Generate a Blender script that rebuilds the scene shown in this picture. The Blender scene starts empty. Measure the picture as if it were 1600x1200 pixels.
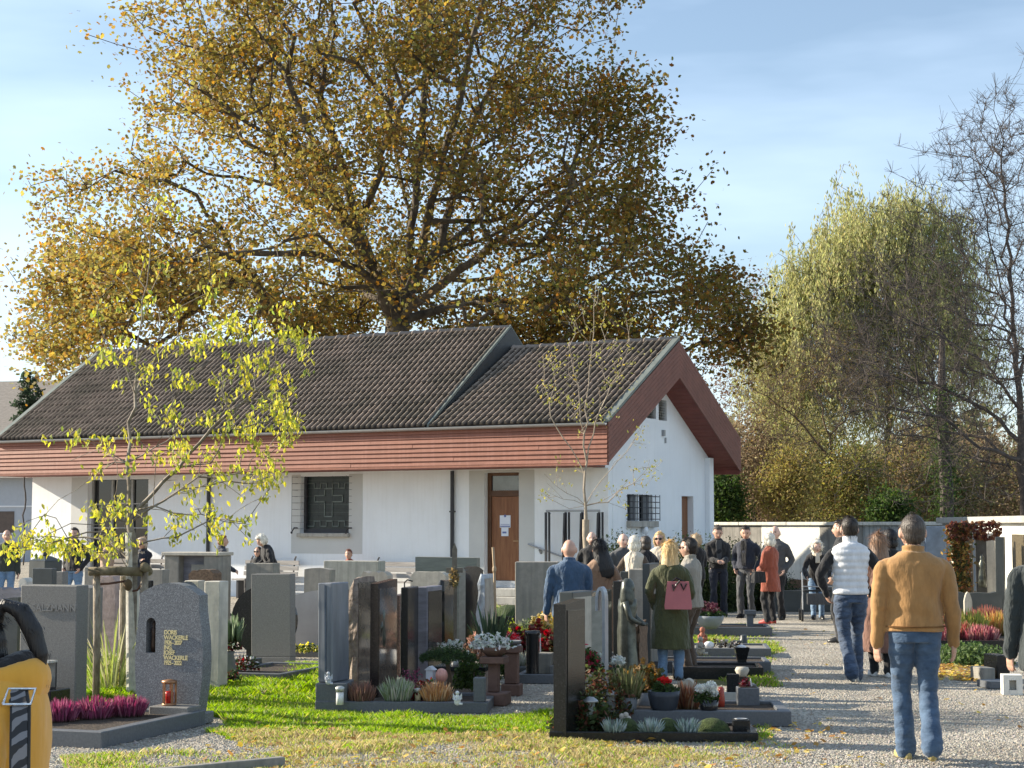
import bpy, bmesh, math, random
import numpy as np
from mathutils import Vector, Matrix, Euler
from math import radians as R, sin, cos, pi

S = bpy.context.scene
COL = S.collection
random.seed(7); RNG = np.random.default_rng(7)

# ---------------------------------------------------------------- camera
F = 2700.0; PITCH = math.atan(220 / F); EYE = 1.72
cam = bpy.data.cameras.new('camera'); camo = bpy.data.objects.new('camera', cam); COL.objects.link(camo)
cam.sensor_width = 36; cam.lens = 36 * F / 1600; cam.clip_end = 2000; cam.clip_start = 0.2
camo.location = (0, 0, EYE); camo.rotation_euler = (pi / 2 + PITCH, 0, 0)
S.camera = camo

# ---------------------------------------------------------------- light
SUN_AZ = (-.964, .266)            # horizontal direction towards the sun
SUN_EL = R(23)
W = bpy.data.worlds.new('World'); S.world = W; W.use_nodes = True
nt = W.node_tree; nt.nodes.clear()
out = nt.nodes.new('ShaderNodeOutputWorld'); bg = nt.nodes.new('ShaderNodeBackground')
sky = nt.nodes.new('ShaderNodeTexSky'); sky.sky_type = 'NISHITA'; sky.sun_disc = False
sky.sun_elevation = SUN_EL; sky.sun_rotation = math.atan2(SUN_AZ[0], SUN_AZ[1])
sky.air_density = 1.0; sky.dust_density = .25; sky.ozone_density = 1.2
tc = nt.nodes.new('ShaderNodeTexCoord'); mp = nt.nodes.new('ShaderNodeMapping'); mp.inputs['Scale'].default_value = (1.5, 2.5, 7.5)
mp.inputs['Rotation'].default_value = (0.1, .35, 0.3)
nz = nt.nodes.new('ShaderNodeTexNoise'); nz.inputs['Scale'].default_value = 1.6; nz.inputs['Detail'].default_value = 5; nz.inputs['Roughness'].default_value = .5
rp = nt.nodes.new('ShaderNodeValToRGB'); rp.color_ramp.elements[0].position = .36; rp.color_ramp.elements[1].position = .78
rp.color_ramp.elements[0].color = (.10, .10, .10, 1); rp.color_ramp.elements[1].color = (.75, .75, .75, 1)
mx = nt.nodes.new('ShaderNodeMix'); mx.data_type = 'RGBA'
mx.inputs[7].default_value = (6.2, 7.6, 9.4, 1)
nt.links.new(tc.outputs['Generated'], mp.inputs[0]); nt.links.new(mp.outputs[0], nz.inputs[0]); nt.links.new(nz.outputs[0], rp.inputs[0])
nt.links.new(rp.outputs[0], mx.inputs[0]); nt.links.new(sky.outputs[0], mx.inputs[6]); nt.links.new(mx.outputs[2], bg.inputs[0])
bg.inputs[1].default_value = 0.078
nt.links.new(bg.outputs[0], out.inputs[0])
sun = bpy.data.lights.new('sun', 'SUN'); suno = bpy.data.objects.new('sun', sun); COL.objects.link(suno)
sun.energy = 5.0; sun.angle = R(.55); sun.color = (1, .89, .72)
sd = Vector((SUN_AZ[0] * cos(SUN_EL), SUN_AZ[1] * cos(SUN_EL), sin(SUN_EL)))
suno.rotation_euler = sd.to_track_quat('Z', 'Y').to_euler()
S.view_settings.view_transform = 'Standard'; S.view_settings.look = 'None'
S.view_settings.exposure = 1.2; S.view_settings.gamma = 1; S.view_settings.use_curve_mapping = False
S.cycles.max_bounces = 6; S.cycles.transparent_max_bounces = 6; S.cycles.diffuse_bounces = 3
S.cycles.use_denoising = True

# ---------------------------------------------------------------- pixel <-> world
def ray(px, py):
    u = (px - 800) / F; v = (600 - py) / F
    y = cos(PITCH) - v * sin(PITCH); z = sin(PITCH) + v * cos(PITCH)
    return Vector((u / y, 1, z / y))
def at(px, py, Y): r = ray(px, py); return Vector((r.x * Y, Y, EYE + r.z * Y))
def gp(px, py, z=0.0): r = ray(px, py); Y = (z - EYE) / r.z; return Vector((r.x * Y, Y, z))
def zat(py, Y): return at(800, py, Y).z
def xat(px, Y): return (px - 800) / F * Y * 1.0033

# ---------------------------------------------------------------- materials
def _lnk(t, a, b): t.links.new(a, b)
MATS = {}
def mat(name, col, rough=.75, var=.18, vs=5, bump=.25, bs=70, col2=None, metal=0., spec=.4, stretch=(1, 1, 1), speck=None, bdist=.01, streak=None, sheen=0, coat=0, trans=0):
    """noise-varied principled material in object space; speck=(scale,colour,amount); streak=(colour,amount) vertical weather marks"""
    if name in MATS: return MATS[name]
    m = bpy.data.materials.new(name); m.use_nodes = True; t = m.node_tree
    b = t.nodes['Principled BSDF']; b.inputs['Roughness'].default_value = rough; b.inputs['Metallic'].default_value = metal
    b.inputs['Specular IOR Level'].default_value = spec; b.inputs['Coat Weight'].default_value = coat; b.inputs['Sheen Weight'].default_value = sheen
    tc = t.nodes.new('ShaderNodeTexCoord'); mp = t.nodes.new('ShaderNodeMapping'); mp.inputs['Scale'].default_value = stretch
    _lnk(t, tc.outputs['Object'], mp.inputs[0])
    n = t.nodes.new('ShaderNodeTexNoise'); n.inputs['Scale'].default_value = vs; n.inputs['Detail'].default_value = 6; n.inputs['Roughness'].default_value = .65
    _lnk(t, mp.outputs[0], n.inputs[0])
    r = t.nodes.new('ShaderNodeValToRGB'); r.color_ramp.elements[0].position = .32; r.color_ramp.elements[1].position = .68
    c0 = tuple(c * (1 - var) for c in col[:3]) + (1,); c1 = (tuple(col2[:3]) if col2 else tuple(min(1, c * (1 + var)) for c in col[:3])) + (1,)
    r.color_ramp.elements[0].color = c0; r.color_ramp.elements[1].color = c1
    _lnk(t, n.outputs[0], r.inputs[0]); cur = r.outputs[0]
    if speck:
        v = t.nodes.new('ShaderNodeTexVoronoi'); v.inputs['Scale'].default_value = speck[0]; _lnk(t, tc.outputs['Object'], v.inputs[0])
        cr = t.nodes.new('ShaderNodeValToRGB'); cr.color_ramp.elements[0].position = 1 - speck[2]; cr.color_ramp.elements[1].position = min(1, 1 - speck[2] + .12)
        cr.color_ramp.elements[0].color = (0, 0, 0, 1); cr.color_ramp.elements[1].color = (1, 1, 1, 1)
        sx = t.nodes.new('ShaderNodeSeparateColor'); _lnk(t, v.outputs['Color'], sx.inputs[0]); _lnk(t, sx.outputs[0], cr.inputs[0])
        mm = t.nodes.new('ShaderNodeMix'); mm.data_type = 'RGBA'; _lnk(t, cr.outputs[0], mm.inputs[0]); _lnk(t, cur, mm.inputs[6]); mm.inputs[7].default_value = tuple(speck[1][:3]) + (1,); cur = mm.outputs[2]
    if streak:
        mp2 = t.nodes.new('ShaderNodeMapping'); mp2.inputs['Scale'].default_value = (9, 9, .7); _lnk(t, tc.outputs['Object'], mp2.inputs[0])
        n3 = t.nodes.new('ShaderNodeTexNoise'); n3.inputs['Scale'].default_value = 1.6; n3.inputs['Detail'].default_value = 7; _lnk(t, mp2.outputs[0], n3.inputs[0])
        cr = t.nodes.new('ShaderNodeValToRGB'); cr.color_ramp.elements[0].position = .47; cr.color_ramp.elements[1].position = .68
        cr.color_ramp.elements[0].color = (0, 0, 0, 1); cr.color_ramp.elements[1].color = (streak[1],) * 3 + (1,)
        _lnk(t, n3.outputs[0], cr.inputs[0])
        mm = t.nodes.new('ShaderNodeMix'); mm.data_type = 'RGBA'; _lnk(t, cr.outputs[0], mm.inputs[0]); _lnk(t, cur, mm.inputs[6]); mm.inputs[7].default_value = tuple(streak[0][:3]) + (1,); cur = mm.outputs[2]
    _lnk(t, cur, b.inputs['Base Color'])
    if bump:
        n2 = t.nodes.new('ShaderNodeTexNoise'); n2.inputs['Scale'].default_value = bs; n2.inputs['Detail'].default_value = 4; _lnk(t, mp.outputs[0], n2.inputs[0])
        bp = t.nodes.new('ShaderNodeBump'); bp.inputs['Strength'].default_value = bump; bp.inputs['Distance'].default_value = bdist
        _lnk(t, n2.outputs[0], bp.inputs['Height']); _lnk(t, bp.outputs[0], b.inputs['Normal'])
    MATS[name] = m; return m

def leafmat(name, trans=.45, rough=.55, attr='col', gloss=.12):
    if name in MATS: return MATS[name]
    m = bpy.data.materials.new(name); m.use_nodes = True; t = m.node_tree; t.nodes.clear()
    o = t.nodes.new('ShaderNodeOutputMaterial'); a = t.nodes.new('ShaderNodeAttribute'); a.attribute_name = attr
    d = t.nodes.new('ShaderNodeBsdfPrincipled'); d.inputs['Roughness'].default_value = rough; d.inputs['Specular IOR Level'].default_value = gloss * 2
    tr = t.nodes.new('ShaderNodeBsdfTranslucent'); mx = t.nodes.new('ShaderNodeMixShader'); mx.inputs[0].default_value = trans
    hs = t.nodes.new('ShaderNodeHueSaturation'); hs.inputs['Saturation'].default_value = 1.15; hs.inputs['Value'].default_value = 1.6
    _lnk(t, a.outputs[0], d.inputs['Base Color']); _lnk(t, a.outputs[0], hs.inputs['Color']); _lnk(t, hs.outputs[0], tr.inputs[0])
    _lnk(t, d.outputs[0], mx.inputs[1]); _lnk(t, tr.outputs[0], mx.inputs[2]); _lnk(t, mx.outputs[0], o.inputs[0])
    MATS[name] = m; return m

# ---------------------------------------------------------------- objects
def tag(o, label=None, cat=None, group=None, kind=None):
    if label: o['label'] = label
    if cat: o['category'] = cat
    if group: o['group'] = group
    if kind: o['kind'] = kind
    return o
def thing(name, label, cat, loc=(0, 0, 0), rz=0, group=None):
    o = bpy.data.objects.new(name, None); COL.objects.link(o); o.location = loc; o.rotation_euler = (0, 0, rz)
    o.empty_display_size = .1
    return tag(o, label, cat, group)
def copy_tree(o, parent=None):
    c = o.copy(); COL.objects.link(c)
    if parent: c.parent = parent
    for ch in list(o.children): copy_tree(ch, c)
    return c

class MB:
    """mesh builder: collects closed shapes, builds ONE mesh object"""
    def __init__(s): s.v = []; s.f = []; s.m = []; s.mi = 0; s.sm = []; s.smooth = False
    def add(s, vs, fs):
        o = len(s.v); s.v += [tuple(p) for p in vs]; s.f += [tuple(i + o for i in f) for f in fs]
        s.m += [s.mi] * len(fs); s.sm += [s.smooth] * len(fs); return s
    def box(s, x0, x1, y0, y1, z0, z1, M=None, bev=0):
        if bev and min(x1 - x0, y1 - y0, z1 - z0) > bev * 2.2:
            bm = bmesh.new(); bmesh.ops.create_cube(bm, size=1)
            for v in bm.verts: v.co = Vector(((x0 + x1) / 2 + v.co.x * (x1 - x0), (y0 + y1) / 2 + v.co.y * (y1 - y0), (z0 + z1) / 2 + v.co.z * (z1 - z0)))
            bmesh.ops.bevel(bm, geom=list(bm.edges), offset=bev, segments=1, affect='EDGES')
            vs = [v.co.copy() for v in bm.verts]; bm.verts.index_update(); fs = [[v.index for v in f.verts] for f in bm.faces]; bm.free()
        else:
            vs = [Vector(p) for p in ((x0, y0, z0), (x1, y0, z0), (x1, y1, z0), (x0, y1, z0), (x0, y0, z1), (x1, y0, z1), (x1, y1, z1), (x0, y1, z1))]
            fs = [(0, 3, 2, 1), (4, 5, 6, 7), (0, 1, 5, 4), (1, 2, 6, 5), (2, 3, 7, 6), (3, 0, 4, 7)]
        if M: vs = [M @ Vector(p) for p in vs]
        return s.add(vs, fs)
    def prism(s, pts, d0, d1, axis='y', M=None):
        """closed outline pts (a,b) extruded along axis from d0 to d1; pts in (x,z) for y, (y,z) for x, (x,y) for z"""
        n = len(pts)
        area = sum(pts[i][0] * pts[(i + 1) % n][1] - pts[(i + 1) % n][0] * pts[i][1] for i in range(n))
        if area < 0: pts = pts[::-1]
        def P(a, b, d): return {'y': (a, d, b), 'x': (d, a, b), 'z': (a, b, d)}[axis]
        vs = [Vector(P(a, b, d0)) for a, b in pts] + [Vector(P(a, b, d1)) for a, b in pts]
        A = tuple(range(n)); B = tuple(range(n, 2 * n))
        sides = [(i, (i + 1) % n, n + (i + 1) % n, n + i) for i in range(n)]
        fs = [A[::-1] , B] + sides
        if axis == 'y': fs = [f[::-1] for f in fs]
        if M: vs = [M @ p for p in vs]
        return s.add(vs, fs)
    def loft(s, rings, cap=True):
        k = len(rings[0]); vs = [p for r in rings for p in r]; fs = []
        for i in range(len(rings) - 1):
            for j in range(k):
                a = i * k + j; b = i * k + (j + 1) % k; fs.append((a, b, b + k, a + k))
        if cap: fs.append(tuple(range(k))[::-1]); fs.append(tuple(range((len(rings) - 1) * k, len(rings) * k)))
        return s.add(vs, fs)
    def tube(s, pts, rad, k=6, cap=True):
        pts = [Vector(p) for p in pts]; rad = rad if isinstance(rad, (list, tuple)) else [rad] * len(pts)
        rings = []; up = None
        for i, p in enumerate(pts):
            d = (pts[min(i + 1, len(pts) - 1)] - pts[max(i - 1, 0)]).normalized()
            if up is None:
                up = Vector((0, 0, 1)) if abs(d.z) < .9 else Vector((1, 0, 0))
            a = (up - d * up.dot(d)); a = a.normalized() if a.length > 1e-6 else d.orthogonal().normalized(); b = d.cross(a); up = a
            rings.append([p + (a * cos(2 * pi * j / k) + b * sin(2 * pi * j / k)) * rad[i] for j in range(k)])
        return s.loft(rings, cap)
    def lathe(s, prof, c=(0, 0, 0), k=16, sx=1, sy=1, M=None):
        c = Vector(c)
        rings = [[c + Vector((r * sx * cos(2 * pi * j / k), r * sy * sin(2 * pi * j / k), z)) for j in range(k)] for r, z in prof]
        if M: rings = [[M @ p for p in r] for r in rings]
        return s.loft(rings)
    def ball(s, c, r, k=10, n=7, M=None):
        r = r if isinstance(r, (tuple, list)) else (r, r, r); c = Vector(c)
        rings = []
        for i in range(n + 1):
            t = -pi / 2 + pi * i / n; t = max(-pi / 2 + .02, min(pi / 2 - .02, t))
            rings.append([Vector((r[0] * cos(t) * cos(2 * pi * j / k), r[1] * cos(t) * sin(2 * pi * j / k), r[2] * sin(t))) for j in range(k)])
        rings = [[c + (M @ p if M else p) for p in q] for q in rings]
        return s.loft(rings)
    def mesh(s, name, mats):
        me = bpy.data.meshes.new(name); me.from_pydata(s.v, [], s.f)
        for m in (mats if isinstance(mats, (list, tuple)) else [mats]): me.materials.append(m)
        me.polygons.foreach_set('material_index', s.m); me.polygons.foreach_set('use_smooth', s.sm)
        me.update(); return me
    def build(s, name, mats, parent=None, **kw):
        o = bpy.data.objects.new(name, s.mesh(name, mats)); COL.objects.link(o)
        if parent: o.parent = parent
        tag(o, **kw); return o

def fast_mesh(name, V, Fc, mats, col=None, parent=None, smooth=False, attrs=None, **kw):
    """numpy mesh: V (n,3), Fc (m,k) index array or list of such arrays"""
    me = bpy.data.meshes.new(name); Fs = Fc if isinstance(Fc, list) else [Fc]
    me.vertices.add(len(V)); me.vertices.foreach_set('co', np.asarray(V, np.float32).ravel())
    loops = np.concatenate([f.ravel() for f in Fs]); tot = np.concatenate([np.full(len(f), f.shape[1]) for f in Fs])
    me.loops.add(len(loops)); me.loops.foreach_set('vertex_index', loops.astype(np.int32))
    me.polygons.add(len(tot)); st = np.concatenate([[0], np.cumsum(tot)[:-1]])
    me.polygons.foreach_set('loop_start', st.astype(np.int32)); me.polygons.foreach_set('loop_total', tot.astype(np.int32))
    me.polygons.foreach_set('use_smooth', np.full(len(tot), smooth))
    for m in (mats if isinstance(mats, (list, tuple)) else [mats]): me.materials.append(m)
    me.update(calc_edges=True)
    if col is not None:
        a = me.color_attributes.new('col', 'FLOAT_COLOR', 'POINT'); c = np.ones((len(V), 4), np.float32); c[:, :3] = col
        a.data.foreach_set('color', c.ravel())
    for k, val in (attrs or {}).items():
        a = me.attributes.new(k, 'FLOAT', 'POINT'); a.data.foreach_set('value', np.asarray(val, np.float32))
    o = bpy.data.objects.new(name, me); COL.objects.link(o)
    if parent: o.parent = parent
    tag(o, **kw); return o

def rand_rot(n, rng, flat=0.):
    """n random rotation matrices; flat>0 pulls the normal towards +z"""
    nrm = rng.normal(size=(n, 3)); nrm[:, 2] += flat * 2; nrm /= np.linalg.norm(nrm, axis=1)[:, None]
    t = rng.normal(size=(n, 3)); t -= (t * nrm).sum(1)[:, None] * nrm; t /= np.linalg.norm(t, axis=1)[:, None]
    return np.stack([t, np.cross(nrm, t), nrm], axis=2)
LEAF_MAPLE = (np.array([[0, -.5, 0], [.42, -.28, .04], [.5, .18, -.05], [.16, .22, .03], [0, .55, -.04], [-.16, .22, .03], [-.5, .18, -.05], [-.42, -.28, .04]]), [[0, 1, 2, 3], [0, 3, 4, 5], [0, 5, 6, 7]])
LEAF_OVAL = (np.array([[0, -.5, 0], [.26, -.1, .05], [.16, .3, 0], [0, .55, -.08], [-.16, .3, 0], [-.26, -.1, .05]]), [[0, 1, 2, 3], [0, 3, 4, 5]])
LEAF_SLIM = (np.array([[0, -.5, 0], [.09, 0, .02], [0, .5, 0], [-.09, 0, .02]]), [[0, 1, 2, 3]])
def leaves(name, P, size, cols, mt, rng, shape=LEAF_MAPLE, flat=.3, rots=None, parent=None, droop=0, **kw):
    n = len(P); T, Fq = shape; Fq = np.array(Fq)
    Rm = rots if rots is not None else rand_rot(n, rng, flat)
    sz = (size if np.ndim(size) else np.full(n, size)) * rng.uniform(.7, 1.25, n)
    V = np.einsum('nij,kj->nki', Rm, T) * sz[:, None, None] + np.asarray(P)[:, None, :]
    k = len(T); Fc = (np.arange(n) * k)[:, None, None] + Fq[None]
    c = np.repeat(cols[:, None, :], k, 1).reshape(-1, 3)
    return fast_mesh(name, V.reshape(-1, 3), Fc.reshape(-1, Fq.shape[1]), mt, col=c, parent=parent, **kw)
def pick_cols(n, pal, w, rng, jit=.18):
    pal = np.array(pal); i = rng.choice(len(pal), n, p=np.array(w) / sum(w))
    return np.clip(pal[i] * rng.uniform(1 - jit, 1 + jit, (n, 1)) * rng.uniform(.94, 1.06, (n, 3)), 0, 1)

# ---------------------------------------------------------------- trees
def grow(limbs, att, rng, seg=.6, w=.3, jit=.1, up=.0, rtip=.01, expo=2.4, order=None):
    P = []; par = []; L = []; tips = []
    def addn(p, q):
        P.append(np.array(p, float)); par.append(q); L.append(0 if q < 0 else L[q] + np.linalg.norm(P[-1] - P[q])); return len(P) - 1
    for li, limb in enumerate(limbs):
        pts = [np.array(p, float) for p in limb]
        if li == 0: cur = addn(pts[0], -1)
        else:
            A = np.array(P); cur = int(np.argmin(np.linalg.norm(A - pts[0], axis=1)))
        for a in pts[1:]:
            s0 = P[cur].copy(); d = np.linalg.norm(a - s0); k = max(1, int(d / seg)); last = cur
            for i in range(1, k + 1):
                t = i / k; j = rng.normal(size=3) * jit * .4 * (0 if i == k else 1)
                last = addn(s0 + (a - s0) * t + j, last)
            cur = last
    A = np.zeros((len(P) + len(att) * 8 + 10, 3)); LL = np.zeros(len(A)); n = len(P); A[:n] = P; LL[:n] = L
    base = A[0].copy(); base[2] = A[:n, 2].max() * .5
    o = np.argsort(np.linalg.norm(att - base, axis=1) + rng.normal(size=len(att)) * .3)
    par = list(par)
    for ai in o:
        a = att[ai]; cost = np.linalg.norm(A[:n] - a, axis=1) + w * LL[:n]; j = int(np.argmin(cost))
        s0 = A[j].copy(); d = np.linalg.norm(a - s0); k = max(1, min(7, int(d / seg)))
        q = j; off = rng.normal(size=3) * jit * d
        for i in range(1, k + 1):
            t = i / k; p = s0 + (a - s0) * t + off * 4 * t * (1 - t); p[2] += up * d * 4 * t * (1 - t)
            A[n] = p; LL[n] = LL[q] + np.linalg.norm(p - A[q]); par.append(q); q = n; n += 1
        tips.append(q)
    A = A[:n]; par = np.array(par); acc = np.zeros(n); haschild = np.zeros(n, bool); haschild[par[par >= 0]] = True
    acc[~haschild] = rtip ** expo
    for i in range(n - 1, 0, -1): acc[par[i]] += acc[i]
    return A, par, acc ** (1 / expo), np.array(tips)
def wood(name, A, par, r, mt, parent=None, k=5, thin=3, **kw):
    idx = np.arange(1, len(A)); idx = idx[par[idx] >= 0]
    Vs = []; Fs = []; off = 0
    for sel, kk in ((idx[r[idx] > .03], k + 2), (idx[r[idx] <= .03], thin)):
        if len(sel) == 0: continue
        p0 = A[par[sel]]; p1 = A[sel]; d = p1 - p0; ln = np.linalg.norm(d, axis=1)[:, None] + 1e-9; d = d / ln
        ref = np.where(np.abs(d[:, 2:3]) < .9, np.array([[0, 0, 1.]]), np.array([[1., 0, 0]])); a = np.cross(d, ref); a /= np.linalg.norm(a, axis=1)[:, None]; b = np.cross(d, a)
        th = np.arange(kk) * 2 * pi / kk; c = (a[:, None, :] * np.cos(th)[None, :, None] + b[:, None, :] * np.sin(th)[None, :, None])
        r0 = np.minimum(r[par[sel]], r[sel] * 1.35)
        v0 = p0[:, None, :] - d[:, None, :] * (r[sel] * .3)[:, None, None] + c * r0[:, None, None]; v1 = p1[:, None, :] + c * r[sel][:, None, None]
        V = np.concatenate([v0, v1], 1).reshape(-1, 3); n = len(sel); base = off + np.arange(n)[:, None, None] * 2 * kk
        q = np.array([[j, (j + 1) % kk, kk + (j + 1) % kk, kk + j] for j in range(kk)])
        Fs.append((base + q[None]).reshape(-1, 4)); Vs.append(V); off += len(V)
    return fast_mesh(name, np.concatenate(Vs), np.concatenate(Fs), mt, parent=parent, smooth=True, **kw)
# ================================================================ GROUND
def inpoly(x, y, poly):
    c = np.zeros(x.shape, bool); n = len(poly)
    for i in range(n):
        x0, y0 = poly[i]; x1, y1 = poly[(i + 1) % n]
        m = ((y0 > y) != (y1 > y)) & (x < (x1 - x0) * (y - y0) / ((y1 - y0) + 1e-12) + x0); c ^= m
    return c
def wav(x, y, s, seed=0):
    a = np.zeros_like(x); r = np.random.default_rng(seed)
    for k in range(7):
        th = r.uniform(0, 2 * pi); f = s * r.uniform(.5, 2.2); a += np.sin((x * np.cos(th) + y * np.sin(th)) * f + r.uniform(0, 6.28)) / 7 * 1.8
    return a
def gpoly(pp): return [tuple(gp(a, b)[:2]) for a, b in pp]
LAWNS = [  # outline on the ground, how dense, how dry
    (gpoly([(100, 1020), (340, 1035), (430, 1062), (445, 1042), (545, 1040), (560, 1120), (765, 1117), (880, 1112), (900, 1145), (880, 1155), (350, 1158), (335, 1120), (120, 1130)]), 1., .0),
    (gpoly([(350, 1146), (880, 1150), (1180, 1160), (1250, 1215), (900, 1230), (430, 1215), (380, 1178)]), .42, .9),
    (gpoly([(90, 1180), (300, 1170), (420, 1178), (400, 1240), (60, 1240)]), .38, .55),
    (gpoly([(1080, 975), (1195, 975), (1215, 1010), (1205, 1075), (1080, 1075)]), .72, .3),
    (gpoly([(560, 955), (800, 948), (800, 1005), (560, 1005)]), .8, .1),
    (gpoly([(1190, 1120), (1215, 1160), (1200, 1175), (1165, 1160)]), .4, .4),
]
def grassdens(x, y):
    wx = x + wav(x, y, 2.4, 1) * .16 + wav(x, y, 9, 4) * .05; wy = y + wav(x, y, 2.1, 2) * .22 + wav(x, y, 9, 5) * .06
    g = np.zeros_like(x); dry = np.zeros_like(x)
    for poly, d, dr in LAWNS:
        m = inpoly(wx, wy, poly); patch = np.clip(.5 + wav(x, y, 3.3, 3) * 1.0 + wav(x, y, 8, 6) * .5, 0, 1)
        v = d if d >= .9 else np.clip(d * (.35 + 1.5 * patch), 0, 1)
        g = np.where(m, np.maximum(g, v), g); dry = np.where(m, dr, dry)
    return g, dry
def arr(lo, a, b, hi, st, c=(30, 60, 120, 300)):
    left = [lo] + [a - k for k in c[::-1] if a - k > lo]; right = [b + k for k in c if b + k < hi] + [hi]
    return np.array(left + list(np.arange(a, b, st)) + [b] + right)
gx = arr(-700, -9, 9.5, 700, .09); gy = arr(-60, 10.5, 40, 1200, .1)
GX, GY = np.meshgrid(gx, gy); gz = wav(GX, GY, 1.1, 8) * .012 * ((np.abs(GX) < 40) & (GY < 60) & (GY > 4))
V = np.stack([GX, GY, gz], -1).reshape(-1, 3); nx_, ny_ = len(gx), len(gy)
ii = (np.arange(ny_ - 1)[:, None] * nx_ + np.arange(nx_ - 1)[None]).ravel()
Fq = np.stack([ii, ii + 1, ii + nx_ + 1, ii + nx_], 1)
gd, dr = grassdens(GX.ravel(), GY.ravel())
m = bpy.data.materials.new('gravel_and_turf'); m.use_nodes = True; t = m.node_tree; b = t.nodes['Principled BSDF']; b.inputs['Roughness'].default_value = .9; b.inputs['Specular IOR Level'].default_value = .2
tc = t.nodes.new('ShaderNodeTexCoord'); v = t.nodes.new('ShaderNodeTexVoronoi'); v.inputs['Scale'].default_value = 46; _lnk(t, tc.outputs['Object'], v.inputs[0])
sc_ = t.nodes.new('ShaderNodeSeparateColor'); _lnk(t, v.outputs['Color'], sc_.inputs[0])
r1 = t.nodes.new('ShaderNodeValToRGB'); e = r1.color_ramp.elements; e[0].color = (.22, .20, .175, 1); e[1].color = (.50, .47, .41, 1); e.new(.5).color = (.37, .34, .295, 1); _lnk(t, sc_.outputs[0], r1.inputs[0])
nb = t.nodes.new('ShaderNodeTexNoise'); nb.inputs['Scale'].default_value = .9; nb.inputs['Detail'].default_value = 6; _lnk(t, tc.outputs['Object'], nb.inputs[0])
r2 = t.nodes.new('ShaderNodeValToRGB'); r2.color_ramp.elements[0].color = (.72, .70, .66, 1); r2.color_ramp.elements[1].color = (1.12, 1.1, 1.05, 1); r2.color_ramp.elements[0].position = .35; r2.color_ramp.elements[1].position = .65; _lnk(t, nb.outputs[0], r2.inputs[0])
mu = t.nodes.new('ShaderNodeMix'); mu.data_type = 'RGBA'; mu.blend_type = 'MULTIPLY'; mu.inputs[0].default_value = 1; _lnk(t, r1.outputs[0], mu.inputs[6]); _lnk(t, r2.outputs[0], mu.inputs[7])
ag = t.nodes.new('ShaderNodeAttribute'); ag.attribute_name = 'grass'; ad = t.nodes.new('ShaderNodeAttribute'); ad.attribute_name = 'dry'
ng = t.nodes.new('ShaderNodeTexNoise'); ng.inputs['Scale'].default_value = 30; ng.inputs['Detail'].default_value = 5; _lnk(t, tc.outputs['Object'], ng.inputs[0])
r3 = t.nodes.new('ShaderNodeValToRGB'); r3.color_ramp.elements[0].color = (.055, .06, .02, 1); r3.color_ramp.elements[1].color = (.13, .15, .035, 1); _lnk(t, ng.outputs[0], r3.inputs[0])
r4 = t.nodes.new('ShaderNodeValToRGB'); r4.color_ramp.elements[0].color = (.16, .12, .07, 1); r4.color_ramp.elements[1].color = (.38, .31, .17, 1); _lnk(t, ng.outputs[0], r4.inputs[0])
md = t.nodes.new('ShaderNodeMix'); md.data_type = 'RGBA'; _lnk(t, ad.outputs['Fac'], md.inputs[0]); _lnk(t, r3.outputs[0], md.inputs[6]); _lnk(t, r4.outputs[0], md.inputs[7])
mg = t.nodes.new('ShaderNodeMix'); mg.data_type = 'RGBA'; _lnk(t, ag.outputs['Fac'], mg.inputs[0]); _lnk(t, mu.outputs[2], mg.inputs[6]); _lnk(t, md.outputs[2], mg.inputs[7])
_lnk(t, mg.outputs[2], b.inputs['Base Color'])
bp = t.nodes.new('ShaderNodeBump'); bp.inputs['Strength'].default_value = .9; bp.inputs['Distance'].default_value = .02; _lnk(t, v.outputs['Distance'], bp.inputs['Height']); bp.invert = True; _lnk(t, bp.outputs[0], b.inputs['Normal'])
fast_mesh('ground', V, Fq, m, smooth=True, attrs={'grass': gd, 'dry': dr}, kind='structure', label='pale gravel ground of the cemetery with worn turf patches')

# pebbles near the camera
n = 120000; yy = 11.2 + 15 * RNG.random(n) ** 1.5; xx = RNG.uniform(-.34, .34, n) * yy
g_, d_ = grassdens(xx, yy); keep = RNG.random(n) > g_ * 1.2; xx, yy = xx[keep], yy[keep]; n = len(xx)
oct_ = np.array([[1, 0, 0], [0, 1, 0], [-1, 0, 0], [0, -1, 0], [0, 0, .8], [0, 0, -.6]]); of = np.array([[0, 1, 4], [1, 2, 4], [2, 3, 4], [3, 0, 4]])
sz = RNG.uniform(.005, .012, n) * (1 + (RNG.random(n) > .96) * .7); an = RNG.uniform(0, 6.28, n)
T = oct_[:5][None] * RNG.uniform(.6, 1.3, (n, 5, 1)) * sz[:, None, None]
x_ = T[..., 0] * np.cos(an)[:, None] - T[..., 1] * np.sin(an)[:, None]; y_ = T[..., 0] * np.sin(an)[:, None] + T[..., 1] * np.cos(an)[:, None]
Vp = np.stack([x_ + xx[:, None], y_ + yy[:, None], T[..., 2] + .002 + (wav(xx, yy, 1.1, 8) * .012)[:, None]], -1).reshape(-1, 3)
Fp = (np.arange(n) * 5)[:, None, None] + of[None]
cc = pick_cols(n, [(.36, .335, .29), (.26, .245, .215), (.44, .41, .36), (.32, .26, .20)], [4, 3, 2, 1], RNG)
fast_mesh('gravel', Vp, Fp.reshape(-1, 3), leafmat('pebble', 0., .85), col=np.repeat(cc, 5, 0), kind='stuff', label='loose grey pebbles strewn over the gravel path and yard')

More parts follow.
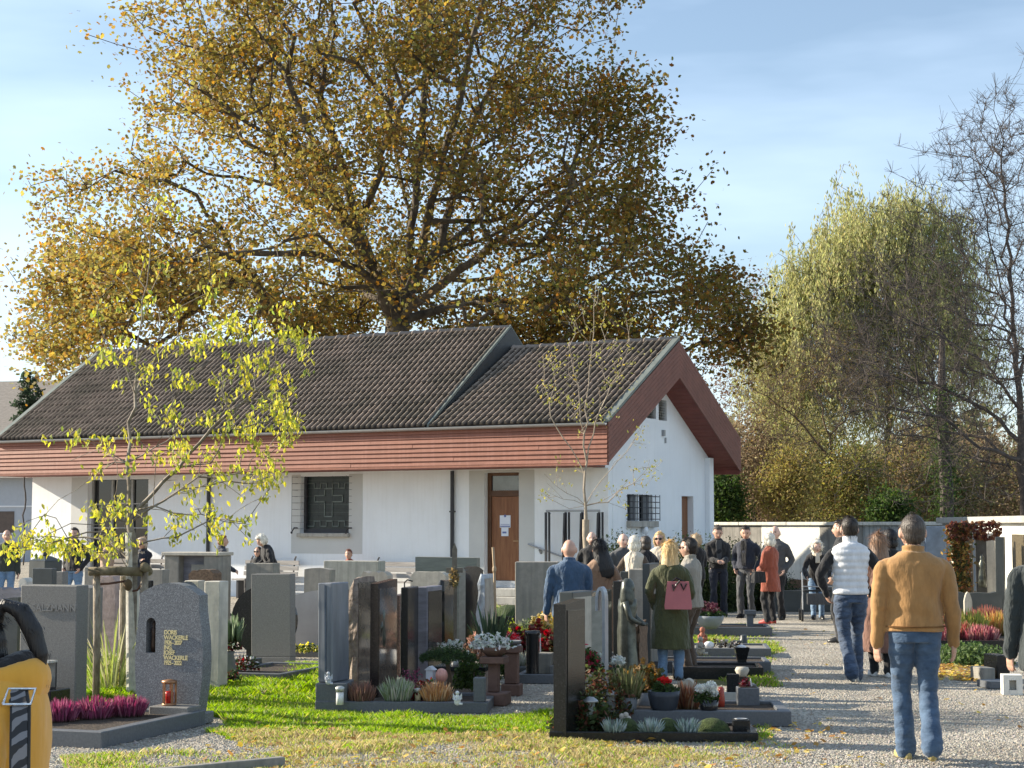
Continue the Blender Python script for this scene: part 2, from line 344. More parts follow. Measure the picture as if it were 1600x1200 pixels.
# grass blades
def blades(n, xr, yr, seed, h=(.018, .046), wd=.0038):
    rng = np.random.default_rng(seed); y = rng.uniform(*yr, n); x = rng.uniform(*xr, n)
    g, d = grassdens(x, y); tuft = np.clip(.55 + .6 * wav(x, y, 7, 11) + .3 * wav(x, y, 17, 12), .15, 1)
    k = rng.random(n) < g * tuft; x, y, g, d = x[k], y[k], g[k], d[k]; n = len(x)
    hh = rng.uniform(*h, n) * (.6 + .6 * g) * (1 + .5 * np.clip(wav(x, y, 4.0, 13), -.6, 1)); th = rng.uniform(0, 2 * pi, n); ln = rng.uniform(.2, 1.1, n) * hh
    wx, wy = np.cos(th) * wd, np.sin(th) * wd; lx, ly = -np.sin(th) * ln, np.cos(th) * ln
    z0 = wav(x, y, 1.1, 8) * .012 - .002; o = np.zeros(n)
    V = np.stack([np.stack([x - wx, y - wy, z0], -1), np.stack([x + wx, y + wy, z0], -1), np.stack([x + lx * .35 + wx * .8, y + ly * .35 + wy * .8, z0 + hh * .6], -1), np.stack([x + lx, y + ly, z0 + hh], -1)], 1)
    F_ = (np.arange(n) * 4)[:, None] + np.array([[0, 1, 2, 3]])
    cg = pick_cols(n, [(.19, .30, .035), (.27, .37, .05), (.14, .22, .03), (.36, .38, .09)], [4, 3, 2, 1], rng); cd = pick_cols(n, [(.42, .35, .20), (.31, .24, .13), (.37, .34, .15), (.27, .29, .08)], [3, 3, 2, 2], rng)
    c = np.where((rng.random(n) < d * .9 + .05)[:, None], cd, cg)
    return V.reshape(-1, 3), F_, np.repeat(c, 4, 0)
Va, Fa, Ca = blades(420000, (-5.2, 3.8), (11.4, 17), 21); Vb, Fb, Cb = blades(150000, (-5.5, 1), (17, 21.5), 22, h=(.03, .07), wd=.006)
Vc, Fc_, Cc = blades(90000, (2.3, 5), (18, 30), 23, wd=.007); Vd, Fd, Cd = blades(60000, (-3, 0), (24, 36), 24, wd=.009, h=(.03, .08))
VV = [Va, Vb, Vc, Vd]; offs = np.cumsum([0] + [len(q) for q in VV[:-1]])
fast_mesh('grass', np.concatenate(VV), np.concatenate([f + o for f, o in zip([Fa, Fb, Fc_, Fd], offs)]), leafmat('blade', .5, .5), col=np.concatenate([Ca, Cb, Cc, Cd]), kind='stuff', label='short green and straw coloured grass between the graves')
# fallen leaves
rng = np.random.default_rng(5)
def scatter_leaves(pp, n, seed, sz=.05):
    rng = np.random.default_rng(seed); poly = gpoly(pp); xs = [p[0] for p in poly]; ys = [p[1] for p in poly]
    x = rng.uniform(min(xs), max(xs), n * 3); y = rng.uniform(min(ys), max(ys), n * 3); k = inpoly(x, y, poly); x, y = x[k][:n], y[k][:n]
    return np.stack([x, y, rng.uniform(.008, .03, len(x))], 1)
P = np.concatenate([scatter_leaves([(1455, 1040), (1545, 1038), (1550, 1066), (1455, 1062)], 700, 1), scatter_leaves([(350, 1120), (1300, 1130), (1400, 1215), (300, 1215)], 500, 2), scatter_leaves([(1190, 960), (1600, 1000), (1600, 1150), (1200, 1150)], 90, 3)])
leaves('fallen_leaves', P, .055, pick_cols(len(P), [(.55, .40, .10), (.42, .24, .08), (.60, .50, .18), (.30, .17, .07)], [3, 2, 2, 2], rng), leafmat('leaf', .3), rng, LEAF_MAPLE, flat=1.6, kind='stuff', label='yellow and brown fallen leaves lying on gravel and turf')

# ================================================================ CHAPEL
TH = math.atan2(.476, .88)
AX, AY = 1.985, 35.9
MW = Matrix.Translation((AX, AY, 0)) @ Matrix.Rotation(-TH, 4, 'Z')
MI = MW.inverted()
def fx(px, py, yl):
    """local point where the sight ray of a photo pixel meets the chapel plane y=yl"""
    o = MI @ Vector((0, 0, EYE)); d = MI.to_3x3() @ ray(px, py); s = (yl - o.y) / d.y; return o + d * s
def fy(px, py, xl):
    o = MI @ Vector((0, 0, EYE)); d = MI.to_3x3() @ ray(px, py); s = (xl - o.x) / d.x; return o + d * s
ch = thing('chapel', 'long low white chapel with dark tiled roof and red boarded eaves', 'building', MW.translation, -TH)
plaster = mat('white_plaster', (.83, .85, .865), .9, .03, 1.2, .35, 60, bdist=.012, streak=((.64, .64, .61), .14))
plaster_grey = mat('grey_plaster', (.56, .56, .54), .9, .04, 2, .3, 60)
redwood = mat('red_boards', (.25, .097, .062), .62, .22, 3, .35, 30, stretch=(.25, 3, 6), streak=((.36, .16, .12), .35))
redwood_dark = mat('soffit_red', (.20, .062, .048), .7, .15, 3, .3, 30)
zinc = mat('zinc', (.34, .35, .36), .45, .1, 4, .05, metal=.7)
steel = mat('dark_steel', (.05, .05, .055), .5, .1, metal=.4)
concrete = mat('concrete', (.36, .35, .32), .9, .12, 5, .4, 60, streak=((.2, .2, .18), .5))
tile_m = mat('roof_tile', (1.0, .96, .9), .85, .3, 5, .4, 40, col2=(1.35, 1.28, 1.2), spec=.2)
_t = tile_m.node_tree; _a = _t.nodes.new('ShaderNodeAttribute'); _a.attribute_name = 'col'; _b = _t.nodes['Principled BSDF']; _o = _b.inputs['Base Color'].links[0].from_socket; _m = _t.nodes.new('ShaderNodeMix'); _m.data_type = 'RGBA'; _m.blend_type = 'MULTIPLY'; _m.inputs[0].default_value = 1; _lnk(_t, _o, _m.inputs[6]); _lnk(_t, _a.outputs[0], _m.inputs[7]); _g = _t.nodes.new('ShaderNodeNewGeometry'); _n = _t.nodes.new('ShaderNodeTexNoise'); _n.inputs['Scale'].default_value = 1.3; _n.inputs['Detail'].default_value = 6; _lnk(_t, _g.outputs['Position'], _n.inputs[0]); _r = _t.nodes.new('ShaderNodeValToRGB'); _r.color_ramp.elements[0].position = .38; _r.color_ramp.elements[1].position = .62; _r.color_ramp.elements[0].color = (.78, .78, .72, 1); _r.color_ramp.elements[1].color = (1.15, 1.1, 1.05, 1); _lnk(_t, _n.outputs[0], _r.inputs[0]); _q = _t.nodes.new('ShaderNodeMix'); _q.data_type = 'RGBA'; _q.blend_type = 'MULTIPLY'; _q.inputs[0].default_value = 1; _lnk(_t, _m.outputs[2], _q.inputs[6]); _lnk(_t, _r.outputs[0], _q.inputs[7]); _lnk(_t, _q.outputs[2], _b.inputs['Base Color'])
ridge_m = mat('ridge_tile', (.20, .165, .14), .85, .25, 7, .4, 40)
darkglass = mat('dark_glass', (.012, .014, .016), .08, .1, 2, 0, spec=.6)
oak = mat('oak_door', (.22, .070, .020), .45, .28, 3.5, .15, 20, stretch=(7, 7, .5), col2=(.27, .115, .045))
frame_brown = mat('brown_frame', (.10, .045, .02), .5)
sill_m = mat('sill_stone', (.40, .38, .34), .85, .18, 6, streak=((.2, .18, .15), .5))
white_paint = mat('white_paint', (.75, .76, .78), .5, .04)
OV, GO = 1.13, .59             # eave and gable overhang
XL = -17.3; XM = -4.38; HW = 3.82; ZE = 3.86; ZB = 2.957; ZR = 5.915; ZM = 6.42
sl_r = (ZR - ZE) / HW; sl_m = (ZM - ZE) / HW
wz = 3.2
# openings on the front wall: px extents
def opn(p0, p1, y0, y1): a = fx(p0, y0, OV); b_ = fx(p1, y1, OV); return [a.x, b_.x, b_.z, a.z]
o_big = opn(138, 230, 746, 868); o_big[3] = 2.86; o_big[2] = .62
o_win = opn(470, 545, 741, 833); o_win[3] = 2.86
o_door = opn(757, 811, 736, 920); o_door[3] = 2.88; o_door[2] = .33
wl = -17.05; wr = -GO
w = MB(); ops = sorted([o_big, o_win, o_door]); x = wl
for a, b_, z0, z1 in ops:
    w.box(x, a, OV, OV + .35, 0, wz); w.box(a, b_, OV, OV + .35, 0, z0); w.box(a, b_, OV, OV + .35, z1, wz); x = b_
w.box(x, wr, OV, OV + .35, 0, wz)
w.build('wall', plaster, ch, label='white rendered front wall')
# gable wall with openings
def opg(p0, p1, y0, y1): a = fy(p0, y0, -GO); b_ = fy(p1, y1, -GO); return [a.y, b_.y, b_.z, a.z]
g_door = opg(1065, 1084, 775, 860); g_door[2] = .18; g_win = opg(980, 1020, 772, 814)
g_v2 = opg(1029, 1042, 624, 658); g_v1 = opg(1011, 1025, 626, 655); print('gable', g_door, g_win, g_v1, g_v2)
yr = 2 * HW - .62
w = MB(); y = OV + .36; cols_ = sorted([g_door, g_win])
def gz_(yv): return ZR - .80 - abs(yv - HW) * sl_r
def col(y0, y1, z0, z1a):
    w.prism([(y0, z0), (y1, z0), (y1, gz_(y1) if z1a is None else z1a), (y0, gz_(y0) if z1a is None else z1a)], -GO - .35, -GO, 'x')
edges = sorted({y, HW, yr} | {q for g in (g_door, g_win, g_v1, g_v2) for q in g[:2]})
for y0, y1 in zip(edges[:-1], edges[1:]):
    mid = (y0 + y1) / 2; zz = 0; hol = sorted([(g[2], g[3]) for g in (g_door, g_win, g_v1, g_v2) if g[0] < mid < g[1]])
    for h0, h1 in hol: col(y0, y1, zz, h0); zz = h1
    col(y0, y1, zz, None)
w.build('wall', plaster, ch, label='white rendered gable wall')
w = MB(); w.box(wl, wl + .3, OV + .36, yr - .01, 0, 3.2); w.box(wl, wr - .36, yr - .35, yr, 0, 3.3)
w.build('wall', plaster, ch, label='rear and far end walls')
MB().box(-GO - .28, -GO + .1, OV - .06, OV - .003, 0, 2.94).build('pilaster', plaster, ch); w = MB(); w.box(-GO + .003, -GO + .12, yr - .22, yr + .05, 0, gz_(yr + .05) - .02); w.build('pilaster', plaster, ch)
# grey surrounds (painted bands, 6 mm proud)
w = MB(); a = fx(455, 860, OV).x; b_ = fx(566, 860, OV).x; zb = fx(500, 865, OV).z
for q in ((a, o_win[0] - .001, zb, 2.9), (o_win[1] + .001, b_, zb, 2.9), (o_win[0], o_win[1], zb, o_win[2])): MB().box(q[0], q[1], OV - .006, OV + .01, q[2], q[3]).build('wall_surround', plaster_grey, ch)
a = fx(733, 860, OV).x; b_ = fx(835, 860, OV).x

for q in ((a, o_door[0] - .001, .1, 2.93), (o_door[1] + .001, b_, .1, 2.93), (o_door[0], o_door[1], o_door[3], 2.93)): MB().box(q[0], q[1], OV - .006, OV + .01, q[2], q[3]).build('wall_surround', plaster_grey, ch)
a = fx(110, 860, OV).x; w.box(a, o_big[0], OV - .006, OV + .01, 0.05, 2.93)
w.build('wall_surround', plaster_grey, ch)
# church window
x0, x1, z0, z1 = o_win
wn = MB(); wn.box(x0 + .01, x1 - .01, OV + .22, OV + .26, z0, z1 - .01); W1 = wn.build('window', mat('leaded_glass', (.02, .028, .026), .3, .4, 12, .3, 40), ch)
f = MB(); f.box(x0 + .002, x0 + .07, OV + .14, OV + .215, z0, z1); f.box(x1 - .06, x1 - .002, OV + .14, OV + .215, z0, z1); f.box(x0 + .07, x1 - .06, OV + .14, OV + .215, z0, z0 + .09); f.build('frame', steel, W1)
lead = mat('came', (.17, .20, .18), .5)
f = MB(); cx = (x0 + x1) / 2 - .03; zc = z0 + (z1 - z0) * .56; s_ = (x1 - x0) * .80
def outline(f, pts, r=.012):
    for p, q in zip(pts, pts[1:]): f.box(min(p[0], q[0]) - r, max(p[0], q[0]) + r, OV + .20, OV + .218, min(p[1], q[1]) - r, max(p[1], q[1]) + r)
A_ = .10 * s_; B_ = .36 * s_; H = (z1 - z0)
outline(f, [(cx - A_, zc + .22 * H), (cx + A_, zc + .22 * H), (cx + A_, zc + .10 * H), (cx + B_, zc + .10 * H), (cx + B_, zc - .01 * H), (cx + A_, zc - .01 * H), (cx + A_, zc - .27 * H), (cx - A_, zc - .27 * H), (cx - A_, zc - .01 * H), (cx - B_, zc - .01 * H), (cx - B_, zc + .10 * H), (cx - A_, zc + .10 * H), (cx - A_, zc + .22 * H)])
f.build('cross', lead, W1)
f = MB()
for zz, sg in ((z0 + .12 * H, 1), (z1 - .12 * H, -1)):
    pts = []; n_ = 7; w_ = (x1 - x0 - .16) / n_
    for i in range(n_): pts += [(x0 + .08 + i * w_, zz + (i % 2) * .09 * H * sg), (x0 + .08 + (i + 1) * w_, zz + (i % 2) * .09 * H * sg)]
    outline(f, pts, .009)
for i in range(7): f.box(x0 + .07, x1 - .06, OV + .212, OV + .219, z0 + .1 + i * H / 7, z0 + .104 + i * H / 7)
f.build('leading', lead, W1)
f = MB(); gb = OV - .24
for i in range(9):
    zz = z0 + .10 + i * (z1 - z0 - .12) / 8
    f.tube([(x0 - .08, OV, zz), (x0 - .08, gb, zz), (x1 + .08, gb, zz), (x1 + .08, OV, zz)], .004, 4)
for k in range(5): f.tube([(x0 - .08 + k * (x1 - x0 + .16) / 4, gb, z0 + .06), (x0 - .08 + k * (x1 - x0 + .16) / 4, gb, z1)], .006 if k in (0, 4) else .003, 4)
for xx_ in (x0 - .08, x1 + .08): f.tube([(xx_, OV + .01, z0 + .12), (xx_, gb + .1, z0 + .12), (xx_, gb, z0 + .02)], .016, 5); f.ball((xx_, gb, z0 + .01), .03, 6, 4)
f.build('window_grille', steel, ch)
MB().box(x0 - .03, x1 + .04, OV - .12, OV + .22, z0 - .09, z0 - .002, bev=.01).build('sill', sill_m, ch)
# big dark window left
x0, x1, z0, z1 = o_big
W1 = MB().box(x0 + .01, x1 - .01, OV + .2, OV + .23, z0, z1 - .01).build('window', darkglass, ch)
f = MB()
for q in (0, .34, .68, 1): xx_ = x0 + .03 + q * (x1 - x0 - .06); f.box(xx_ - .03, xx_ + .03, OV + .14, OV + .196, z0, z1 - .012)
f.build('mullion', mat('grey_frame', (.30, .30, .29), .6), W1)
f = MB()
for q in (.18, .45, .72):
    for i in range(3): a = x0 + .062 + i * (x1 - x0 - .06) * .34; MB().box(a, a + (x1 - x0 - .06) * .33 - .07, OV + .15, OV + .19, z0 + q * (z1 - z0), z0 + q * (z1 - z0) + .03).build('glazing_bar', mat('grey_frame', (.3, .3, .3)), W1)
MB().box(x0 - .05, x1 + .05, OV - .10, OV + .2, z0 - .1, z0 - .003).build('sill', sill_m, ch)
# front door
x0, x1, z0, z1 = o_door; yd = OV + .16
D = MB().box(x0 + .10, x1 - .04, yd, yd + .05, z0 + .16, z0 + 2.02, bev=.006).build('door', oak, ch)
f = MB(); f.box(x0 + .003, x0 + .098, yd - .02, yd + .08, z0, z1 - .003); f.box(x1 - .038, x1 - .003, yd - .02, yd + .08, z0, z1 - .003); f.box(x0 + .1, x1 - .04, yd - .02, yd + .08, z1 - .07, z1 - .004); f.box(x0 + .1, x1 - .04, yd - .02, yd + .08, z0 + 2.025, z0 + 2.15)
f.build('door_frame', frame_brown, ch)
MB().box(x0 + .10, x1 - .04, yd + .02, yd + .04, z0 + 2.152, z1 - .072).build('transom_pane', mat('pane_glass', (.10, .12, .14), .05, .3, 2, 0, spec=.8), ch)
MB().box(x0 + .10, x1 - .04, yd - .03, yd + .04, z0 + .01, z0 + .155).build('kick_plate', mat('brushed_steel', (.45, .46, .48), .4, metal=.6), D)
h = MB(); h.box(x1 - .20, x1 - .07, yd - .06, yd - .045, z0 + 1.02, z0 + 1.045); h.box(x1 - .085, x1 - .07, yd - .05, yd - .002, z0 + 1.02, z0 + 1.045); h.box(x1 - .09, x1 - .062, yd - .008, yd - .002, z0 + .94, z0 + 1.1); h.build('handle', mat('bronze_handle', (.35, .22, .12), .35, metal=.7), D)
paper = mat('paper', (.72, .76, .84), .8, .03); ink = mat('print_blue', (.12, .16, .36), .7)
xp = (x0 + x1) / 2 + .01
f = MB(); f.box(xp - .14, xp + .13, yd - .008, yd - .003, z0 + 1.33, z0 + 1.60); f.build('notice', paper, D)
f = MB(); f.box(xp - .10, xp + .08, yd - .011, yd - .006, z0 + 1.14, z0 + 1.325); f.build('notice', paper, D)
f = MB(); f.box(xp - .13, xp + .12, yd - .011, yd - .0085, z0 + 1.345, z0 + 1.37); f.box(xp - .12, xp + .11, yd - .011, yd - .0085, z0 + 1.395, z0 + 1.405)
f.lathe([(.03, 0), (.03, .004)], k=10, M=Matrix.Translation((xp - .005, yd - .009, z0 + 1.585)) @ Matrix.Rotation(R(90), 4, 'X')); f.box(xp - .07, xp + .03, yd - .013, yd - .0115, z0 + 1.2, z0 + 1.24)
f.build('notice_print', ink, D)
st = MB()
for i in range(2): st.box(x0 - .35, x1 + .45, OV - .42 - .34 * (1 - i) + .0, OV - .02, .165 * i, .165 * (i + 1) - .004, bev=.008)
tag(st.build('steps', concrete, ch), kind=None)
# handrail
hr = MB(); xr_ = x1 + .25
hr.tube([(xr_, OV - .05, 1.30), (xr_ + .9, OV - .1, 1.02), (xr_ + 1.6, OV - .12, .8)], .02, 8); hr.tube([(xr_ + .3, OV, 1.1), (xr_ + .3, OV - .07, 1.18)], .03, 8)
hr.build('handrail', zinc, ch)
# downpipes
for px in (325.5, 706.5):
    xx_ = fx(px, 800, OV - .06).x; o = MB(); o.tube([(xx_, OV - .06, 0.02), (xx_, OV - .06, 2.93)], .045, 8)
    for zz in (.8, 2.0): o.box(xx_ - .055, xx_ + .055, OV - .1, OV - .002, zz, zz + .03)
    o.build('downpipe', steel, ch)
# gable window with grille, lamp, door, vents
y0, y1, z0, z1 = g_win; gx0 = -GO
W1 = MB().box(gx0 - .18, gx0 - .15, y0, y1, z0, z1).build('window', darkglass, ch)
f = MB(); ym = (y0 + y1) / 2
f.box(gx0 - .14, gx0 - .05, ym - .05, ym + .05, z0, z1); f.build('frame', plaster, W1)
gs = mat('grey_shutter', (.13, .135, .14), .7)
for a, b_ in ((y0 + .26 * (y1 - y0), ym - .06), (ym + .26 * (y1 - y0), y1 - .02)): MB().box(gx0 - .14, gx0 - .09, a, b_, z0, z1 - .01).build('shutter', gs, W1)
f = MB(); gq = gx0 + .16
for i in range(5): zz = z0 + .04 + i * (z1 - z0 - .08) / 4; f.tube([(gx0, y0 - .04, zz), (gq, y0 - .04, zz), (gq, y1 + .04, zz), (gx0, y1 + .04, zz)], .009, 4)
for i in range(7): yy_ = y0 - .04 + i * (y1 - y0 + .08) / 6; f.tube([(gq, yy_, z0), (gq, yy_, z1)], .009, 4)
f.build('window_grille', steel, ch)
MB().box(gx0 - .15, gx0 + .13, y0 - .05, y1 + .06, z0 - .14, z0 - .003, bev=.01).build('sill', sill_m, ch)
yl_ = fy(1002, 826, gx0).y; zl_ = fy(1002, 826, gx0).z
f = MB(); f.smooth = True; f.lathe([(.02, .0), (.05, .02), (.075, .08), (.06, .16), (.02, .18)], (gx0 + .10, yl_, zl_ - .13), 12); f.tube([(gx0, yl_, zl_ + .1), (gx0 + .1, yl_, zl_ + .1), (gx0 + .1, yl_, zl_ + .05)], .015, 6); f.build('wall_lamp', mat('lamp_glass', (.75, .77, .8), .2), ch)
y0, y1, z0, z1 = g_door
D = MB().box(gx0 - .20, gx0 - .15, y0 + .005, y1 - .005, z0, z1 - .003).build('door', oak, ch); MB().box(gx0 - .148, gx0 - .12, y0 + .1, y0 + .14, z0 + .95, z0 + 1.15).build('handle', zinc, D)
MB().box(gx0 - .30, gx0 + .5, y0 - .1, y1 + .1, 0, z0 - .003).build('doorstep', concrete, ch)
louv = mat('green_louvre', (.045, .06, .045), .6)
for y0, y1, z0, z1 in (g_v1, g_v2):
    V_ = MB().box(gx0 - .30, gx0 - .26, y0, y1, z0, z1).build('vent', steel, ch); n_ = 8
    for i in range(n_):
        zz = z0 + i * (z1 - z0) / n_; MB().prism([(gx0 - .16, zz + .02), (gx0 - .14, zz + .02), (gx0 - .03, zz + (z1 - z0) / n_ * -.1), (gx0 - .05, zz - (z1 - z0) / n_ * .1)][::1], y0 + .01, y1 - .01, 'y').build('louvre', louv, V_)
f = MB(); p = fy(1035, 680, gx0); f.box(gx0, gx0 + .06, p.y - .05, p.y + .05, p.z - .02, p.z + .12); f.box(gx0, gx0 + .04, p.y + .12, p.y + .15, p.z - .18, p.z - .05); f.build('cable_box', zinc, ch)
# fascia boards (front), each a board
rng = random.Random(3); NB = 8; bh = (ZE - .06 - ZB - .05) / NB; cache = {}
for r_ in range(NB):
    z = ZB + .05 + r_ * bh; brk = [XL, XL + rng.uniform(2.5, 5)]
    fixed = [fx(125, 700, 0).x, fx(645, 700, 0).x] if r_ % 2 == 0 or r_ > 5 else []
    while brk[-1] < -5: brk.append(brk[-1] + rng.uniform(3, 5))
    brk = sorted([q for q in brk if q < -1.5 and all(abs(q - k) > 1 for k in fixed)] + fixed + [0])
    for a, b_ in zip(brk[:-1], brk[1:]):
        o_ = MB(); d0 = rng.uniform(-.003, .003)
        o_.prism([(-.030 + d0, z + .004), (-.006 + d0, z + bh - .004), (.012, z + bh - .004), (.012, z + .004)], a + .002, b_ - .002, 'x'); o_.build('board', redwood, ch)
MB().box(XL, 0, -.045, .02, ZB, ZB + .045).build('trim_board', redwood, ch)
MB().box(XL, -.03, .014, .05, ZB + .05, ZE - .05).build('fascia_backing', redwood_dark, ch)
g = MB(); g.smooth = False
g.loft([[Vector((xx_, -.07 + .065 * cos(a), ZE - .02 + .06 * sin(a))) for a in [pi + i * pi / 6 for i in range(7)]] + [Vector((xx_, -.07 + .055 * cos(a), ZE - .015 + .05 * sin(a))) for a in [2 * pi - i * pi / 6 for i in range(7)]] for xx_ in (XL, -.005)]); g.build('gutter', zinc, ch)
# bargeboards on the gable: boards running with the slope, stacked downwards
NBB = 8; tot = .84
def barge(xf, side, zr, sl, ztop_off, name='bargeboard', nb=NBB, tot=tot, rear=False):
    bt = tot / nb
    for i in range(nb):
        zt = zr - ztop_off - i * bt; zb_ = zt - bt + .007
        ye = 0.0 if side < 0 else 2 * HW
        ex = 0.0
        z_a = zt - HW * sl; z_b = zb_ - HW * sl
        a = [(HW, zt), (ye, z_a), (ye, z_b), (HW, zb_)]
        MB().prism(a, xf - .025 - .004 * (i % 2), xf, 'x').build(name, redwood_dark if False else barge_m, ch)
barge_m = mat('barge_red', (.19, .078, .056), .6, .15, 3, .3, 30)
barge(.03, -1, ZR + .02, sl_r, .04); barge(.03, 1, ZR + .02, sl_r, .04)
# front end-cap so the eave corner reads solid; roof decks, soffits
def deck(xa, xb, zr, sl, nm):
    w = MB(); th = .10
    w.prism([(-.02, ZE - .02 * sl - th * .4), (-.02, ZE - .02), (HW, zr - .02), (2 * HW + .02, ZE - .02), (2 * HW + .02, ZE - th), (HW, zr - .12)], xa, xb, 'x'); return w.build(nm, mat('roof_deck', (.05, .045, .04), .9), ch)
deck(XM + .002, 0, ZR, sl_r, 'roof_deck'); deck(XL, XM, ZM, sl_m, 'roof_deck')
# gable soffit boards under the verge overhang, each slope
for side in (-1, 1):
    n_ = 26
    for i in range(n_):
        s0, s1 = i / n_, (i + 1) / n_ - .004
        ya, yb = (HW + side * HW * s0, HW + side * HW * s1); za, zb2 = ZR - .82 - abs(ya - HW) * sl_r, ZR - .82 - abs(yb - HW) * sl_r
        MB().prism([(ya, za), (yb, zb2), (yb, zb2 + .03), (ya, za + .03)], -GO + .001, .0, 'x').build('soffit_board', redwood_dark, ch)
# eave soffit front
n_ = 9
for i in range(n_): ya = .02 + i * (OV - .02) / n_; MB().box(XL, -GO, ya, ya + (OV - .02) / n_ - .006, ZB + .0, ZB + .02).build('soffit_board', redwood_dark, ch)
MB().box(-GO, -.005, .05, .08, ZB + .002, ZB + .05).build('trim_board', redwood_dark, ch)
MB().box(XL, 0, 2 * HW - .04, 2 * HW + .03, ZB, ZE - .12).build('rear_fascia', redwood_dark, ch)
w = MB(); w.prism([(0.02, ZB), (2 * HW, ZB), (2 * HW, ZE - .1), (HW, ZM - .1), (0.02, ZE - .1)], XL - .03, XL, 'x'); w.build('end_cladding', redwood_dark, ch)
# verge step between the two roofs
lead_m = mat('lead_flashing', (.06, .062, .062), .55, .1, metal=.3); verge_m = mat('verge_metal', (.17, .19, .17), .6, .15, metal=.3)
w = MB()
w.prism([(.0, ZE - .02), (HW, ZM + .03), (HW, ZR - .02), ], XM, XM + .05, 'x'); w.prism([(2 * HW, ZE - .02), (HW, ZM + .03), (HW, ZR - .02)], XM, XM + .05, 'x'); w.build('roof_step', lead_m, ch)
def vergeline(xa, xb, zr, nm='verge_flashing'):
    w = MB()
    for e in (0, 2 * HW): w.prism([(e, ZE + .00), (e, ZE + .07), (HW, zr + .10), (HW, zr + .03)], xa, xb if e == 0 else min(xb, xa + .03), 'x')
    w.build(nm, verge_m, ch)
vergeline(-.10, .04, ZR); vergeline(XM - .01, XM + .035, ZM); vergeline(XL - .04, XL + .1, ZM)
# roof tiles
TW = .30
def tile_mesh(cl):
    prof = []
    for i in range(9):
        u = i / 8; prof.append((u * TW, .004 + .030 * max(0, cos(2 * pi * (u * 2 - .5))) ** .7 if True else 0))
    prof = []
    for k_ in range(2): prof += [(k_ * .15 + a, z) for a, z in ((0, .006), (.030, 0), (.074, 0), (.088, .030), (.102, .058), (.118, .058), (.136, .022))]
    prof.append((TW, .006))
    me = MB(); L_ = cl + .05; n = len(prof)
    vs = [Vector((x, 0, z + .028)) for x, z in prof] + [Vector((x, L_, z + .004)) for x, z in prof] + [Vector((x, 0, -.002)) for x, z in prof]
    fs = [(i, i + 1, n + i + 1, n + i) for i in range(n - 1)] + [(2 * n + i, 2 * n + i + 1, i + 1, i) for i in range(n - 1)]
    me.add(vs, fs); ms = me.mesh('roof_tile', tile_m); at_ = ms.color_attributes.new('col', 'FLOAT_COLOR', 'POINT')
    for i, v_ in enumerate(vs): h_ = min(1, prof[i % n][1] / .05) if i < 2 * n else 0; at_.data[i].color = (.026 + .24 * h_, .020 + .212 * h_, .016 + .190 * h_, 1)  # sunlit roll tops and shadowed pans are painted into the tile colour by height
    return ms
def lay(xa, xb, zr, sl):
    slope = math.hypot(HW, HW * sl); nc = round(slope / .335); cl = slope / nc; th = math.atan(sl); me = tile_mesh(cl); nt_ = int(round((xb - xa) / TW)); sx = (xb - xa) / nt_ / TW
    out_ = []
    for i in range(nt_):
        for j in range(nc):
            out_.append(Matrix.Translation((xa + i * TW * sx, -.03 + j * cl * cos(th), ZE + j * cl * sin(th) + .005)) @ Matrix.Rotation(th + rng.uniform(-.014, .014), 4, 'X') @ Matrix.Rotation(rng.uniform(-.012, .012), 4, 'Z') @ Matrix.Translation((0, 0, rng.uniform(-.003, .004))) @ Matrix.Diagonal((sx, 1, 1, 1)))
    return me, out_
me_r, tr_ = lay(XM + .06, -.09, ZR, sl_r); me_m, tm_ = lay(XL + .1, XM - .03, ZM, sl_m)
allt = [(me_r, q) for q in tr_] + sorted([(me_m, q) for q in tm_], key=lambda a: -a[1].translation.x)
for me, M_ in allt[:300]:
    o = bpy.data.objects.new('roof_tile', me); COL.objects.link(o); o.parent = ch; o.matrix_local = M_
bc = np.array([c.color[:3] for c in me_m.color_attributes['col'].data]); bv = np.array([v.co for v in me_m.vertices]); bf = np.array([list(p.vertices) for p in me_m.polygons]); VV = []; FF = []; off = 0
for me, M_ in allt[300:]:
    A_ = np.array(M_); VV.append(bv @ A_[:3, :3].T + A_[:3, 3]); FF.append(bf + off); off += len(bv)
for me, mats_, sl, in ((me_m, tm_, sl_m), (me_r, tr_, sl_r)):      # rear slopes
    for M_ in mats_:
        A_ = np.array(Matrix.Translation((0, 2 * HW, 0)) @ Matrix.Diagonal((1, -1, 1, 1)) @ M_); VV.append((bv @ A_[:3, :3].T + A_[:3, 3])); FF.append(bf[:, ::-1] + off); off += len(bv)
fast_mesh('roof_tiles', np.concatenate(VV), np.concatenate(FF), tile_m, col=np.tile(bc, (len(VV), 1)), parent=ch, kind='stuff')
rt = MB(); rt.smooth = True
rt.loft([[Vector((x, .14 * s_ * cos(a), .11 * s_ * sin(a) - .03)) for a in [i * pi / 6 for i in range(7)]] for x, s_ in ((0, 1.12), (.03, 1.12), (.035, 1), (.42, .93))]); rme = rt.mesh('ridge_tile', ridge_m)
for xa, xb, zr in ((XM + .1, -.05, ZR), (XL + .02, XM - .05, ZM)):
    k = int((xb - xa) / .37)
    for i in range(k):
        o = bpy.data.objects.new('ridge_tile', rme); COL.objects.link(o); o.parent = ch; o.location = (xa + i * (xb - xa) / k, HW, zr + .02); o.rotation_euler = (rng.uniform(-.03, .03), rng.uniform(-.01, .01), rng.uniform(-.01, .01))

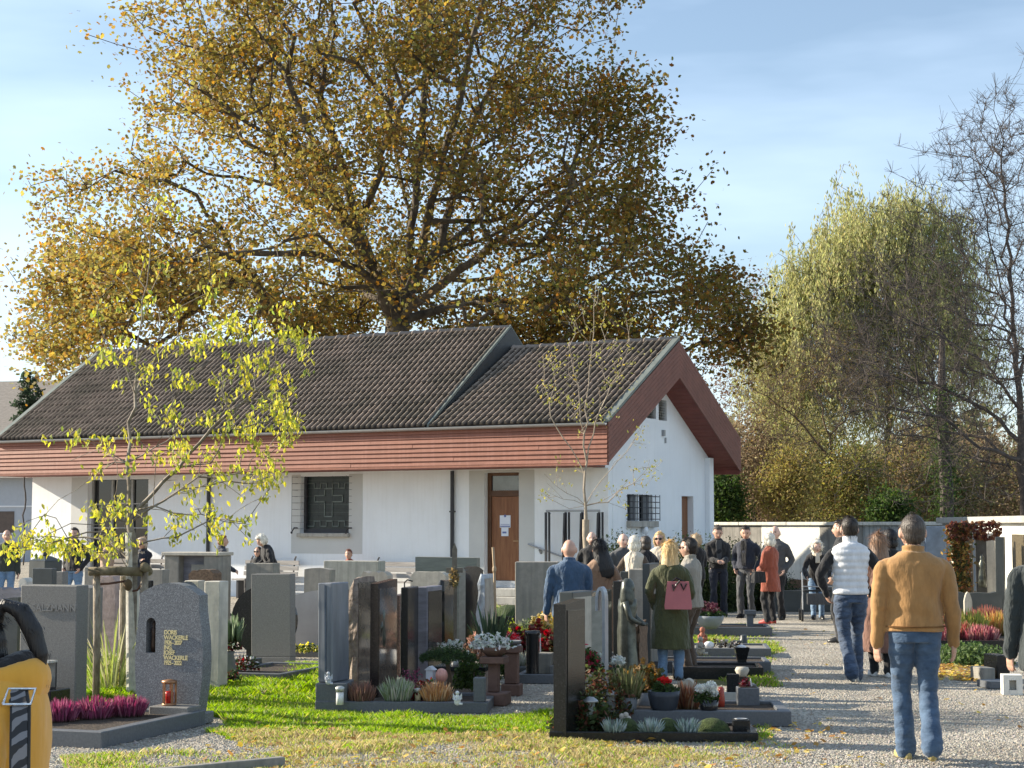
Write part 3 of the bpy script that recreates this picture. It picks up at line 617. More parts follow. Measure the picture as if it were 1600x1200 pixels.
# bench along the wall
bw = mat('bench_wood', (.33, .31, .29), .8, .2, 5, .3, 30, stretch=(.4, 4, 4))
def bench(pxa, pxb, lab):
    a = fx(pxa, 900, OV - .75); b_ = fx(pxb, 900, OV - .75); A_ = MW @ Vector((a.x, OV - .75, 0)); L_ = b_.x - a.x
    t_ = thing('bench', lab, 'bench', A_, -TH, 'slatted benches along the chapel wall')
    for i in range(3): MB().box(0, L_, .0 + .14 * i, .12 + .14 * i, .42, .455).build('seat_slat', bw, t_)
    for i in range(3): MB().box(0, L_, .46 + .03 * i, .49 + .03 * i, .52 + i * .13, .62 + i * .13).build('back_slat', bw, t_)
    for xx_ in (.15, L_ - .15):
        MB().box(xx_ - .03, xx_ + .03, .02, .44, 0, .415).build('leg', steel, t_); f = MB(); f.tube([(xx_, .50, .40), (xx_, .575, .92), (xx_ + .02, .60, .98)], .022, 6); f.build('back_frame', steel, t_)
bench(362, 446, 'slatted grey bench at the chapel wall, left one with people around')
bench(560, 702, 'slatted grey bench at the chapel wall, below the cross window')
bench(150, 236, 'pale slatted bench under the big dark chapel window')
# steel frame stand beside the door (hanging straps)
p = gp(905, 930); base = MW @ Vector((fx(851, 900, OV - .35).x, OV - .35, 0)); xr2 = fx(938, 900, OV - .35).x - fx(851, 900, OV - .35).x
t_ = thing('wreath_rack', 'tall dark steel rack standing at the chapel wall right of the door', 'rack', base, -TH)
ht = 2.02
MB().tube([(.04, 0, ht), (xr2, 0, ht)], .022, 6).build('top_bar', zinc, t_); MB().tube([(.04, .0, ht), (.0, .28, ht - .06)], .015, 6).build('top_bar', zinc, t_)
for q in (0.0, .36, .66, .96):
    f = MB(); f.box(q * xr2, q * xr2 + .05, 0, .03, 0, ht - .03); f.box(q * xr2 + .055, q * xr2 + .09 , .06, .10, 0, ht - .03); f.build('post', steel, t_)
    if 0 < q: MB().prism([(q * xr2 - .16 * 0 - .02, 0), (q * xr2 + .0, ht - .05), (q * xr2 + .045, ht - .05), (q * xr2 - .07, 0)], -.05, -.02, 'y').build('brace', steel, t_)

# ================================================================ far house on the left
hb = thing('house', 'grey house with pale tiled roof seen past the left end of chapel', 'building', at(-60, 820, 82) * 1.0, R(-12)); hb.location.z = 0
hwall = mat('grey_render', (.42, .45, .50), .8, .05)
MB().box(-9, 4.7, 0, 9, 0, 4.1).build('wall', hwall, hb)
MB().prism([(-.6, 3.9), (9.6, 3.9), (4.5, 8.9)], -9.5, 5.1, 'x').build('roof', mat('pale_roof', (.26, .23, .20), .9, .2, 6, .5, 12, stretch=(1, 3, 3)), hb)
MB().box(-9, 4.8, -.04, .0, 2.55, 2.62).build('band', white_paint, hb)
for i in range(6):
    w_ = MB().box(3.6 - i * 1.7, 4.4 - i * 1.7, -.03, -.003, 1.35, 2.35).build('window', mat('brown_pane', (.10, .07, .06), .2), hb); MB().box(3.55 - i * 1.7, 4.45 - i * 1.7, -.05, -.031, 1.27, 1.34).build('sill', white_paint, w_)
# ================================================================ cemetery wall
wt = thing('cemetery_wall', 'long low white plastered cemetery wall with flat coping behind the mourners', 'wall')
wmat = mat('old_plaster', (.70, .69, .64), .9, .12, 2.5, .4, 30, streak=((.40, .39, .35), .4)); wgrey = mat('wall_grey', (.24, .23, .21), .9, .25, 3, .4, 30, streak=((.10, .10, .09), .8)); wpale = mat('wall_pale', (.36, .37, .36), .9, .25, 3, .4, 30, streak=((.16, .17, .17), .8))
WA = Vector((xat(1085, 46.5), 46.5, 0)); WB = Vector((xat(1480, 40.0), 40.0, 0)); wl_ = (WB - WA).length; wt.location = WA; wt.rotation_euler = (0, 0, math.atan2(WB.y - WA.y, WB.x - WA.x)); zt = 1.79
def wfrac(px):
    k = (px - 800) / F * 1.0033; return (k * WA.y - WA.x) / ((WB.x - WA.x) - k * (WB.y - WA.y)) * wl_
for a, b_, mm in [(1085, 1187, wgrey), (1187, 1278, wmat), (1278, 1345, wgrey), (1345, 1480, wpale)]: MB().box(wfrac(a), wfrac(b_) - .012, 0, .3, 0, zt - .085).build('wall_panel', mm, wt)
for k in range(5): MB().box(wl_ * k / 5 - .05 * (k == 0), wl_ * (k + 1) / 5 - .008, -.08, .38, zt - .083, zt, bev=.01).build('coping', mat('coping', (.58, .56, .50), .85, .15, 4, streak=((.3, .29, .25), .5)), wt)
A_ = at(1474, 900, 39.0); B_ = at(1680, 900, 27.5); dv = (B_ - A_); L_ = math.hypot(dv.x, dv.y)
w2 = thing('cemetery_wall', 'nearer bright white cemetery wall with concrete coping at right edge', 'wall', (A_.x, A_.y, 0), math.atan2(dv.y, dv.x)); z2 = 1.88
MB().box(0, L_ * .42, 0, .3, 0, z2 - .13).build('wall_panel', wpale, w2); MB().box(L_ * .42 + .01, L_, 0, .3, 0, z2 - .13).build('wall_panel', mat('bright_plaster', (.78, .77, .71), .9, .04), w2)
for k in range(4): MB().box(L_ * k / 4, L_ * (k + 1) / 4 - .01, -.14, .42, z2 - .128, z2, bev=.01).build('coping', concrete, w2)
pl = MB(); pl.box(L_ * .63, L_ * .8, -.05, -.003, .72, 1.55); pl.build('plaque', mat('bronze_plaque', (.16, .13, .08), .4, .4, 20, metal=.5), w2)
# ================================================================ TREES
bark_plane = mat('bark_plane', (.06, .046, .034), .9, .4, 3, .6, 12, bdist=.03, col2=(.13, .105, .075)); bark_dark = mat('bark_dark', (.075, .062, .055), .9, .3, 5, .5, 20)
bark_grey = mat('bark_grey', (.15, .135, .12), .85, .3, 9, .4, 30, col2=(.25, .235, .21)); lm = leafmat('leaf', .45); lmt = leafmat('tree_leaf', .42, .6)
def dome(n, c, prof, rng, nb=150, spread=1.3, clump=.7, yscale=1., shell=.45):
    zs = np.array([p[0] for p in prof]); rs = np.array([p[1] for p in prof])
    def samp(k, sh):
        z = rng.uniform(zs[0], zs[-1], k * 4); rr = np.interp(z, zs, rs); keep = rng.random(len(z)) < (rr / rs.max()) ** 1.3; z, rr = z[keep][:k], rr[keep][:k]
        a = rng.uniform(0, 2 * pi, len(z)); u = rng.random(len(z)) ** sh * rr; return np.stack([c[0] + u * np.cos(a), c[1] + u * np.sin(a) * yscale, z], 1)
    B = samp(nb, shell); k = int(n * clump); P = B[rng.integers(0, len(B), k)] + rng.normal(size=(k, 3)) * spread * np.array([1, 1, .7])
    return np.concatenate([P, samp(n - k, .5)])
def leafcloud(tips, per, spread, rng): return np.repeat(tips, per, 0) + rng.normal(size=(len(tips) * per, 3)) * spread

# the big plane tree
rng = np.random.default_rng(11); CX, CY = -4.2, 60.
t_ = thing('plane_tree', 'huge spreading plane tree with yellow brown autumn leaves behind the chapel', 'tree', (0, 0, 0))
prof = [(6.0, 10.3), (7.2, 11.7), (9, 11.6), (11.5, 10.7), (14, 9.7), (17, 9.0), (19.5, 8.3), (22, 7.), (25, 3.)]
att = dome(5200, (CX, CY), prof, rng, 340, .75, .9, shell=.36); att = np.concatenate([att] + [np.array(at(a, b_, CY + d_)) + rng.normal(size=(k, 3)) * np.array([s_, s_, s_ * .7]) for a, b_, d_, s_, k in ((95, 450, -1, .9, 70), (125, 520, 1, .9, 70), (85, 560, 2, .6, 35), (165, 400, -2, .9, 60), (85, 400, 2, .5, 20), (200, 480, 0, 1.2, 80), (250, 400, -3, 1.2, 70), (450, 480, 2, 1.3, 110), (560, 500, 4, 1.2, 90), (720, 500, 4, 1.3, 110), (850, 490, 2, 1.2, 100), (960, 520, 3, 1.2, 90), (640, 440, 5, 1.4, 90), (130, 320, 0, .9, 90), (1150, 520, 0, .8, 80), (1120, 450, 2, .8, 60))]); att = att[~((att[:, 2] < 8.2) & (att[:, 1] < 55))]
hole = wav(att[:, 0], att[:, 2], 1.5, 77) + .7 * wav(att[:, 1], att[:, 2], 1.7, 78) + .5 * wav(att[:, 0] + att[:, 1], att[:, 2], 3., 79); cen = np.exp(-((att[:, 0] + 4) / 7) ** 2 - ((att[:, 2] - 9) / 6) ** 2); att = att[hole > -.56 + .30 * cen]; print('att', len(att))
tb = at(622, 520, CY); bx, by = tb.x, CY
def Q(px, py, dy=0): p = at(px, py, CY + dy); return (p.x, p.y, p.z)
limbs = [[(bx, by, 0), (bx, by, 4), Q(622, 500), Q(640, 400), Q(655, 250), Q(668, 90), Q(660, -40)],
         [Q(622, 500), Q(595, 450, -1), Q(560, 380, -2), Q(520, 300, -3), Q(480, 200, -4), Q(430, 90, -3)],
         [Q(622, 495), Q(590, 420, 2), Q(530, 350, 3), Q(430, 290, 4), Q(320, 260, 5)],
         [Q(560, 380, -2), Q(540, 270, -3), Q(400, 200, -5), Q(280, 120, -6)],
         [Q(640, 470), Q(690, 380, 1), Q(710, 300, 2), Q(745, 180, 3), Q(800, 60, 4)],
         [Q(640, 490), Q(720, 420, -3), Q(800, 360, -5), Q(900, 290, -6), Q(1000, 230, -6)],
         [Q(630, 500), Q(740, 470, 2), Q(850, 470, 3), Q(960, 420, 3), Q(1080, 400, 2)],
         [Q(612, 470), Q(560, 420, -2), Q(470, 395, -3), Q(340, 400, -3), Q(220, 420, -3), Q(110, 440, -2)],
         [Q(640, 430), Q(640, 330, 5), Q(600, 180, 8), Q(580, 50, 8)], [Q(650, 440), Q(760, 330, 5), Q(880, 180, 7)], [Q(610, 480), Q(540, 440, 6), Q(400, 430, 8)], [Q(575, 430), Q(545, 300, 1), Q(500, 150, 1), Q(520, 20, 2)], [Q(660, 430), Q(690, 250, -2), Q(730, 100, -3), Q(760, -20, -3)]]
A, par, r, tips = grow(limbs, att, rng, seg=.7, w=.22, jit=.10, up=.03, rtip=.014, expo=2.35)
r = np.where(r > .13, r * 1.45, np.where(r > .035, r * (1.15 + .3 * (r - .035) / .095) + .005, r)); wood('trunk', A, par, r, bark_plane, t_)
tp = A[tips]; P = leafcloud(tp, 27, .33, rng); n = len(P)
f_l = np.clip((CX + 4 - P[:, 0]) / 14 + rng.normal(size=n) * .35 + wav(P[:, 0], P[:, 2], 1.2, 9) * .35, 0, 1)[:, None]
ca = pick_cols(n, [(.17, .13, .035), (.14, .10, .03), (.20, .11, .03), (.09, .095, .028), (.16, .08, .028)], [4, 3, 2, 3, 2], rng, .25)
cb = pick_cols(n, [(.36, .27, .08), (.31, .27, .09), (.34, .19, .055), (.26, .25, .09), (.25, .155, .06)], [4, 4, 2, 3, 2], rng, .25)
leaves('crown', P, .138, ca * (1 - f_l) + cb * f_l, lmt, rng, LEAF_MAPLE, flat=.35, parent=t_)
print('plane leaves', n)

# weeping willow
rng = np.random.default_rng(12); WY = 82.
t_ = thing('willow_tree', 'tall pale green weeping willow with hanging shoots behind the wall', 'tree', (0, 0, 0))
bl = [(1395, 330, 2.4), (1330, 345, 1.8), (1450, 340, 1.8), (1260, 440, 2.1), (1330, 470, 2.0), (1232, 500, 1.8), (1218, 550, 1.5), (1290, 400, 1.8), (1420, 470, 2.2), (1480, 430, 1.9), (1380, 400, 2.0), (1300, 560, 2), (1390, 570, 2.2), (1230, 610, 1.4), (1500, 530, 2)]
att = np.concatenate([np.array(at(a, b_, WY)) + rng.normal(size=(75, 3)) * s_ * np.array([.5, .7, .34]) for a, b_, s_ in bl]); wb = at(1385, 700, WY)
A, par, r, tips = grow([[(wb.x, WY, 0), (wb.x, WY, 4.5), tuple(at(1390, 560, WY)), tuple(at(1395, 420, WY))], [tuple(at(1390, 600, WY)), tuple(at(1330, 520, WY - 1)), tuple(at(1270, 470, WY))], [tuple(at(1390, 580, WY)), tuple(at(1450, 480, WY)), tuple(at(1470, 400, WY))]], att, rng, seg=.5, w=.2, jit=.12, up=.12, rtip=.010)
st_ = []; par2 = list(par); A2 = list(A); r2 = list(r); LP = []; LR = []
for tpi in tips:
    for s_ in range(2):
        q = tpi; p = A[tpi].copy(); ln = rng.uniform(1.2, 4.0); k = 6; dx, dy = rng.normal() * .25, rng.normal() * .25
        for i in range(k):
            p = p + np.array([dx * (1 - i / k) * .6, dy * (1 - i / k) * .6, -ln / k * (.4 + .8 * min(1, i / 2))]); A2.append(p.copy()); par2.append(q); q = len(A2) - 1; r2.append(.005)
            m_ = 8; LP.append(p + rng.normal(size=(m_, 3)) * np.array([.10, .10, .22]))
wood('trunk', np.array(A2), np.array(par2), np.array(r2), mat('bark_willow', (.13, .11, .06), .9), t_, thin=3)
P = np.concatenate(LP); n = len(P); rt_ = rand_rot(n, rng, 0); d = rng.normal(size=(n, 3)) * .35; d[:, 2] -= 1; d /= np.linalg.norm(d, axis=1)[:, None]; a = np.cross(d, rng.normal(size=(n, 3))); a /= np.linalg.norm(a, axis=1)[:, None]
leaves('crown', P, .23, pick_cols(n, [(.37, .37, .17), (.31, .32, .145), (.42, .385, .19), (.25, .25, .12)], [4, 4, 2, 3], rng), lmt, rng, (LEAF_SLIM[0] * np.array([1.6, 1, 1]), LEAF_SLIM[1]), rots=np.stack([a, d, np.cross(a, d)], 2), parent=t_)

# bare tree at the right edge
def bare(name, lab, limbs, blobs, Y, seed, m_, rt=.006, twig=6, tl=.35, leaf=None):
    rng = np.random.default_rng(seed); t_ = thing(name, lab, 'tree', (0, 0, 0))
    att = np.concatenate([np.array(at(a, b_, Y)) + rng.normal(size=(k, 3)) * s_ * np.array([.6, .9, .45]) for a, b_, s_, k in blobs])
    A, par, r, tips = grow(limbs, att, rng, seg=.4, w=.25, jit=.10, up=.05, rtip=rt)
    n0 = len(A); src = np.concatenate([np.repeat(tips, twig), rng.integers(n0 // 4, n0, len(tips) * 2)]); d = rng.normal(size=(len(src), 3)); d[:, 2] += .6; d *= tl * .5
    A = np.concatenate([A, A[src] + d]); par = np.concatenate([par, src]); r = np.concatenate([r, np.full(len(src), rt * .6)])
    wood('trunk', A, par, r, m_, t_)
    if leaf: P = leafcloud(A[tips], leaf[0], leaf[1], rng); leaves('crown', P, leaf[2], pick_cols(len(P), leaf[3], [1] * len(leaf[3]), rng, .3), lmt, rng, LEAF_OVAL, parent=t_)
    return t_
BY = 46.; A3 = lambda a, b_, dy=0: tuple(at(a, b_, BY + dy))
bare('bare_tree', 'big leafless dark tree leaning in from the right edge behind the wall',
     [[(at(1600, 800, BY).x, BY, 0), A3(1600, 800), A3(1594, 640), A3(1580, 450), A3(1570, 300), A3(1555, 150)], [A3(1596, 700), A3(1540, 640, 1), A3(1460, 600, 1), A3(1380, 585, 2)], [A3(1594, 640), A3(1530, 560, -2), A3(1440, 510, -2), A3(1360, 470, -2)], [A3(1588, 560), A3(1560, 430, 2), A3(1530, 300, 2), A3(1515, 210, 2)], [A3(1590, 600), A3(1640, 450), A3(1660, 300)], [A3(1600, 720), A3(1530, 700, -1), A3(1470, 650, -1), A3(1400, 640, -2)], [A3(1582, 500), A3(1540, 420, -2), A3(1480, 360, -2)]],
     [(1550, 500, 2.2, 260), (1500, 420, 2, 170), (1540, 320, 1.8, 160), (1520, 240, 1.1, 60), (1590, 230, 1.3, 90), (1570, 170, .9, 40), (1440, 560, 2., 220), (1370, 600, 1.8, 150), (1450, 650, 2., 170), (1540, 620, 2.2, 200), (1600, 400, 2.4, 200), (1330, 540, 1.2, 60), (1400, 470, 1.6, 120), (1640, 300, 2.2, 120), (1530, 720, 1.6, 80)], BY, 31, bark_dark, .0065)
BZ = 72.; B3 = lambda a, b_, dy=0: tuple(at(a, b_, BZ + dy))
bare('bare_tree', 'slim leafless tree with forked stem behind the wall left of the willow trunk', [[(at(1302, 800, BZ).x, BZ, 0), B3(1302, 800), B3(1298, 700), B3(1280, 620), B3(1250, 560)], [B3(1298, 700), B3(1320, 640, 1), B3(1345, 580, 1)], [B3(1298, 720), B3(1240, 650), B3(1200, 620)]],
     [(1260, 600, 1.7, 130), (1340, 600, 1.5, 110), (1200, 620, 1.4, 110), (1300, 550, 1.4, 90), (1230, 700, 1.4, 80), (1180, 560, 1.2, 60)], BZ, 32, mat('bark_brown', (.12, .08, .05), .9), .0065, leaf=(3, .3, .09, [(.20, .14, .05), (.24, .19, .06), (.13, .09, .04)]))
# beech far behind between chapel and willow
def bushy(name, lab, cat, px, py_top, py_bot, wpx, Y, pal, wts, seed, nleaf, ls, m_=None, base=0., group=None, ntip=260, shape=LEAF_OVAL, dens=.33, stem=True, flat=.3, mtl=None):
    rng = np.random.default_rng(seed); c = at(px, (py_top + py_bot) / 2, Y); zt, zb_ = zat(py_top, Y), max(.05, zat(py_bot, Y)); rx = wpx / 2 / F * Y; rz = (zt - zb_) / 2
    t_ = thing(name, lab, cat, (0, 0, 0), 0, group)
    v = rng.normal(size=(ntip, 3)); v /= np.linalg.norm(v, axis=1)[:, None]; v *= (rng.random((ntip, 1)) ** .4); att = np.array([c.x, Y, (zt + zb_) / 2]) + v * np.array([rx, rx * .8, rz])
    att[:, 0] += wav(att[:, 2], att[:, 1], 1.3, seed) * rx * .15
    A, par, r, tips = grow([[(c.x, Y, 0), (c.x + rng.normal() * .1 * rx, Y, zb_ + .5 * rz)]], att, rng, seg=max(.12, rz * .2), w=.15, jit=.1, up=.05, rtip=.006 if rz > 1 else .003)
    if stem: wood('trunk', A, par, r, m_ or bark_dark, t_)
    per = max(1, nleaf // ntip); P = leafcloud(A[tips], per, dens * min(rx, rz) * .5, rng); P[:, 2] = np.maximum(P[:, 2], .03)
    leaves('crown', P, ls, pick_cols(len(P), pal, wts, rng, .25), mtl or lmt, rng, shape, flat=flat, parent=t_); return t_
bushy('beech_tree', 'reddish brown beech crown showing far off between chapel roof and willow', 'tree', 1175, 418, 700, 150, 96, [(.17, .11, .08), (.12, .08, .06), (.2, .15, .1)], [2, 2, 1], 41, 7000, .16, ntip=420)
bushy('poplar_tree', 'bare greyish treetop rising between beech and bright willow', 'tree', 1225, 450, 720, 110, 98, [(.16, .15, .11), (.12, .12, .1)], [1, 1], 42, 3200, .16, ntip=380)
OL = [(.18, .18, .08), (.24, .21, .10), (.13, .13, .06)]; BR = [(.21, .16, .105), (.15, .11, .075), (.27, .22, .14)]; YE = [(.28, .24, .08), (.22, .2, .07), (.2, .15, .07)]; GR = [(.05, .09, .025), (.08, .12, .03), (.035, .06, .02)]
THK = [('green ivy covered bush directly right of the chapel corner', 1130, 735, 830, 70, 46, GR, 6000), ('brown leaved thicket behind the wall above the dark jacketed men', 1180, 640, 830, 120, 49, BR, 7000), ('yellow leaved shrub behind the wall left of the slim bare tree', 1232, 700, 825, 90, 45.5, YE, 4200),
       ('olive shrub behind the wall above the woman with walker', 1280, 640, 830, 120, 52, OL, 6000), ('bright yellow and green shrub behind the wall above the white vest', 1330, 690, 830, 110, 47, [(.27, .25, .08), (.17, .18, .06), (.2, .15, .07)], 6000), ('low dark evergreen bush peeping over the wall left of the tan jacket', 1392, 768, 840, 75, 43.5, GR, 4200),
       ('brown and yellow shrub right of the evergreen bush behind the wall', 1440, 660, 830, 120, 50, BR + YE[:1], 6500), ('dull olive tangle behind the wall above the tan jacketed man', 1480, 700, 830, 110, 46.5, OL + BR[:1], 6000), ('red brown hedge mass behind the nearer white wall', 1540, 680, 830, 150, 51, BR, 8000), ('brown thicket at the far right edge behind the wall', 1620, 690, 830, 130, 48, BR + OL[:1], 7000)]
for i, (lab, px, yt, yb, wp, Y, pal, nl) in enumerate(THK):
    bushy('shrub', lab, 'shrub', px, yt, yb, wp, Y + 24, pal, [1] * len(pal), 50 + i, int(nl * 1.2), .14, group='shrubs and thicket beyond the cemetery wall', dens=.5)
# ivy-wrapped trunks behind wall
f_ = thing('ivy_trunk', 'thick dark ivy wrapped trunk rising behind the tan jacketed man', 'tree', (at(1478, 800, 66).x, 66, 0)); rng = np.random.default_rng(70)
MB().tube([(0, 0, 0), (.05, 0, 3), (-.1, 0, 6), (0, 0, 9)], [.3, .26, .2, .1], 8).build('trunk', bark_dark, f_)
P = np.stack([rng.normal(size=5000) * .3, rng.normal(size=5000) * .3, rng.uniform(0, 7, 5000)], 1); leaves('crown', P, .11, pick_cols(5000, GR, [1, 1, 1], rng), lmt, rng, LEAF_OVAL, parent=f_)
# far woodland mass
rng = np.random.default_rng(71); n = 60000; P = np.stack([rng.uniform(8, 60, n), rng.uniform(95, 112, n), rng.random(n) ** 1.1 * 8.6], 1); P[:, 2] *= .72 + .28 * np.sin(P[:, 0] * .9) * np.sin(P[:, 0] * .37 + 1)
leaves('woodland', P, .42, pick_cols(n, [(.20, .16, .10), (.17, .17, .09), (.25, .21, .13)], [2, 2, 1], rng), lmt, rng, LEAF_MAPLE, kind='stuff', label='far brown woodland reading as one mass beyond the wall')
n = 26000; P = np.stack([rng.uniform(-30, 12, n), rng.uniform(90, 98, n), rng.random(n) * 5.5], 1)
leaves('woodland', P, .42, pick_cols(n, [(.10, .09, .05), (.08, .09, .04)], [2, 2], rng), lmt, rng, LEAF_MAPLE, kind='stuff', label='far dark tree belt behind chapel and plane tree')
bushy('conifer_tree', 'small dark conifer showing between grey house roof and chapel roof', 'tree', 42, 575, 700, 40, 74, [(.03, .05, .03), (.04, .06, .035)], [1, 1], 73, 2500, .16, ntip=120)

# ---- young tree on the left, staked
SY = gp(205, 1092).y; sx_ = gp(205, 1092).x
rng = np.random.default_rng(81)
t_ = thing('young_tree', 'young staked tree with whitewashed stem and yellow green drooping leaves', 'tree', (0, 0, 0))
s3 = lambda a, b_, dy=0: np.array(at(a, b_, SY + dy))
limbs = [[s3(206, 1095), s3(205, 1000), s3(204, 880), s3(202, 760), s3(204, 690), s3(215, 560), s3(222, 470), s3(235, 380), s3(243, 300)],
         [s3(203, 815), s3(240, 770), s3(280, 730), s3(330, 670), s3(400, 610), s3(450, 560)], [s3(204, 820), s3(260, 780), s3(310, 745, .3), s3(400, 742, .4), s3(450, 745, .4)],
         [s3(205, 800), s3(240, 790, -.3), s3(300, 805, -.4), s3(350, 815, -.5), s3(395, 820, -.5)], [s3(203, 725), s3(180, 722), s3(120, 765), s3(70, 805), s3(25, 830)],
         [s3(204, 830), s3(150, 820, -.3), s3(110, 818, -.4), s3(50, 850, -.5)], [s3(204, 715), s3(260, 690, .4), s3(330, 640, .5), s3(410, 640, .6), s3(485, 655, .6)],
         [s3(215, 600), s3(260, 540, .3), s3(330, 500, .4), s3(420, 540, .5)], [s3(210, 620), s3(195, 570, -.3), s3(170, 555, -.4)], [s3(215, 560), s3(270, 490, -.4), s3(330, 440, -.5)], [s3(222, 470), s3(180, 430, .3), s3(150, 420, .3)],
         [s3(228, 420), s3(290, 360, .3), s3(330, 350, .3)], [s3(204, 740), s3(160, 700, .4), s3(110, 720, .5)], [s3(205, 780), s3(180, 800, -.3), s3(150, 860, -.4)], [s3(235, 380), s3(212, 320), s3(215, 280)]]
BL = [(60, 835, 34, 22), (110, 850, 30, 18), (30, 850, 20, 12), (150, 790, 24, 10), (165, 845, 26, 16), (180, 790, 20, 8), (150, 740, 25, 5), (130, 685, 22, 8), (180, 690, 20, 7), (170, 560, 22, 8), (205, 545, 20, 6), (200, 585, 18, 4), (250, 555, 30, 10), (240, 630, 26, 8),
      (270, 710, 30, 14), (310, 700, 36, 14), (330, 660, 30, 12), (390, 590, 44, 20), (430, 560, 40, 18), (370, 520, 44, 18), (320, 540, 36, 14), (450, 500, 30, 10), (480, 540, 24, 8), (440, 610, 40, 20), (400, 660, 46, 22), (460, 660, 26, 14), (380, 700, 44, 16), (340, 740, 36, 9),
      (400, 742, 36, 12), (440, 748, 14, 6), (300, 780, 36, 9), (330, 820, 30, 13), (385, 823, 18, 7), (270, 830, 26, 7), (295, 600, 30, 6), (300, 500, 30, 5), (250, 470, 24, 3), (340, 450, 30, 4), (180, 480, 30, 3), (220, 400, 30, 3), (240, 330, 20, 3)]
att = []; 
for a, b_, s_, k in BL:
    q = rng.normal(size=(k, 3)); att.append(np.array([s3(a + q[i, 0] * s_ * .8, b_ + q[i, 1] * s_ * .5, q[i, 2] * .35) for i in range(max(3, int(k * .72)))]))
att = np.concatenate(att); A, par, r, tips = grow(limbs, att, rng, seg=.16, w=.35, jit=.06, up=.05, rtip=.0035, expo=2.2)
zz = A[:, 2]; mk = (zz < 1.62) & (np.abs(A[:, 0] - sx_) < .08) & (np.abs(A[:, 1] - SY) < .08); A[mk, 0] = sx_; A[mk, 1] = SY; r = np.where(mk, .042, r)
wood('trunk', A, par, r, mat('young_bark', (.17, .14, .11), .85, .3, 12, .3, 30, col2=(.27, .24, .2)), t_, k=6)
wh = MB(); wh.tube([Vector(s3(206, 1098)), Vector(s3(205, 1000)), Vector(s3(204.5, 880)), Vector(s3(203, 832))], [.056, .052, .050, .048], 10); wh.build('whitewash', mat('whitewash', (.52, .50, .44), .9, .25, 14, .4, 40, streak=((.25, .24, .2), .6)), t_)
P = leafcloud(A[tips], 12, .042, rng); P[:, 2] -= rng.random(len(P)) * .06; n = len(P); d = rng.normal(size=(n, 3)) * .45; d[:, 2] -= 1; d /= np.linalg.norm(d, axis=1)[:, None]; a = np.cross(d, rng.normal(size=(n, 3))); a /= np.linalg.norm(a, axis=1)[:, None]
leaves('foliage', P, .058, pick_cols(n, [(.46, .43, .08), (.34, .36, .07), (.50, .45, .10), (.19, .23, .06)], [4, 3, 2, 2], rng, .2), leafmat('young_leaf', .42), rng, LEAF_OVAL, rots=np.stack([a, d, np.cross(a, d)], 2), parent=t_)
# tree stakes (one thing: three posts, cross logs, strap)
logw = mat('raw_log', (.22, .17, .12), .9, .3, 9, .6, 25, stretch=(3, 3, 1), col2=(.36, .31, .24)); logt = mat('weathered_log', (.12, .095, .055), .9, .4, 9, .6, 25, col2=(.22, .18, .11))
t_ = thing('tree_stake', 'wooden stake frame of posts and cross logs bracing the young tree', 'support', (0, 0, 0))
def post(a, y0, b_, y1, Y, rr, nm='post', m_=logw):
    p = at(a, y0, Y); q = at(b_, y1, Y); f = MB(); f.smooth = True; f.tube([p, p.lerp(q, .5) + Vector((.005, 0, 0)), q], [rr, rr * 1.02, rr * .97], 12); return f.build(nm, m_, t_)
p = post(150, 1092, 151, 894, SY - .35, .036); post(222, 1092, 226, 892, SY - .35, .038); q = at(190, 1070, SY + .45); f = MB(); f.tube([(q.x, q.y, 0), (q.x, q.y, zat(900, SY + .45))], .035, 8); f.build('post', logw, t_)
f = MB(); f.smooth = True; f.tube([at(139, 893, SY - .41), at(180, 892, SY - .41), at(222, 893.5, SY - .41)], [.042, .045, .043], 12); f.build('cross_log', logt, t_)
f = MB(); f.smooth = True; f.tube([at(226, 886, SY - .50), at(232, 893, SY + .4)], [.047, .045], 12); f.build('cross_log', logt, t_)
f = MB(); f.smooth = True; f.tube([at(150, 893, SY - .45), at(190, 890, SY + .43)], [.035, .035], 8); f.build('cross_log', logt, t_)
f = MB(); f.tube([at(150, 913, SY - .38), at(170, 912, SY - .2), at(196, 908, SY - .05)], .011, 6); f.tube([at(226, 905, SY - .36), at(215, 922, SY - .1), at(200, 925, SY + .03)], .010, 6); f.build('strap', mat('strap', (.10, .045, .035), .8), t_)
f = MB(); f.smooth = True; f.ball(at(200, 914, SY - .07), (.045, .05, .06), 8, 6); f.build('tie', mat('tie_rope', (.13, .09, .05), .9), t_)

# second young tree near the chapel corner
TY = 31.; s4 = lambda a, b_, dy=0: np.array(at(a, b_, TY + dy)); rng = np.random.default_rng(91)
t_ = thing('young_tree', 'slender young tree with pale stem and sparse leaves in front of chapel gable', 'tree', (0, 0, 0))
b0 = s4(917, 950); b0[2] = 0
limbs = [[b0, s4(917, 860), s4(915, 790), s4(914, 740), s4(912, 680), s4(920, 600), s4(928, 500), s4(932, 440)], [s4(917, 800), s4(950, 785), s4(990, 755), s4(1035, 720)], [s4(916, 780), s4(940, 750), s4(965, 720), s4(1000, 670)], [s4(916, 800), s4(890, 795), s4(860, 780), s4(843, 765)], [s4(915, 795), s4(880, 780), s4(855, 755)], [s4(914, 750), s4(892, 700), s4(860, 650), s4(850, 600)], [s4(914, 730), s4(930, 660), s4(955, 600), s4(985, 540)], [s4(913, 700), s4(905, 620), s4(890, 540)], [s4(915, 790), s4(870, 760), s4(850, 740)]]
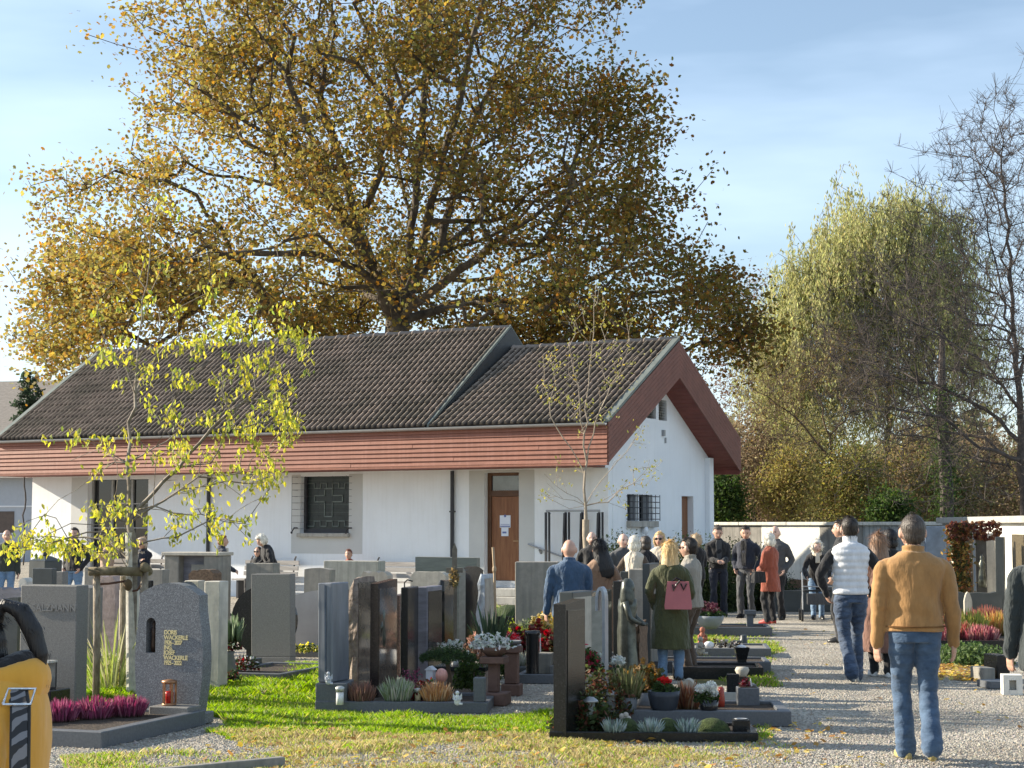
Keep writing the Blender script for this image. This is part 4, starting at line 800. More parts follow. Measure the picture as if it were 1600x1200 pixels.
BL = [(1020, 722, 20, 8), (985, 735, 20, 8), (970, 780, 18, 6), (1000, 680, 14, 6), (880, 730, 18, 6), (895, 640, 20, 12), (860, 610, 14, 12), (870, 560, 20, 10), (900, 500, 20, 12), (930, 460, 16, 10), (925, 550, 24, 12), (960, 590, 22, 12), (975, 540, 18, 8), (940, 640, 20, 10), (850, 770, 10, 4), (945, 500, 20, 8), (890, 580, 20, 10), (985, 500, 12, 4)]
att = np.concatenate([np.array([s4(a + rng.normal() * s_ * .8, b_ + rng.normal() * s_ * .8, rng.normal() * .4) for i in range(k)]) for a, b_, s_, k in BL])
A, par, r, tips = grow(limbs, att, rng, seg=.2, w=.4, jit=.05, up=.03, rtip=.0032, expo=2.15); mk = (A[:, 2] < 1.9) & (np.abs(A[:, 0] - b0[0]) < .08) & (np.abs(A[:, 1] - TY) < .08); A[mk, 0] = b0[0] * .5 + A[mk, 0] * .5; A[mk, 1] = TY; r = np.where(mk, .062, r)
wood('trunk', A, par, r, mat('pale_bark', (.30, .25, .19), .85, .25, 12, .3, 30), t_, k=6)
P = leafcloud(A[tips], 4, .06, rng); leaves('foliage', P, .062, pick_cols(len(P), [(.30, .29, .08), (.24, .24, .08), (.36, .27, .08)], [3, 3, 1], rng), leafmat('young_leaf', .42), rng, LEAF_OVAL, parent=t_, flat=-.1)
# ================================================================ GRAVES
G_dark = mat('granite_black', (.014, .015, .016), .22, .3, 40, .03, 200, coat=.08, spec=.3, speck=(260, (.06, .06, .065), .06))
G_grey = mat('granite_grey', (.125, .13, .14), .5, .35, 55, .08, 160, speck=(170, (.24, .25, .265), .30))
G_plain = mat('granite_plain', (.15, .145, .135), .65, .2, 60, .15, 150, speck=(260, (.21, .205, .195), .35))
G_slate = mat('slate_green', (.05, .057, .058), .4, .2, 4, .1, 60)
G_blue = mat('stone_blue', (.10, .12, .15), .35, .45, 2.2, .08, 60, stretch=(9, 1, .25), col2=(.23, .245, .275))
G_dbrown = mat('granite_darkbrown', (.028, .02, .017), .14, .3, 20, .05, 60, speck=(200, (.06, .045, .04), .2)); G_face = mat('polished_beige', (.12, .095, .075), .07, .3, 6, .02, 60, spec=.8)
G_red = mat('granite_red', (.085, .055, .045), .25, .35, 30, .1, 60, coat=.2, speck=(90, (.16, .10, .08), .3)); G_rough = mat('granite_rough', (.20, .15, .125), .9, .4, 12, .9, 22, bdist=.03, col2=(.34, .27, .22))
G_beige = mat('stone_beige', (.36, .325, .27), .8, .2, 6, .4, 40, streak=((.19, .17, .14), .5)); G_conc = mat('stone_concrete', (.235, .22, .19), .85, .18, 7, .35, 50, streak=((.15, .15, .135), .7))
G_lime = mat('stone_lime', (.42, .385, .32), .85, .15, 8, .4, 40, streak=((.25, .24, .21), .5)); G_marble = mat('marble_white', (.50, .48, .43), .6, .2, 5, .2, 30, streak=((.30, .30, .29), .6))
G_purple = mat('stone_purple', (.17, .165, .19), .5, .3, 3, .2, 30, stretch=(1, 1, 5)); G_green = mat('stone_green', (.18, .185, .16), .6, .2, 3, .15, 40, stretch=(1, 1, 6)); G_kerb = mat('kerb_granite', (.105, .112, .122), .5, .2, 50, .15, 90)
G_brown = mat('stone_brown', (.13, .085, .055), .9, .5, 25, .8, 30); bronze = mat('bronze', (.055, .058, .050), .32, .35, 8, .2, 30, metal=.55, col2=(.13, .14, .12)); gold = mat('gold_letter', (.80, .68, .36), .4, .05, 5, 0, metal=.2)
sand = mat('sandstone_red', (.145, .085, .066), .85, .2, 8, .4, 40); soil = mat('soil', (.045, .032, .022), .95, .4, 20, 1, 40, bdist=.02); black_pot = mat('black_pot', (.012, .012, .014), .25, coat=.3); grey_pot = mat('grey_pot', (.16, .17, .18), .7, .15, 8); slate_pot = mat('slate_pot', (.035, .042, .055), .45)
white_cer = mat('white_ceramic', (.72, .72, .72), .35, .05); redwax = mat('red_wax', (.42, .02, .015), .25, .2); brass = mat('copper_lantern', (.33, .17, .09), .4, .2, 20, metal=.6); moss = mat('moss', (.035, .055, .014), .95, .4, 40, 1, 120, bdist=.02, col2=(.08, .11, .03)); iron = mat('wrought_iron', (.03, .03, .032), .5)
Ylw = R(-18); Yc = R(-10)
def yawv(a): return Vector((cos(a), sin(a), 0)), Vector((-sin(a), cos(a), 0))
def arc(w, h0, rise, n=10): return [(w / 2 - w / 2 * cos(pi * i / n) if False else w * i / n, h0 + rise * (1 - (2 * i / n - 1) ** 2)) for i in range(n + 1)]
def slab(lab, p0, p1, yt, yb=None, Y=None, th=.16, m=None, shape='rect', yaw=Ylw, name='gravestone', base=None, rise=None, z0=0., bev=.008, cat='gravestone', yt2=None):
    """stone whose broad face looks at the camera: left/right photo columns, top row, base row or depth"""
    if Y is None: Y = gp(p0, yb).y
    X = xat(p0, Y); k1 = (p1 - 800) / F * 1.0033; c, s_ = cos(yaw), -sin(yaw); w = (k1 * Y - X) / (c + k1 * s_); H = zat(yt, Y)
    t_ = thing(name, lab, cat, (X, Y, z0), yaw); _rt = random.Random(int(p0 * 7 + yt)); t_.rotation_euler = (R(_rt.uniform(-.8, .8)), R(_rt.uniform(-.6, .6)), yaw)
    zb_ = 0.
    if base: MB().box(-base[0], w + base[0], -base[0], th + base[0], 0, base[1] - .002, bev=.008).build('plinth', base[2] if len(base) > 2 else m, t_); zb_ = base[1]
    f = MB(); H -= z0
    if shape == 'rect': f.box(0, w, 0, th, zb_, H, bev=bev)
    elif shape == 'arch': f.prism([(0, zb_), (w, zb_)] + arc(w, H - (rise or .1), rise or .1)[::-1], 0, th)
    elif shape == 'slant': f.prism([(0, zb_), (w, zb_), (w, zat(yt2, Y) - z0), (0, H)], 0, th)
    elif shape == 'curve': f.prism([(0, zb_), (w, zb_), (w, H - .00)] + [(w * (1 - i / 8), H - .05 * (1 - cos(pi * i / 8)) / 2 * (rise or 1)) for i in range(1, 9)], 0, th)
    elif shape == 'rough':
        rg = random.Random(int(p0)); pts = [(0, zb_), (w, zb_)] + [(w - i * w / 9 + rg.uniform(-.01, .01), H - rg.uniform(0, .035) - (.05 if i in (0, 9) else 0)) for i in range(10)]; f.prism(pts, 0, th)
    elif shape == 'disc': f.prism([(w / 2 + w / 2 * cos(a), H - w / 2 + w / 2 * sin(a)) for a in [i * 2 * pi / 36 for i in range(36)]], 0, th); f.box(w * .25, w * .75, 0.001, th - .001, 0, H - w * .9)
    f.build('slab', m, t_); return t_, w, H
def edge(lab, p0, p1, yt, Y, w=.65, m=None, m2=None, yaw=Yc, shape='rect', base=None, rise=.06, z0=0.):
    """stone seen along its edge: thickness spans p0..p1, broad face turned to the path on the right"""
    X = xat(p0, Y); k1 = (p1 - 800) / F * 1.0033; c, s_ = cos(yaw), -sin(yaw); th = (k1 * Y - X) / (c + k1 * s_); H = zat(yt, Y) - z0
    t_ = thing('gravestone', lab, 'gravestone', (X, Y, z0), yaw); zb_ = 0
    if base: MB().box(-base[0], th + base[0], -base[0], w + base[0], 0, base[1] - .002, bev=.008).build('plinth', base[2] if len(base) > 2 else m, t_); zb_ = base[1]
    f = MB()
    if shape == 'rect': f.box(0, th, 0, w, zb_, H, bev=.008)
    elif shape == 'slant': f.prism([(0, zb_), (w, zb_), (w, H + rise), (0, H)], 0, th, 'x')
    elif shape == 'arch': f.prism([(0, zb_), (w, zb_)] + arc(w, H, rise)[::-1], 0, th, 'x')
    elif shape == 'rough':
        rg = random.Random(int(p0)); n = 9
        rings = []
        for i in range(n + 1):
            z = zb_ + (H - zb_) * i / n; e = lambda: rg.uniform(-.018, .018); q = .05 if i == n else 0
            rings.append([Vector((q + e(), q + e(), z + e() * (i > 0))), Vector((th * .5, q * .5 + e(), z + e() * (i > 0))), Vector((th - q * .3, q + e(), z)), Vector((th, w * .5, z + e() * (i > 0))), Vector((th - q * .3, w - q + e(), z)), Vector((q + e(), w - q + e(), z)), Vector((e() * .6, w * .5, z))])
        f.loft(rings)
    f.build('slab', m, t_)
    if m2: MB().box(th - .004, th + .006, .03, w - .03, zb_ + .03, H - .05).build('polished_face', m2, t_)
    return t_, th, H
def bed(lab, p0, pb, w, d, yaw, m=None, kh=.12, kw=.06, fill=None, name='grave_bed', corner=None, group=None):
    o = corner or gp(p0, pb); t_ = thing(name, lab, 'grave bed', o, yaw, group); m = m or G_kerb
    MB().box(0, w, 0, kw, 0, kh, bev=.006).build('kerb', m, t_); MB().box(0, w, d - kw, d, 0, kh, bev=.006).build('kerb', m, t_)
    MB().box(0, kw, kw + .002, d - kw - .002, 0, kh - .001, bev=.006).build('kerb', m, t_); MB().box(w - kw, w, kw + .002, d - kw - .002, 0, kh - .001, bev=.006).build('kerb', m, t_)
    MB().box(kw + .001, w - kw - .001, kw + .001, d - kw - .001, 0, kh - .025).build('soil', fill or soil, t_); return t_
def on(t_, x, y, z=0): return t_.matrix_basis @ Vector((x, y, z)) if False else (Matrix.Translation(t_.location) @ Matrix.Rotation(t_.rotation_euler[2], 4, 'Z')) @ Vector((x, y, z))
HEA = {}
def spikes(name, lab, cat, loc, rx, ry, h, pal, n, seed, base=(.04, .05, .02), wd=.006, parent=None, lean=.5, group=None):
    """dense upright shoots: heather, grasses"""
    rng = np.random.default_rng(seed); a = rng.uniform(0, 2 * pi, n); u = np.sqrt(rng.random(n)); x, y = u * np.cos(a) * rx * .7, u * np.sin(a) * ry * .7
    hh = h * rng.uniform(.55, 1.05, n) * (1 - .35 * u ** 2); dx = x / max(rx, .01) * lean * hh + rng.normal(size=n) * .08 * h; dy = y / max(ry, .01) * lean * hh + rng.normal(size=n) * .08 * h
    K = 4; zf = np.array([0, .35, .7, 1.]); wf = np.array([.5, 1.2, 1.1, .15]); th = rng.uniform(0, pi, n); V = []
    for z_, w_ in zip(zf, wf):
        cx = x + dx * z_ ** 1.4; cy = y + dy * z_ ** 1.4
        V += [np.stack([cx - np.cos(th) * wd * w_, cy - np.sin(th) * wd * w_, hh * z_], 1), np.stack([cx + np.cos(th) * wd * w_, cy + np.sin(th) * wd * w_, hh * z_], 1)]
    V = np.stack(V, 1); q = np.array([[0, 1, 3, 2], [2, 3, 5, 4], [4, 5, 7, 6]]); Fq = ((np.arange(n) * 8)[:, None, None] + q[None]).reshape(-1, 4)
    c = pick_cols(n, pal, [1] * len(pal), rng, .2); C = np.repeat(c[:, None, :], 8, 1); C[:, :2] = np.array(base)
    kw = dict(label=lab, cat=cat, group=group) if lab else {}
    o = fast_mesh(name, V.reshape(-1, 3), Fq, leafmat('sprig', .25, .7), col=C.reshape(-1, 3), parent=parent, **kw); o.location = loc; return o
def clump(name, lab, cat, loc, r, pal, n, ls, seed, shape=LEAF_OVAL, parent=None, flat=.3, hemi=True, group=None, wts=None):
    rng = np.random.default_rng(seed); v = rng.normal(size=(n, 3)); v /= np.linalg.norm(v, axis=1)[:, None]; v *= (rng.random((n, 1)) ** .35) * np.array(r)
    v *= (1 + .2 * np.sin(v[:, :1] * 40 + seed) * np.cos(v[:, 1:2] * 37))
    if hemi: v[:, 2] = np.abs(v[:, 2])
    kw = dict(label=lab, cat=cat, group=group) if lab else {}
    o = leaves(name, v, ls, pick_cols(n, pal, wts or [1] * len(pal), rng, .25), leafmat('leaf', .3), rng, shape, flat=flat, parent=parent, **kw); o.location = loc; return o
def pot(lab, loc, prof, m, name='planter', cat='planter', k=20, sq=False):
    t_ = thing(name, lab, cat, loc); f = MB(); f.smooth = not sq
    if sq: f.box(-prof[0], prof[0], -prof[1], prof[1], 0, prof[2], bev=.006); f.build('tub', m, t_); MB().box(-prof[0] + .02, prof[0] - .02, -prof[1] + .02, prof[1] - .02, prof[2], prof[2] + .006).build('soil', soil, t_)
    else:
        top = prof[-1]; f.lathe(prof + [(top[0] - .012, top[1]), (top[0] - .02, top[1] - .02)], k=k); f.build('tub', m, t_); MB().lathe([(top[0] - .022, top[1] - .019), (top[0] - .022, top[1] - .015)], k=k).build('soil', soil, t_)
    return t_
GRN = [(.05, .085, .025), (.07, .11, .03), (.035, .055, .02)]; WHT = [(.75, .75, .70), (.62, .63, .60)]; RED = [(.23, .018, .022), (.15, .014, .02), (.09, .02, .02), (.05, .05, .02)]; PNK = [(.34, .11, .13), (.26, .07, .09), (.40, .22, .2)]; MAG = [(.28, .06, .13), (.19, .045, .09), (.36, .13, .2)]
def text(body, loc, size, m, parent, rot=(pi / 2, 0, 0), ext=.003, name='inscription', sp=1.0, ls=1.0):
    c = bpy.data.curves.new(name, 'FONT'); c.body = body; c.size = size; c.extrude = ext; c.space_character = sp; c.space_line = ls; c.materials.append(m)
    c.offset = size * .018; q = bpy.data.objects.new('tmp', c); me = bpy.data.meshes.new_from_object(q); bpy.data.objects.remove(q)
    if not me.materials: me.materials.append(m)
    o = bpy.data.objects.new(name, me); COL.objects.link(o); o.location = loc; o.rotation_euler = rot; o.parent = parent; return o

# --- left block, near
t1, w1, h1 = slab('wide grey slab gravestone with faint chiselled name in front of the left stake', 40, 127, 914, 1112, th=.20, m=G_plain)
o = text('SALZMANN', (w1 * .22, -.006, h1 - .235), .088, mat('chisel', (.21, .205, .195), .8, 0, bump=0), t1, ext=.003); text('JOHANN', (w1 * .06, -.004, h1 - .46), .07, mat('chisel', (.3, .3, .3)), t1, ext=.002) if False else None
# barrel stone with gold letters
Yw = gp(225, 1128).y; Xw = xat(224, Yw); t2 = thing('gravestone', 'blue grey bulging granite gravestone with gilded lettering and arched niche', 'gravestone', (Xw, Yw, .0), Ylw)
sc2 = Yw / F; PX = lambda px: (px - 224) * sc2 / (cos(Ylw) + .02) ; PZ = lambda py: zat(py, Yw - .12)
n_ = 14; pts = []
for i in range(n_ + 1): u = i / n_; z = .10 + (PZ(928) - .10) * u; pts.append((-.035 * sin(pi * min(1, u * 1.15)) + .0 - .0, z))
wR = PX(324); right = [(wR + .045 * sin(pi * min(1, (i / n_) * 1.12)), .10 + (PZ(930) - .10) * i / n_) for i in range(n_ + 1)]
top = [(wR + right[-1][0] * 0 + (pts[-1][0] - wR) * i / 8 + 0, PZ(929) + (PZ(911) - PZ(929)) * (1 - (i / 4 - 1) ** 2)) for i in range(1, 8)]
bar = right[::1] + top + pts[::-1]
nx0, nx1 = PX(236), PX(252); nz0, nz1 = PZ(1021), PZ(966)
niche = [(nx0, nz0), (nx1, nz0)] + [((nx0 + nx1) / 2 + (nx1 - nx0) / 2 * cos(a), nz1 - (nx1 - nx0) / 2 + (nx1 - nx0) / 2 * sin(a)) for a in [i * pi / 8 for i in range(9)]]
bm = bmesh.new()
def ring(pts_, y): vs = [bm.verts.new((a, y, b_)) for a, b_ in pts_]; return vs, [bm.edges.new((vs[i], vs[(i + 1) % len(vs)])) for i in range(len(vs))]
TH2 = .16
vo, eo = ring(bar, 0); vn, en = ring(niche, 0); bmesh.ops.triangle_fill(bm, edges=eo + en, use_beauty=True)
vb, eb = ring(bar, TH2); bm.faces.new(vb)
for i in range(len(bar)): j = (i + 1) % len(bar); bm.faces.new((vo[i], vo[j], vb[j], vb[i]))
vi, ei = ring(niche, .09); bm.faces.new(vi)
for i in range(len(niche)): j = (i + 1) % len(niche); bm.faces.new((vn[i], vn[j], vi[j], vi[i]))
bmesh.ops.recalc_face_normals(bm, faces=bm.faces); me = bpy.data.meshes.new('slab'); bm.to_mesh(me); bm.free(); me.materials.append(G_grey); o = bpy.data.objects.new('slab', me); COL.objects.link(o); o.parent = t2
f = MB(); f.smooth = True; cxn = (nx0 + nx1) / 2; f.lathe([(.022, nz0 + .005), (.026, nz0 + .06), (.020, nz0 + .15), (.026, nz0 + .20), (.010, nz0 + .225), (.018, nz0 + .25), (.005, nz0 + .275)], (cxn, .055, 0), 10); f.build('niche_figure', mat('dark_bronze', (.05, .03, .02), .4, metal=.5), t2)
LN = ['DORIS', 'WACKERLE', '1926 - 2007', 'ING.', 'JOSEF', 'WACKERLE', '1925 - 2022']
for i, s_ in enumerate(LN):
    o = text(s_, (PX(267), -.004, PZ(991.5 + i * 7.9)), .052, gold, t2, ext=.003, sp=.92 if len(s_) < 9 else (.80)); o.scale = (.92 if i in (1, 5) else .88, 1, 1)
MB().box(-.03, wR + .06, -.02, TH2 + .03, 0, .098, bev=.006).build('plinth', G_grey, t2)
MB().box(PX(268), wR + .05, -.26, -.022, 0, .17, bev=.008).build('pedestal', G_plain, t2)
# lantern on the pedestal
Lc = on(t2, PX(290), -.14, .17); t_ = thing('grave_lantern', 'copper coloured cylindrical lantern with red candle on the stone ledge', 'lantern', Lc)
f = MB(); f.smooth = True; f.lathe([(.062, 0), (.064, .012), (.058, .02)], k=18); f.build('base', brass, t_); f = MB(); f.smooth = True; f.lathe([(.058, .185), (.066, .195), (.066, .21), (.02, .222)], k=18); f.build('cap', brass, t_)
f = MB()
for i in range(5): a = i * 2 * pi / 5 + .3; f.tube([(.055 * cos(a), .055 * sin(a), .018), (.055 * cos(a), .055 * sin(a), .19)], .010, 5)
f.build('bars', brass, t_); f = MB(); f.smooth = True; f.lathe([(.036, .015), (.038, .11), (.03, .12)], k=14); f.build('candle', redwax, t_); f = MB(); f.smooth = True; f.lathe([(.05, .02), (.05, .185)], k=16); f.build('glass', mat('amber_glass', (.20, .10, .06), .1, .1), t_) if False else None
# bed of the lettered stone
o_ = on(t2, -.62, -1.72); b1 = bed('dark kerbed grave bed with magenta heather before the lettered stone', 0, 0, wR + .72, 1.68, Ylw, kh=.13, kw=.10, corner=(o_.x, o_.y, 0))
for i, (u, v_, rr) in enumerate(((.24, .50, .20), (.46, .74, .19), (.62, 1.0, .20), (.80, 1.24, .20))):
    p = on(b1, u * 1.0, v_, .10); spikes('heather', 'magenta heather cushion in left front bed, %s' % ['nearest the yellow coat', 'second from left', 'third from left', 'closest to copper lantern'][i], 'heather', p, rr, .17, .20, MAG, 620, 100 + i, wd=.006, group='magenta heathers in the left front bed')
# slab bed left
b2 = bed('dark grave bed of the wide grey slab, mostly hidden by the yellow coat', 0, 0, w1 + .1, 1.2, Ylw, kh=.12, kw=.10, corner=tuple(on(t1, -.1, -1.25)))
p = on(t1, w1 * .80, -.30, .0); MB().box(-.16, .16, -.16, .16, 0, .25, bev=.008).build('block', G_dark, thing('lantern_block', 'black stone block carrying the glass lantern by the wide grey slab', 'block', p, Ylw))
t_ = thing('grave_lantern', 'square glass lantern with white candle and pale metal roof on black block', 'lantern', p + Vector((0, 0, .252)), Ylw)
MB().box(-.075, .075, -.075, .075, .232, .25).build('roof', mat('pale_metal', (.5, .5, .48), .4, metal=.4), t_); MB().box(-.07, .07, -.07, .07, 0, .012).build('floor', iron, t_)
for a in (-1, 1):
    for c in (-1, 1): MB().box(a * .066 - .005, a * .066 + .005, c * .066 - .005, c * .066 + .005, .012, .231).build('post', iron, t_)
f = MB(); f.smooth = True; f.lathe([(.04, .013), (.04, .10)], k=14); f.build('candle', white_cer, t_); MB().box(-.058, .058, .058, .061, .013, .23).build('glass', mat('smoke_glass', (.14, .15, .15), .1), t_)
clump('flower_bunch', 'pink small blossoms beside the square lantern', 'flowers', on(t1, w1 * .62, -.35, .20), (.11, .10, .14), PNK + GRN[:1], 160, .04, 5)
# far left
slab('dark green grey gravestone with curved top behind ponytail, at left edge', -12, 36, 932, None, 17.3, .18, G_slate, 'curve')
t_ = thing('stone_dove', 'small white dove ornament on the dark stone at left edge', 'ornament', at(18, 956, 17.2), Ylw); f = MB(); f.smooth = True; f.ball((0, -.02, .04), (.06, .03, .035), 8, 6); f.ball((.05, -.03, .075), .022, 8, 5); f.build('body', white_cer, t_); f = MB(); f.prism([(-.06, .03), (.0, .09), (-.11, .06)], -.03, -.01); f.build('wing', white_cer, t_)
slab('rough topped purple grey stone wall behind the left edge gravestones', -10, 41, 917, None, 20.5, .22, G_purple, 'rough')
t_, w_, h_ = slab('tall grey pillar gravestone with hipped cap in front of left chapel wall', 51, 76, 876, None, 27, .36, G_slate, yaw=R(-32))
f = MB(); f.loft([[Vector(q) for q in ((0, 0, h_), (w_, 0, h_), (w_, .36, h_), (0, .36, h_))], [Vector(q) for q in ((w_ * .35, .12, h_ + .07), (w_ * .65, .12, h_ + .07), (w_ * .65, .24, h_ + .07), (w_ * .35, .24, h_ + .07))]]); f.build('cap', G_slate, t_)
f = MB(); f.lathe([(.05, h_ + .07), (.06, h_ + .09), (.04, h_ + .2), (.05, h_ + .22)], (w_ / 2, .18, 0), 8); f.build('finial', iron, t_)
slab('small dark slate slab leaning before the capped pillar', 58, 89, 888, None, 24.5, .12, G_slate); slab('small square grey slab right of the slate slab', 89, 105, 893, None, 25, .14, G_plain)
slab('low white marble stone at feet of the left chapel visitor', 37, 49, 903, None, 26, .2, G_marble, 'arch', rise=.06)
slab('wide low grey bench shaped stone behind the left stake post', 84, 146, 914, None, 21.5, .3, G_plain, 'arch', rise=.03); slab('pale concrete gravestone left of the seated blonde woman', 137, 160, 886, None, 28.5, .2, G_conc)
slab('smooth blue grey gravestone standing behind the stake frame', 155, 180, 919, 1015, None, .18, mat('smooth_blue', (.20, .24, .27), .5, .1, 3), 'rect')
slab('pinkish rough stone slab behind the cross log', 150, 186, 899, None, 23.5, .2, mat('stone_pink', (.34, .26, .23), .9, .3, 10, .5, 40), 'rough')
slab('white weathered marble slab behind the young tree stem', 192, 216, 921, 1045, None, .12, G_marble)
slab('light grey slab with dark side left of the large tomb', 234, 259, 890, None, 26.5, .22, G_conc); slab('tiny black grave marker before the light grey slab', 236, 243, 907, None, 24.5, .06, G_dark)
# large tomb
t_ = thing('family_tomb', 'large family tomb with concrete pillars and a lit capstone', 'tomb', (xat(261, 27.6), 27.6, 0), Ylw); wT = .98; hT = zat(868, 27.6)
MB().box(0, .26, 0, .4, 0, hT, bev=.01).build('pillar', G_conc, t_); MB().box(.70, wT, 0, .4, 0, hT, bev=.01).build('pillar', G_conc, t_); MB().box(.262, .698, .16, .3, 0, hT - .001).build('panel', G_purple, t_); MB().box(-.03, wT + .02, -.04, .44, hT + .001, hT + .055, bev=.008).build('capstone', G_lime, t_); MB().box(.45, .69, .06, .158, 0, hT - .14).build('stele', G_conc, t_)
slab('dark brown rough hewn block stone in front of the large tomb', 300, 338, 889, None, 25.2, .25, G_brown, 'rough')
slab('small pale limestone slab behind the arched dark top', 293, 315, 907, None, 19.8, .16, G_lime); slab('tall narrow white marble gravestone right of lettered stone', 324, 348, 908, None, 18.2, .2, G_marble, 'rect')
slab('dark slate arched top peeking over the lettered stone', 272, 306, 909, None, 17.0, .15, G_slate, 'arch', rise=.10)
slab('black polished disc shaped gravestone half hidden by the grey slab', 366, 462, 915, None, 22.6, .14, G_dark, 'disc')
slab('plain upright grey gravestone slab with darker right edge mid left', 398, 458, 897, 1037, None, .16, G_plain, base=(.002, .09, G_plain), bev=.004)
slab('concrete gravestone below the woman in hooded coat', 388, 430, 880, None, 27.5, .25, G_conc); slab('light grey stone with gently curved top and yellow flowers in front', 459, 500, 922, None, 23.3, .16, mat('stone_smooth', (.30, .29, .285), .7, .1, 3), 'curve', rise=1.2)
slab('concrete gravestone with dark right side left of the broad one', 477, 516, 887, None, 26.2, .22, G_conc, 'arch', rise=.025); slab('broad tall concrete gravestone hiding the seated child up to the head', 508, 593, 876, None, 28.5, .3, mat('stone_ochre', (.34, .33, .285), .85, .15, 6, .3, 40, streak=((.2, .2, .17), .6)))
slab('rough topped pinkish gravestone behind the red granite ones', 567, 609, 892, None, 24.5, .2, G_beige, 'rough'); slab('broad rain streaked pale gravestone behind the black stele', 643, 697, 892, None, 25.5, .22, G_lime, 'rough')
slab('largest greenish grey gravestone beside the chapel downpipe', 651, 746, 870, None, 29.5, .22, G_green, 'slant', yt2=872, yaw=R(-14))
slab('big square rain stained concrete gravestone in front of brown door', 805, 872, 878, None, 26.0, .25, G_conc, base=(.05, .24, G_rough), yaw=R(-6))
slab('sandy gravestone slab behind the bronze statue', 981, 1006, 889, None, 21.5, .18, G_beige, yaw=R(-14)); slab('small dark stone left of the sandy slab behind the statue', 966, 981, 893, None, 21.7, .3, G_slate, yaw=R(-14))
# left beds and flowers
b3 = bed('kerbed bed with red and white bouquets left of the plain slab', 0, 0, .85, 1.5, Ylw, kh=.10, corner=tuple(gp(330, 1064))); bed('kerbed bed with yellow pansies under the curved top stone', 0, 0, .7, .8, Ylw, kh=.13, corner=tuple(gp(456, 1026)))
p = gp(481, 1018, .12); clump('pansies', 'yellow pansies in the small kerbed bed', 'flowers', p, (.26, .12, .10), [(.70, .62, .06), (.60, .58, .2)] + GRN, 420, .045, 7)
p = gp(358, 1052, .10); t_ = pot('grey vase with fir sprigs and red roses beside tall white stone', p, [(.06, 0), (.08, .05), (.05, .2), (.06, .24)], grey_pot, 'vase', 'vase'); clump('roses', None, None, (0, 0, .26), (.14, .12, .13), RED + WHT[:1] + GRN, 260, .05, 8, parent=t_); spikes('fir_sprigs', None, None, (.02, 0, .34), .16, .14, .32, [(.12, .17, .09), (.2, .25, .16)], 90, 9, parent=t_, wd=.012)
p = gp(384, 1046, .10); clump('bouquet', 'low bouquet of cream and red blossoms at foot of the black disc', 'flowers', p, (.16, .14, .16), WHT[:1] + RED + GRN, 320, .045, 10); p = gp(352, 1062, .08); clump('wreath', 'dark red leafy wreath lying on the left gravel kerb', 'wreath', p, (.2, .15, .09), [(.14, .03, .03)] + GRN, 260, .05, 11)
slab('squat dark stone block beside the rose bouquets', 370, 397, 1030, 1052, None, .3, G_slate)
p = gp(362, 950, 0); clump('flowers', 'pink and white flowers behind the tall white stone', 'flowers', (p.x, 24, .35), (.14, .12, .3), PNK + WHT + GRN, 260, .06, 12)
# tall grass round the stake
rng = np.random.default_rng(14)
for i, (px, py, n, h_) in enumerate(((172, 1088, 60, .95), (188, 1080, 60, .7), (160, 1082, 34, .6), (212, 1084, 26, .4))):
    spikes('ornamental_grass', 'long arching green grass tuft growing %s the stake frame' % ['left inside', 'in the middle of', 'against the left post of', 'by the right post of'][i], 'grass tuft', gp(px, py), .22, .22, h_, [(.24, .32, .07), (.34, .37, .12), (.45, .43, .25)], n, 140 + i, wd=.008, lean=1.1, base=(.12, .16, .04))

# --- centre block (stones seen edge-on)
yB = gp(492, 1113); b6 = bed('front blue grey kerbed bed with heathers in the centre', 0, 0, 1.60, .95, R(-4), kh=.10, kw=.09, corner=tuple(yB))
t_, w_, h_ = slab('tall polished blue grey stele with vertical flute on a square block', 501, 523, 911, None, 16.2, .34, G_blue, z0=.265, yaw=R(-22)); MB().box(.55 * w_, .62 * w_, -.004, .0, .35, .36).build('plate', iron, t_) if False else None
MB().box(w_ * .50, w_ * .60, -.010, -.001, .10, h_ - .02).build('flute', mat('flute_blue', (.05, .07, .10), .3), t_)
o = MB().box(0, .29, 0, .42, 0, .262, bev=.008).build('base', G_kerb, t_); o.matrix_local = (Matrix.Translation(t_.location) @ Matrix.Rotation(R(-22), 4, 'Z')).inverted() @ Matrix.Translation((yB.x, yB.y + .02, 0)) @ Matrix.Rotation(R(-4), 4, 'Z')
MB().box(0, .11, 0, .12, 0, .22, bev=.006).build('post', G_kerb, thing('kerb_bollard', 'short blue grey corner post at right end of front bed', 'post', on(b6, 1.46, .03, .10), R(-4)))
edge('rough edged red granite gravestone, leftmost of the edge-on group', 547, 561, 903, 17.6, .62, G_rough, G_face, shape='rough', yaw=R(-14)); edge('brown polished gravestone with bronze relief figure on its face', 581, 593, 912, 16.7, .60, G_dbrown, G_face, yaw=R(-14), shape='slant', rise=.03)
X_ = xat(600, 16.9); t_ = thing('relief_figure', 'dark bronze robed relief figure on the brown polished stone', 'sculpture', (X_ - .02, 16.85, .55), R(-14)); f = MB(); f.smooth = True; f.lathe([(.05, 0), (.06, .08), (.045, .22), (.055, .33), (.03, .37), (.035, .42), (.01, .46)], k=10); f.tube([(0, -.03, .3), (.04, -.07, .2), (.02, -.08, .12)], .018, 6); f.build('figure', bronze, t_)
edge('slim black polished stele with small pink top left of centre', 628, 639, 918, 18.6, .5, G_dark, yaw=Yc); t_ = thing('iron_bird', 'small curved iron ornament on top of the slim black stele', 'ornament', at(632, 919, 18.8)); f = MB(); f.tube([(0, 0, 0), (0, 0, .06), (.03, 0, .09), (.09, .0, .075)], .008, 5); f.build('wire', iron, t_)
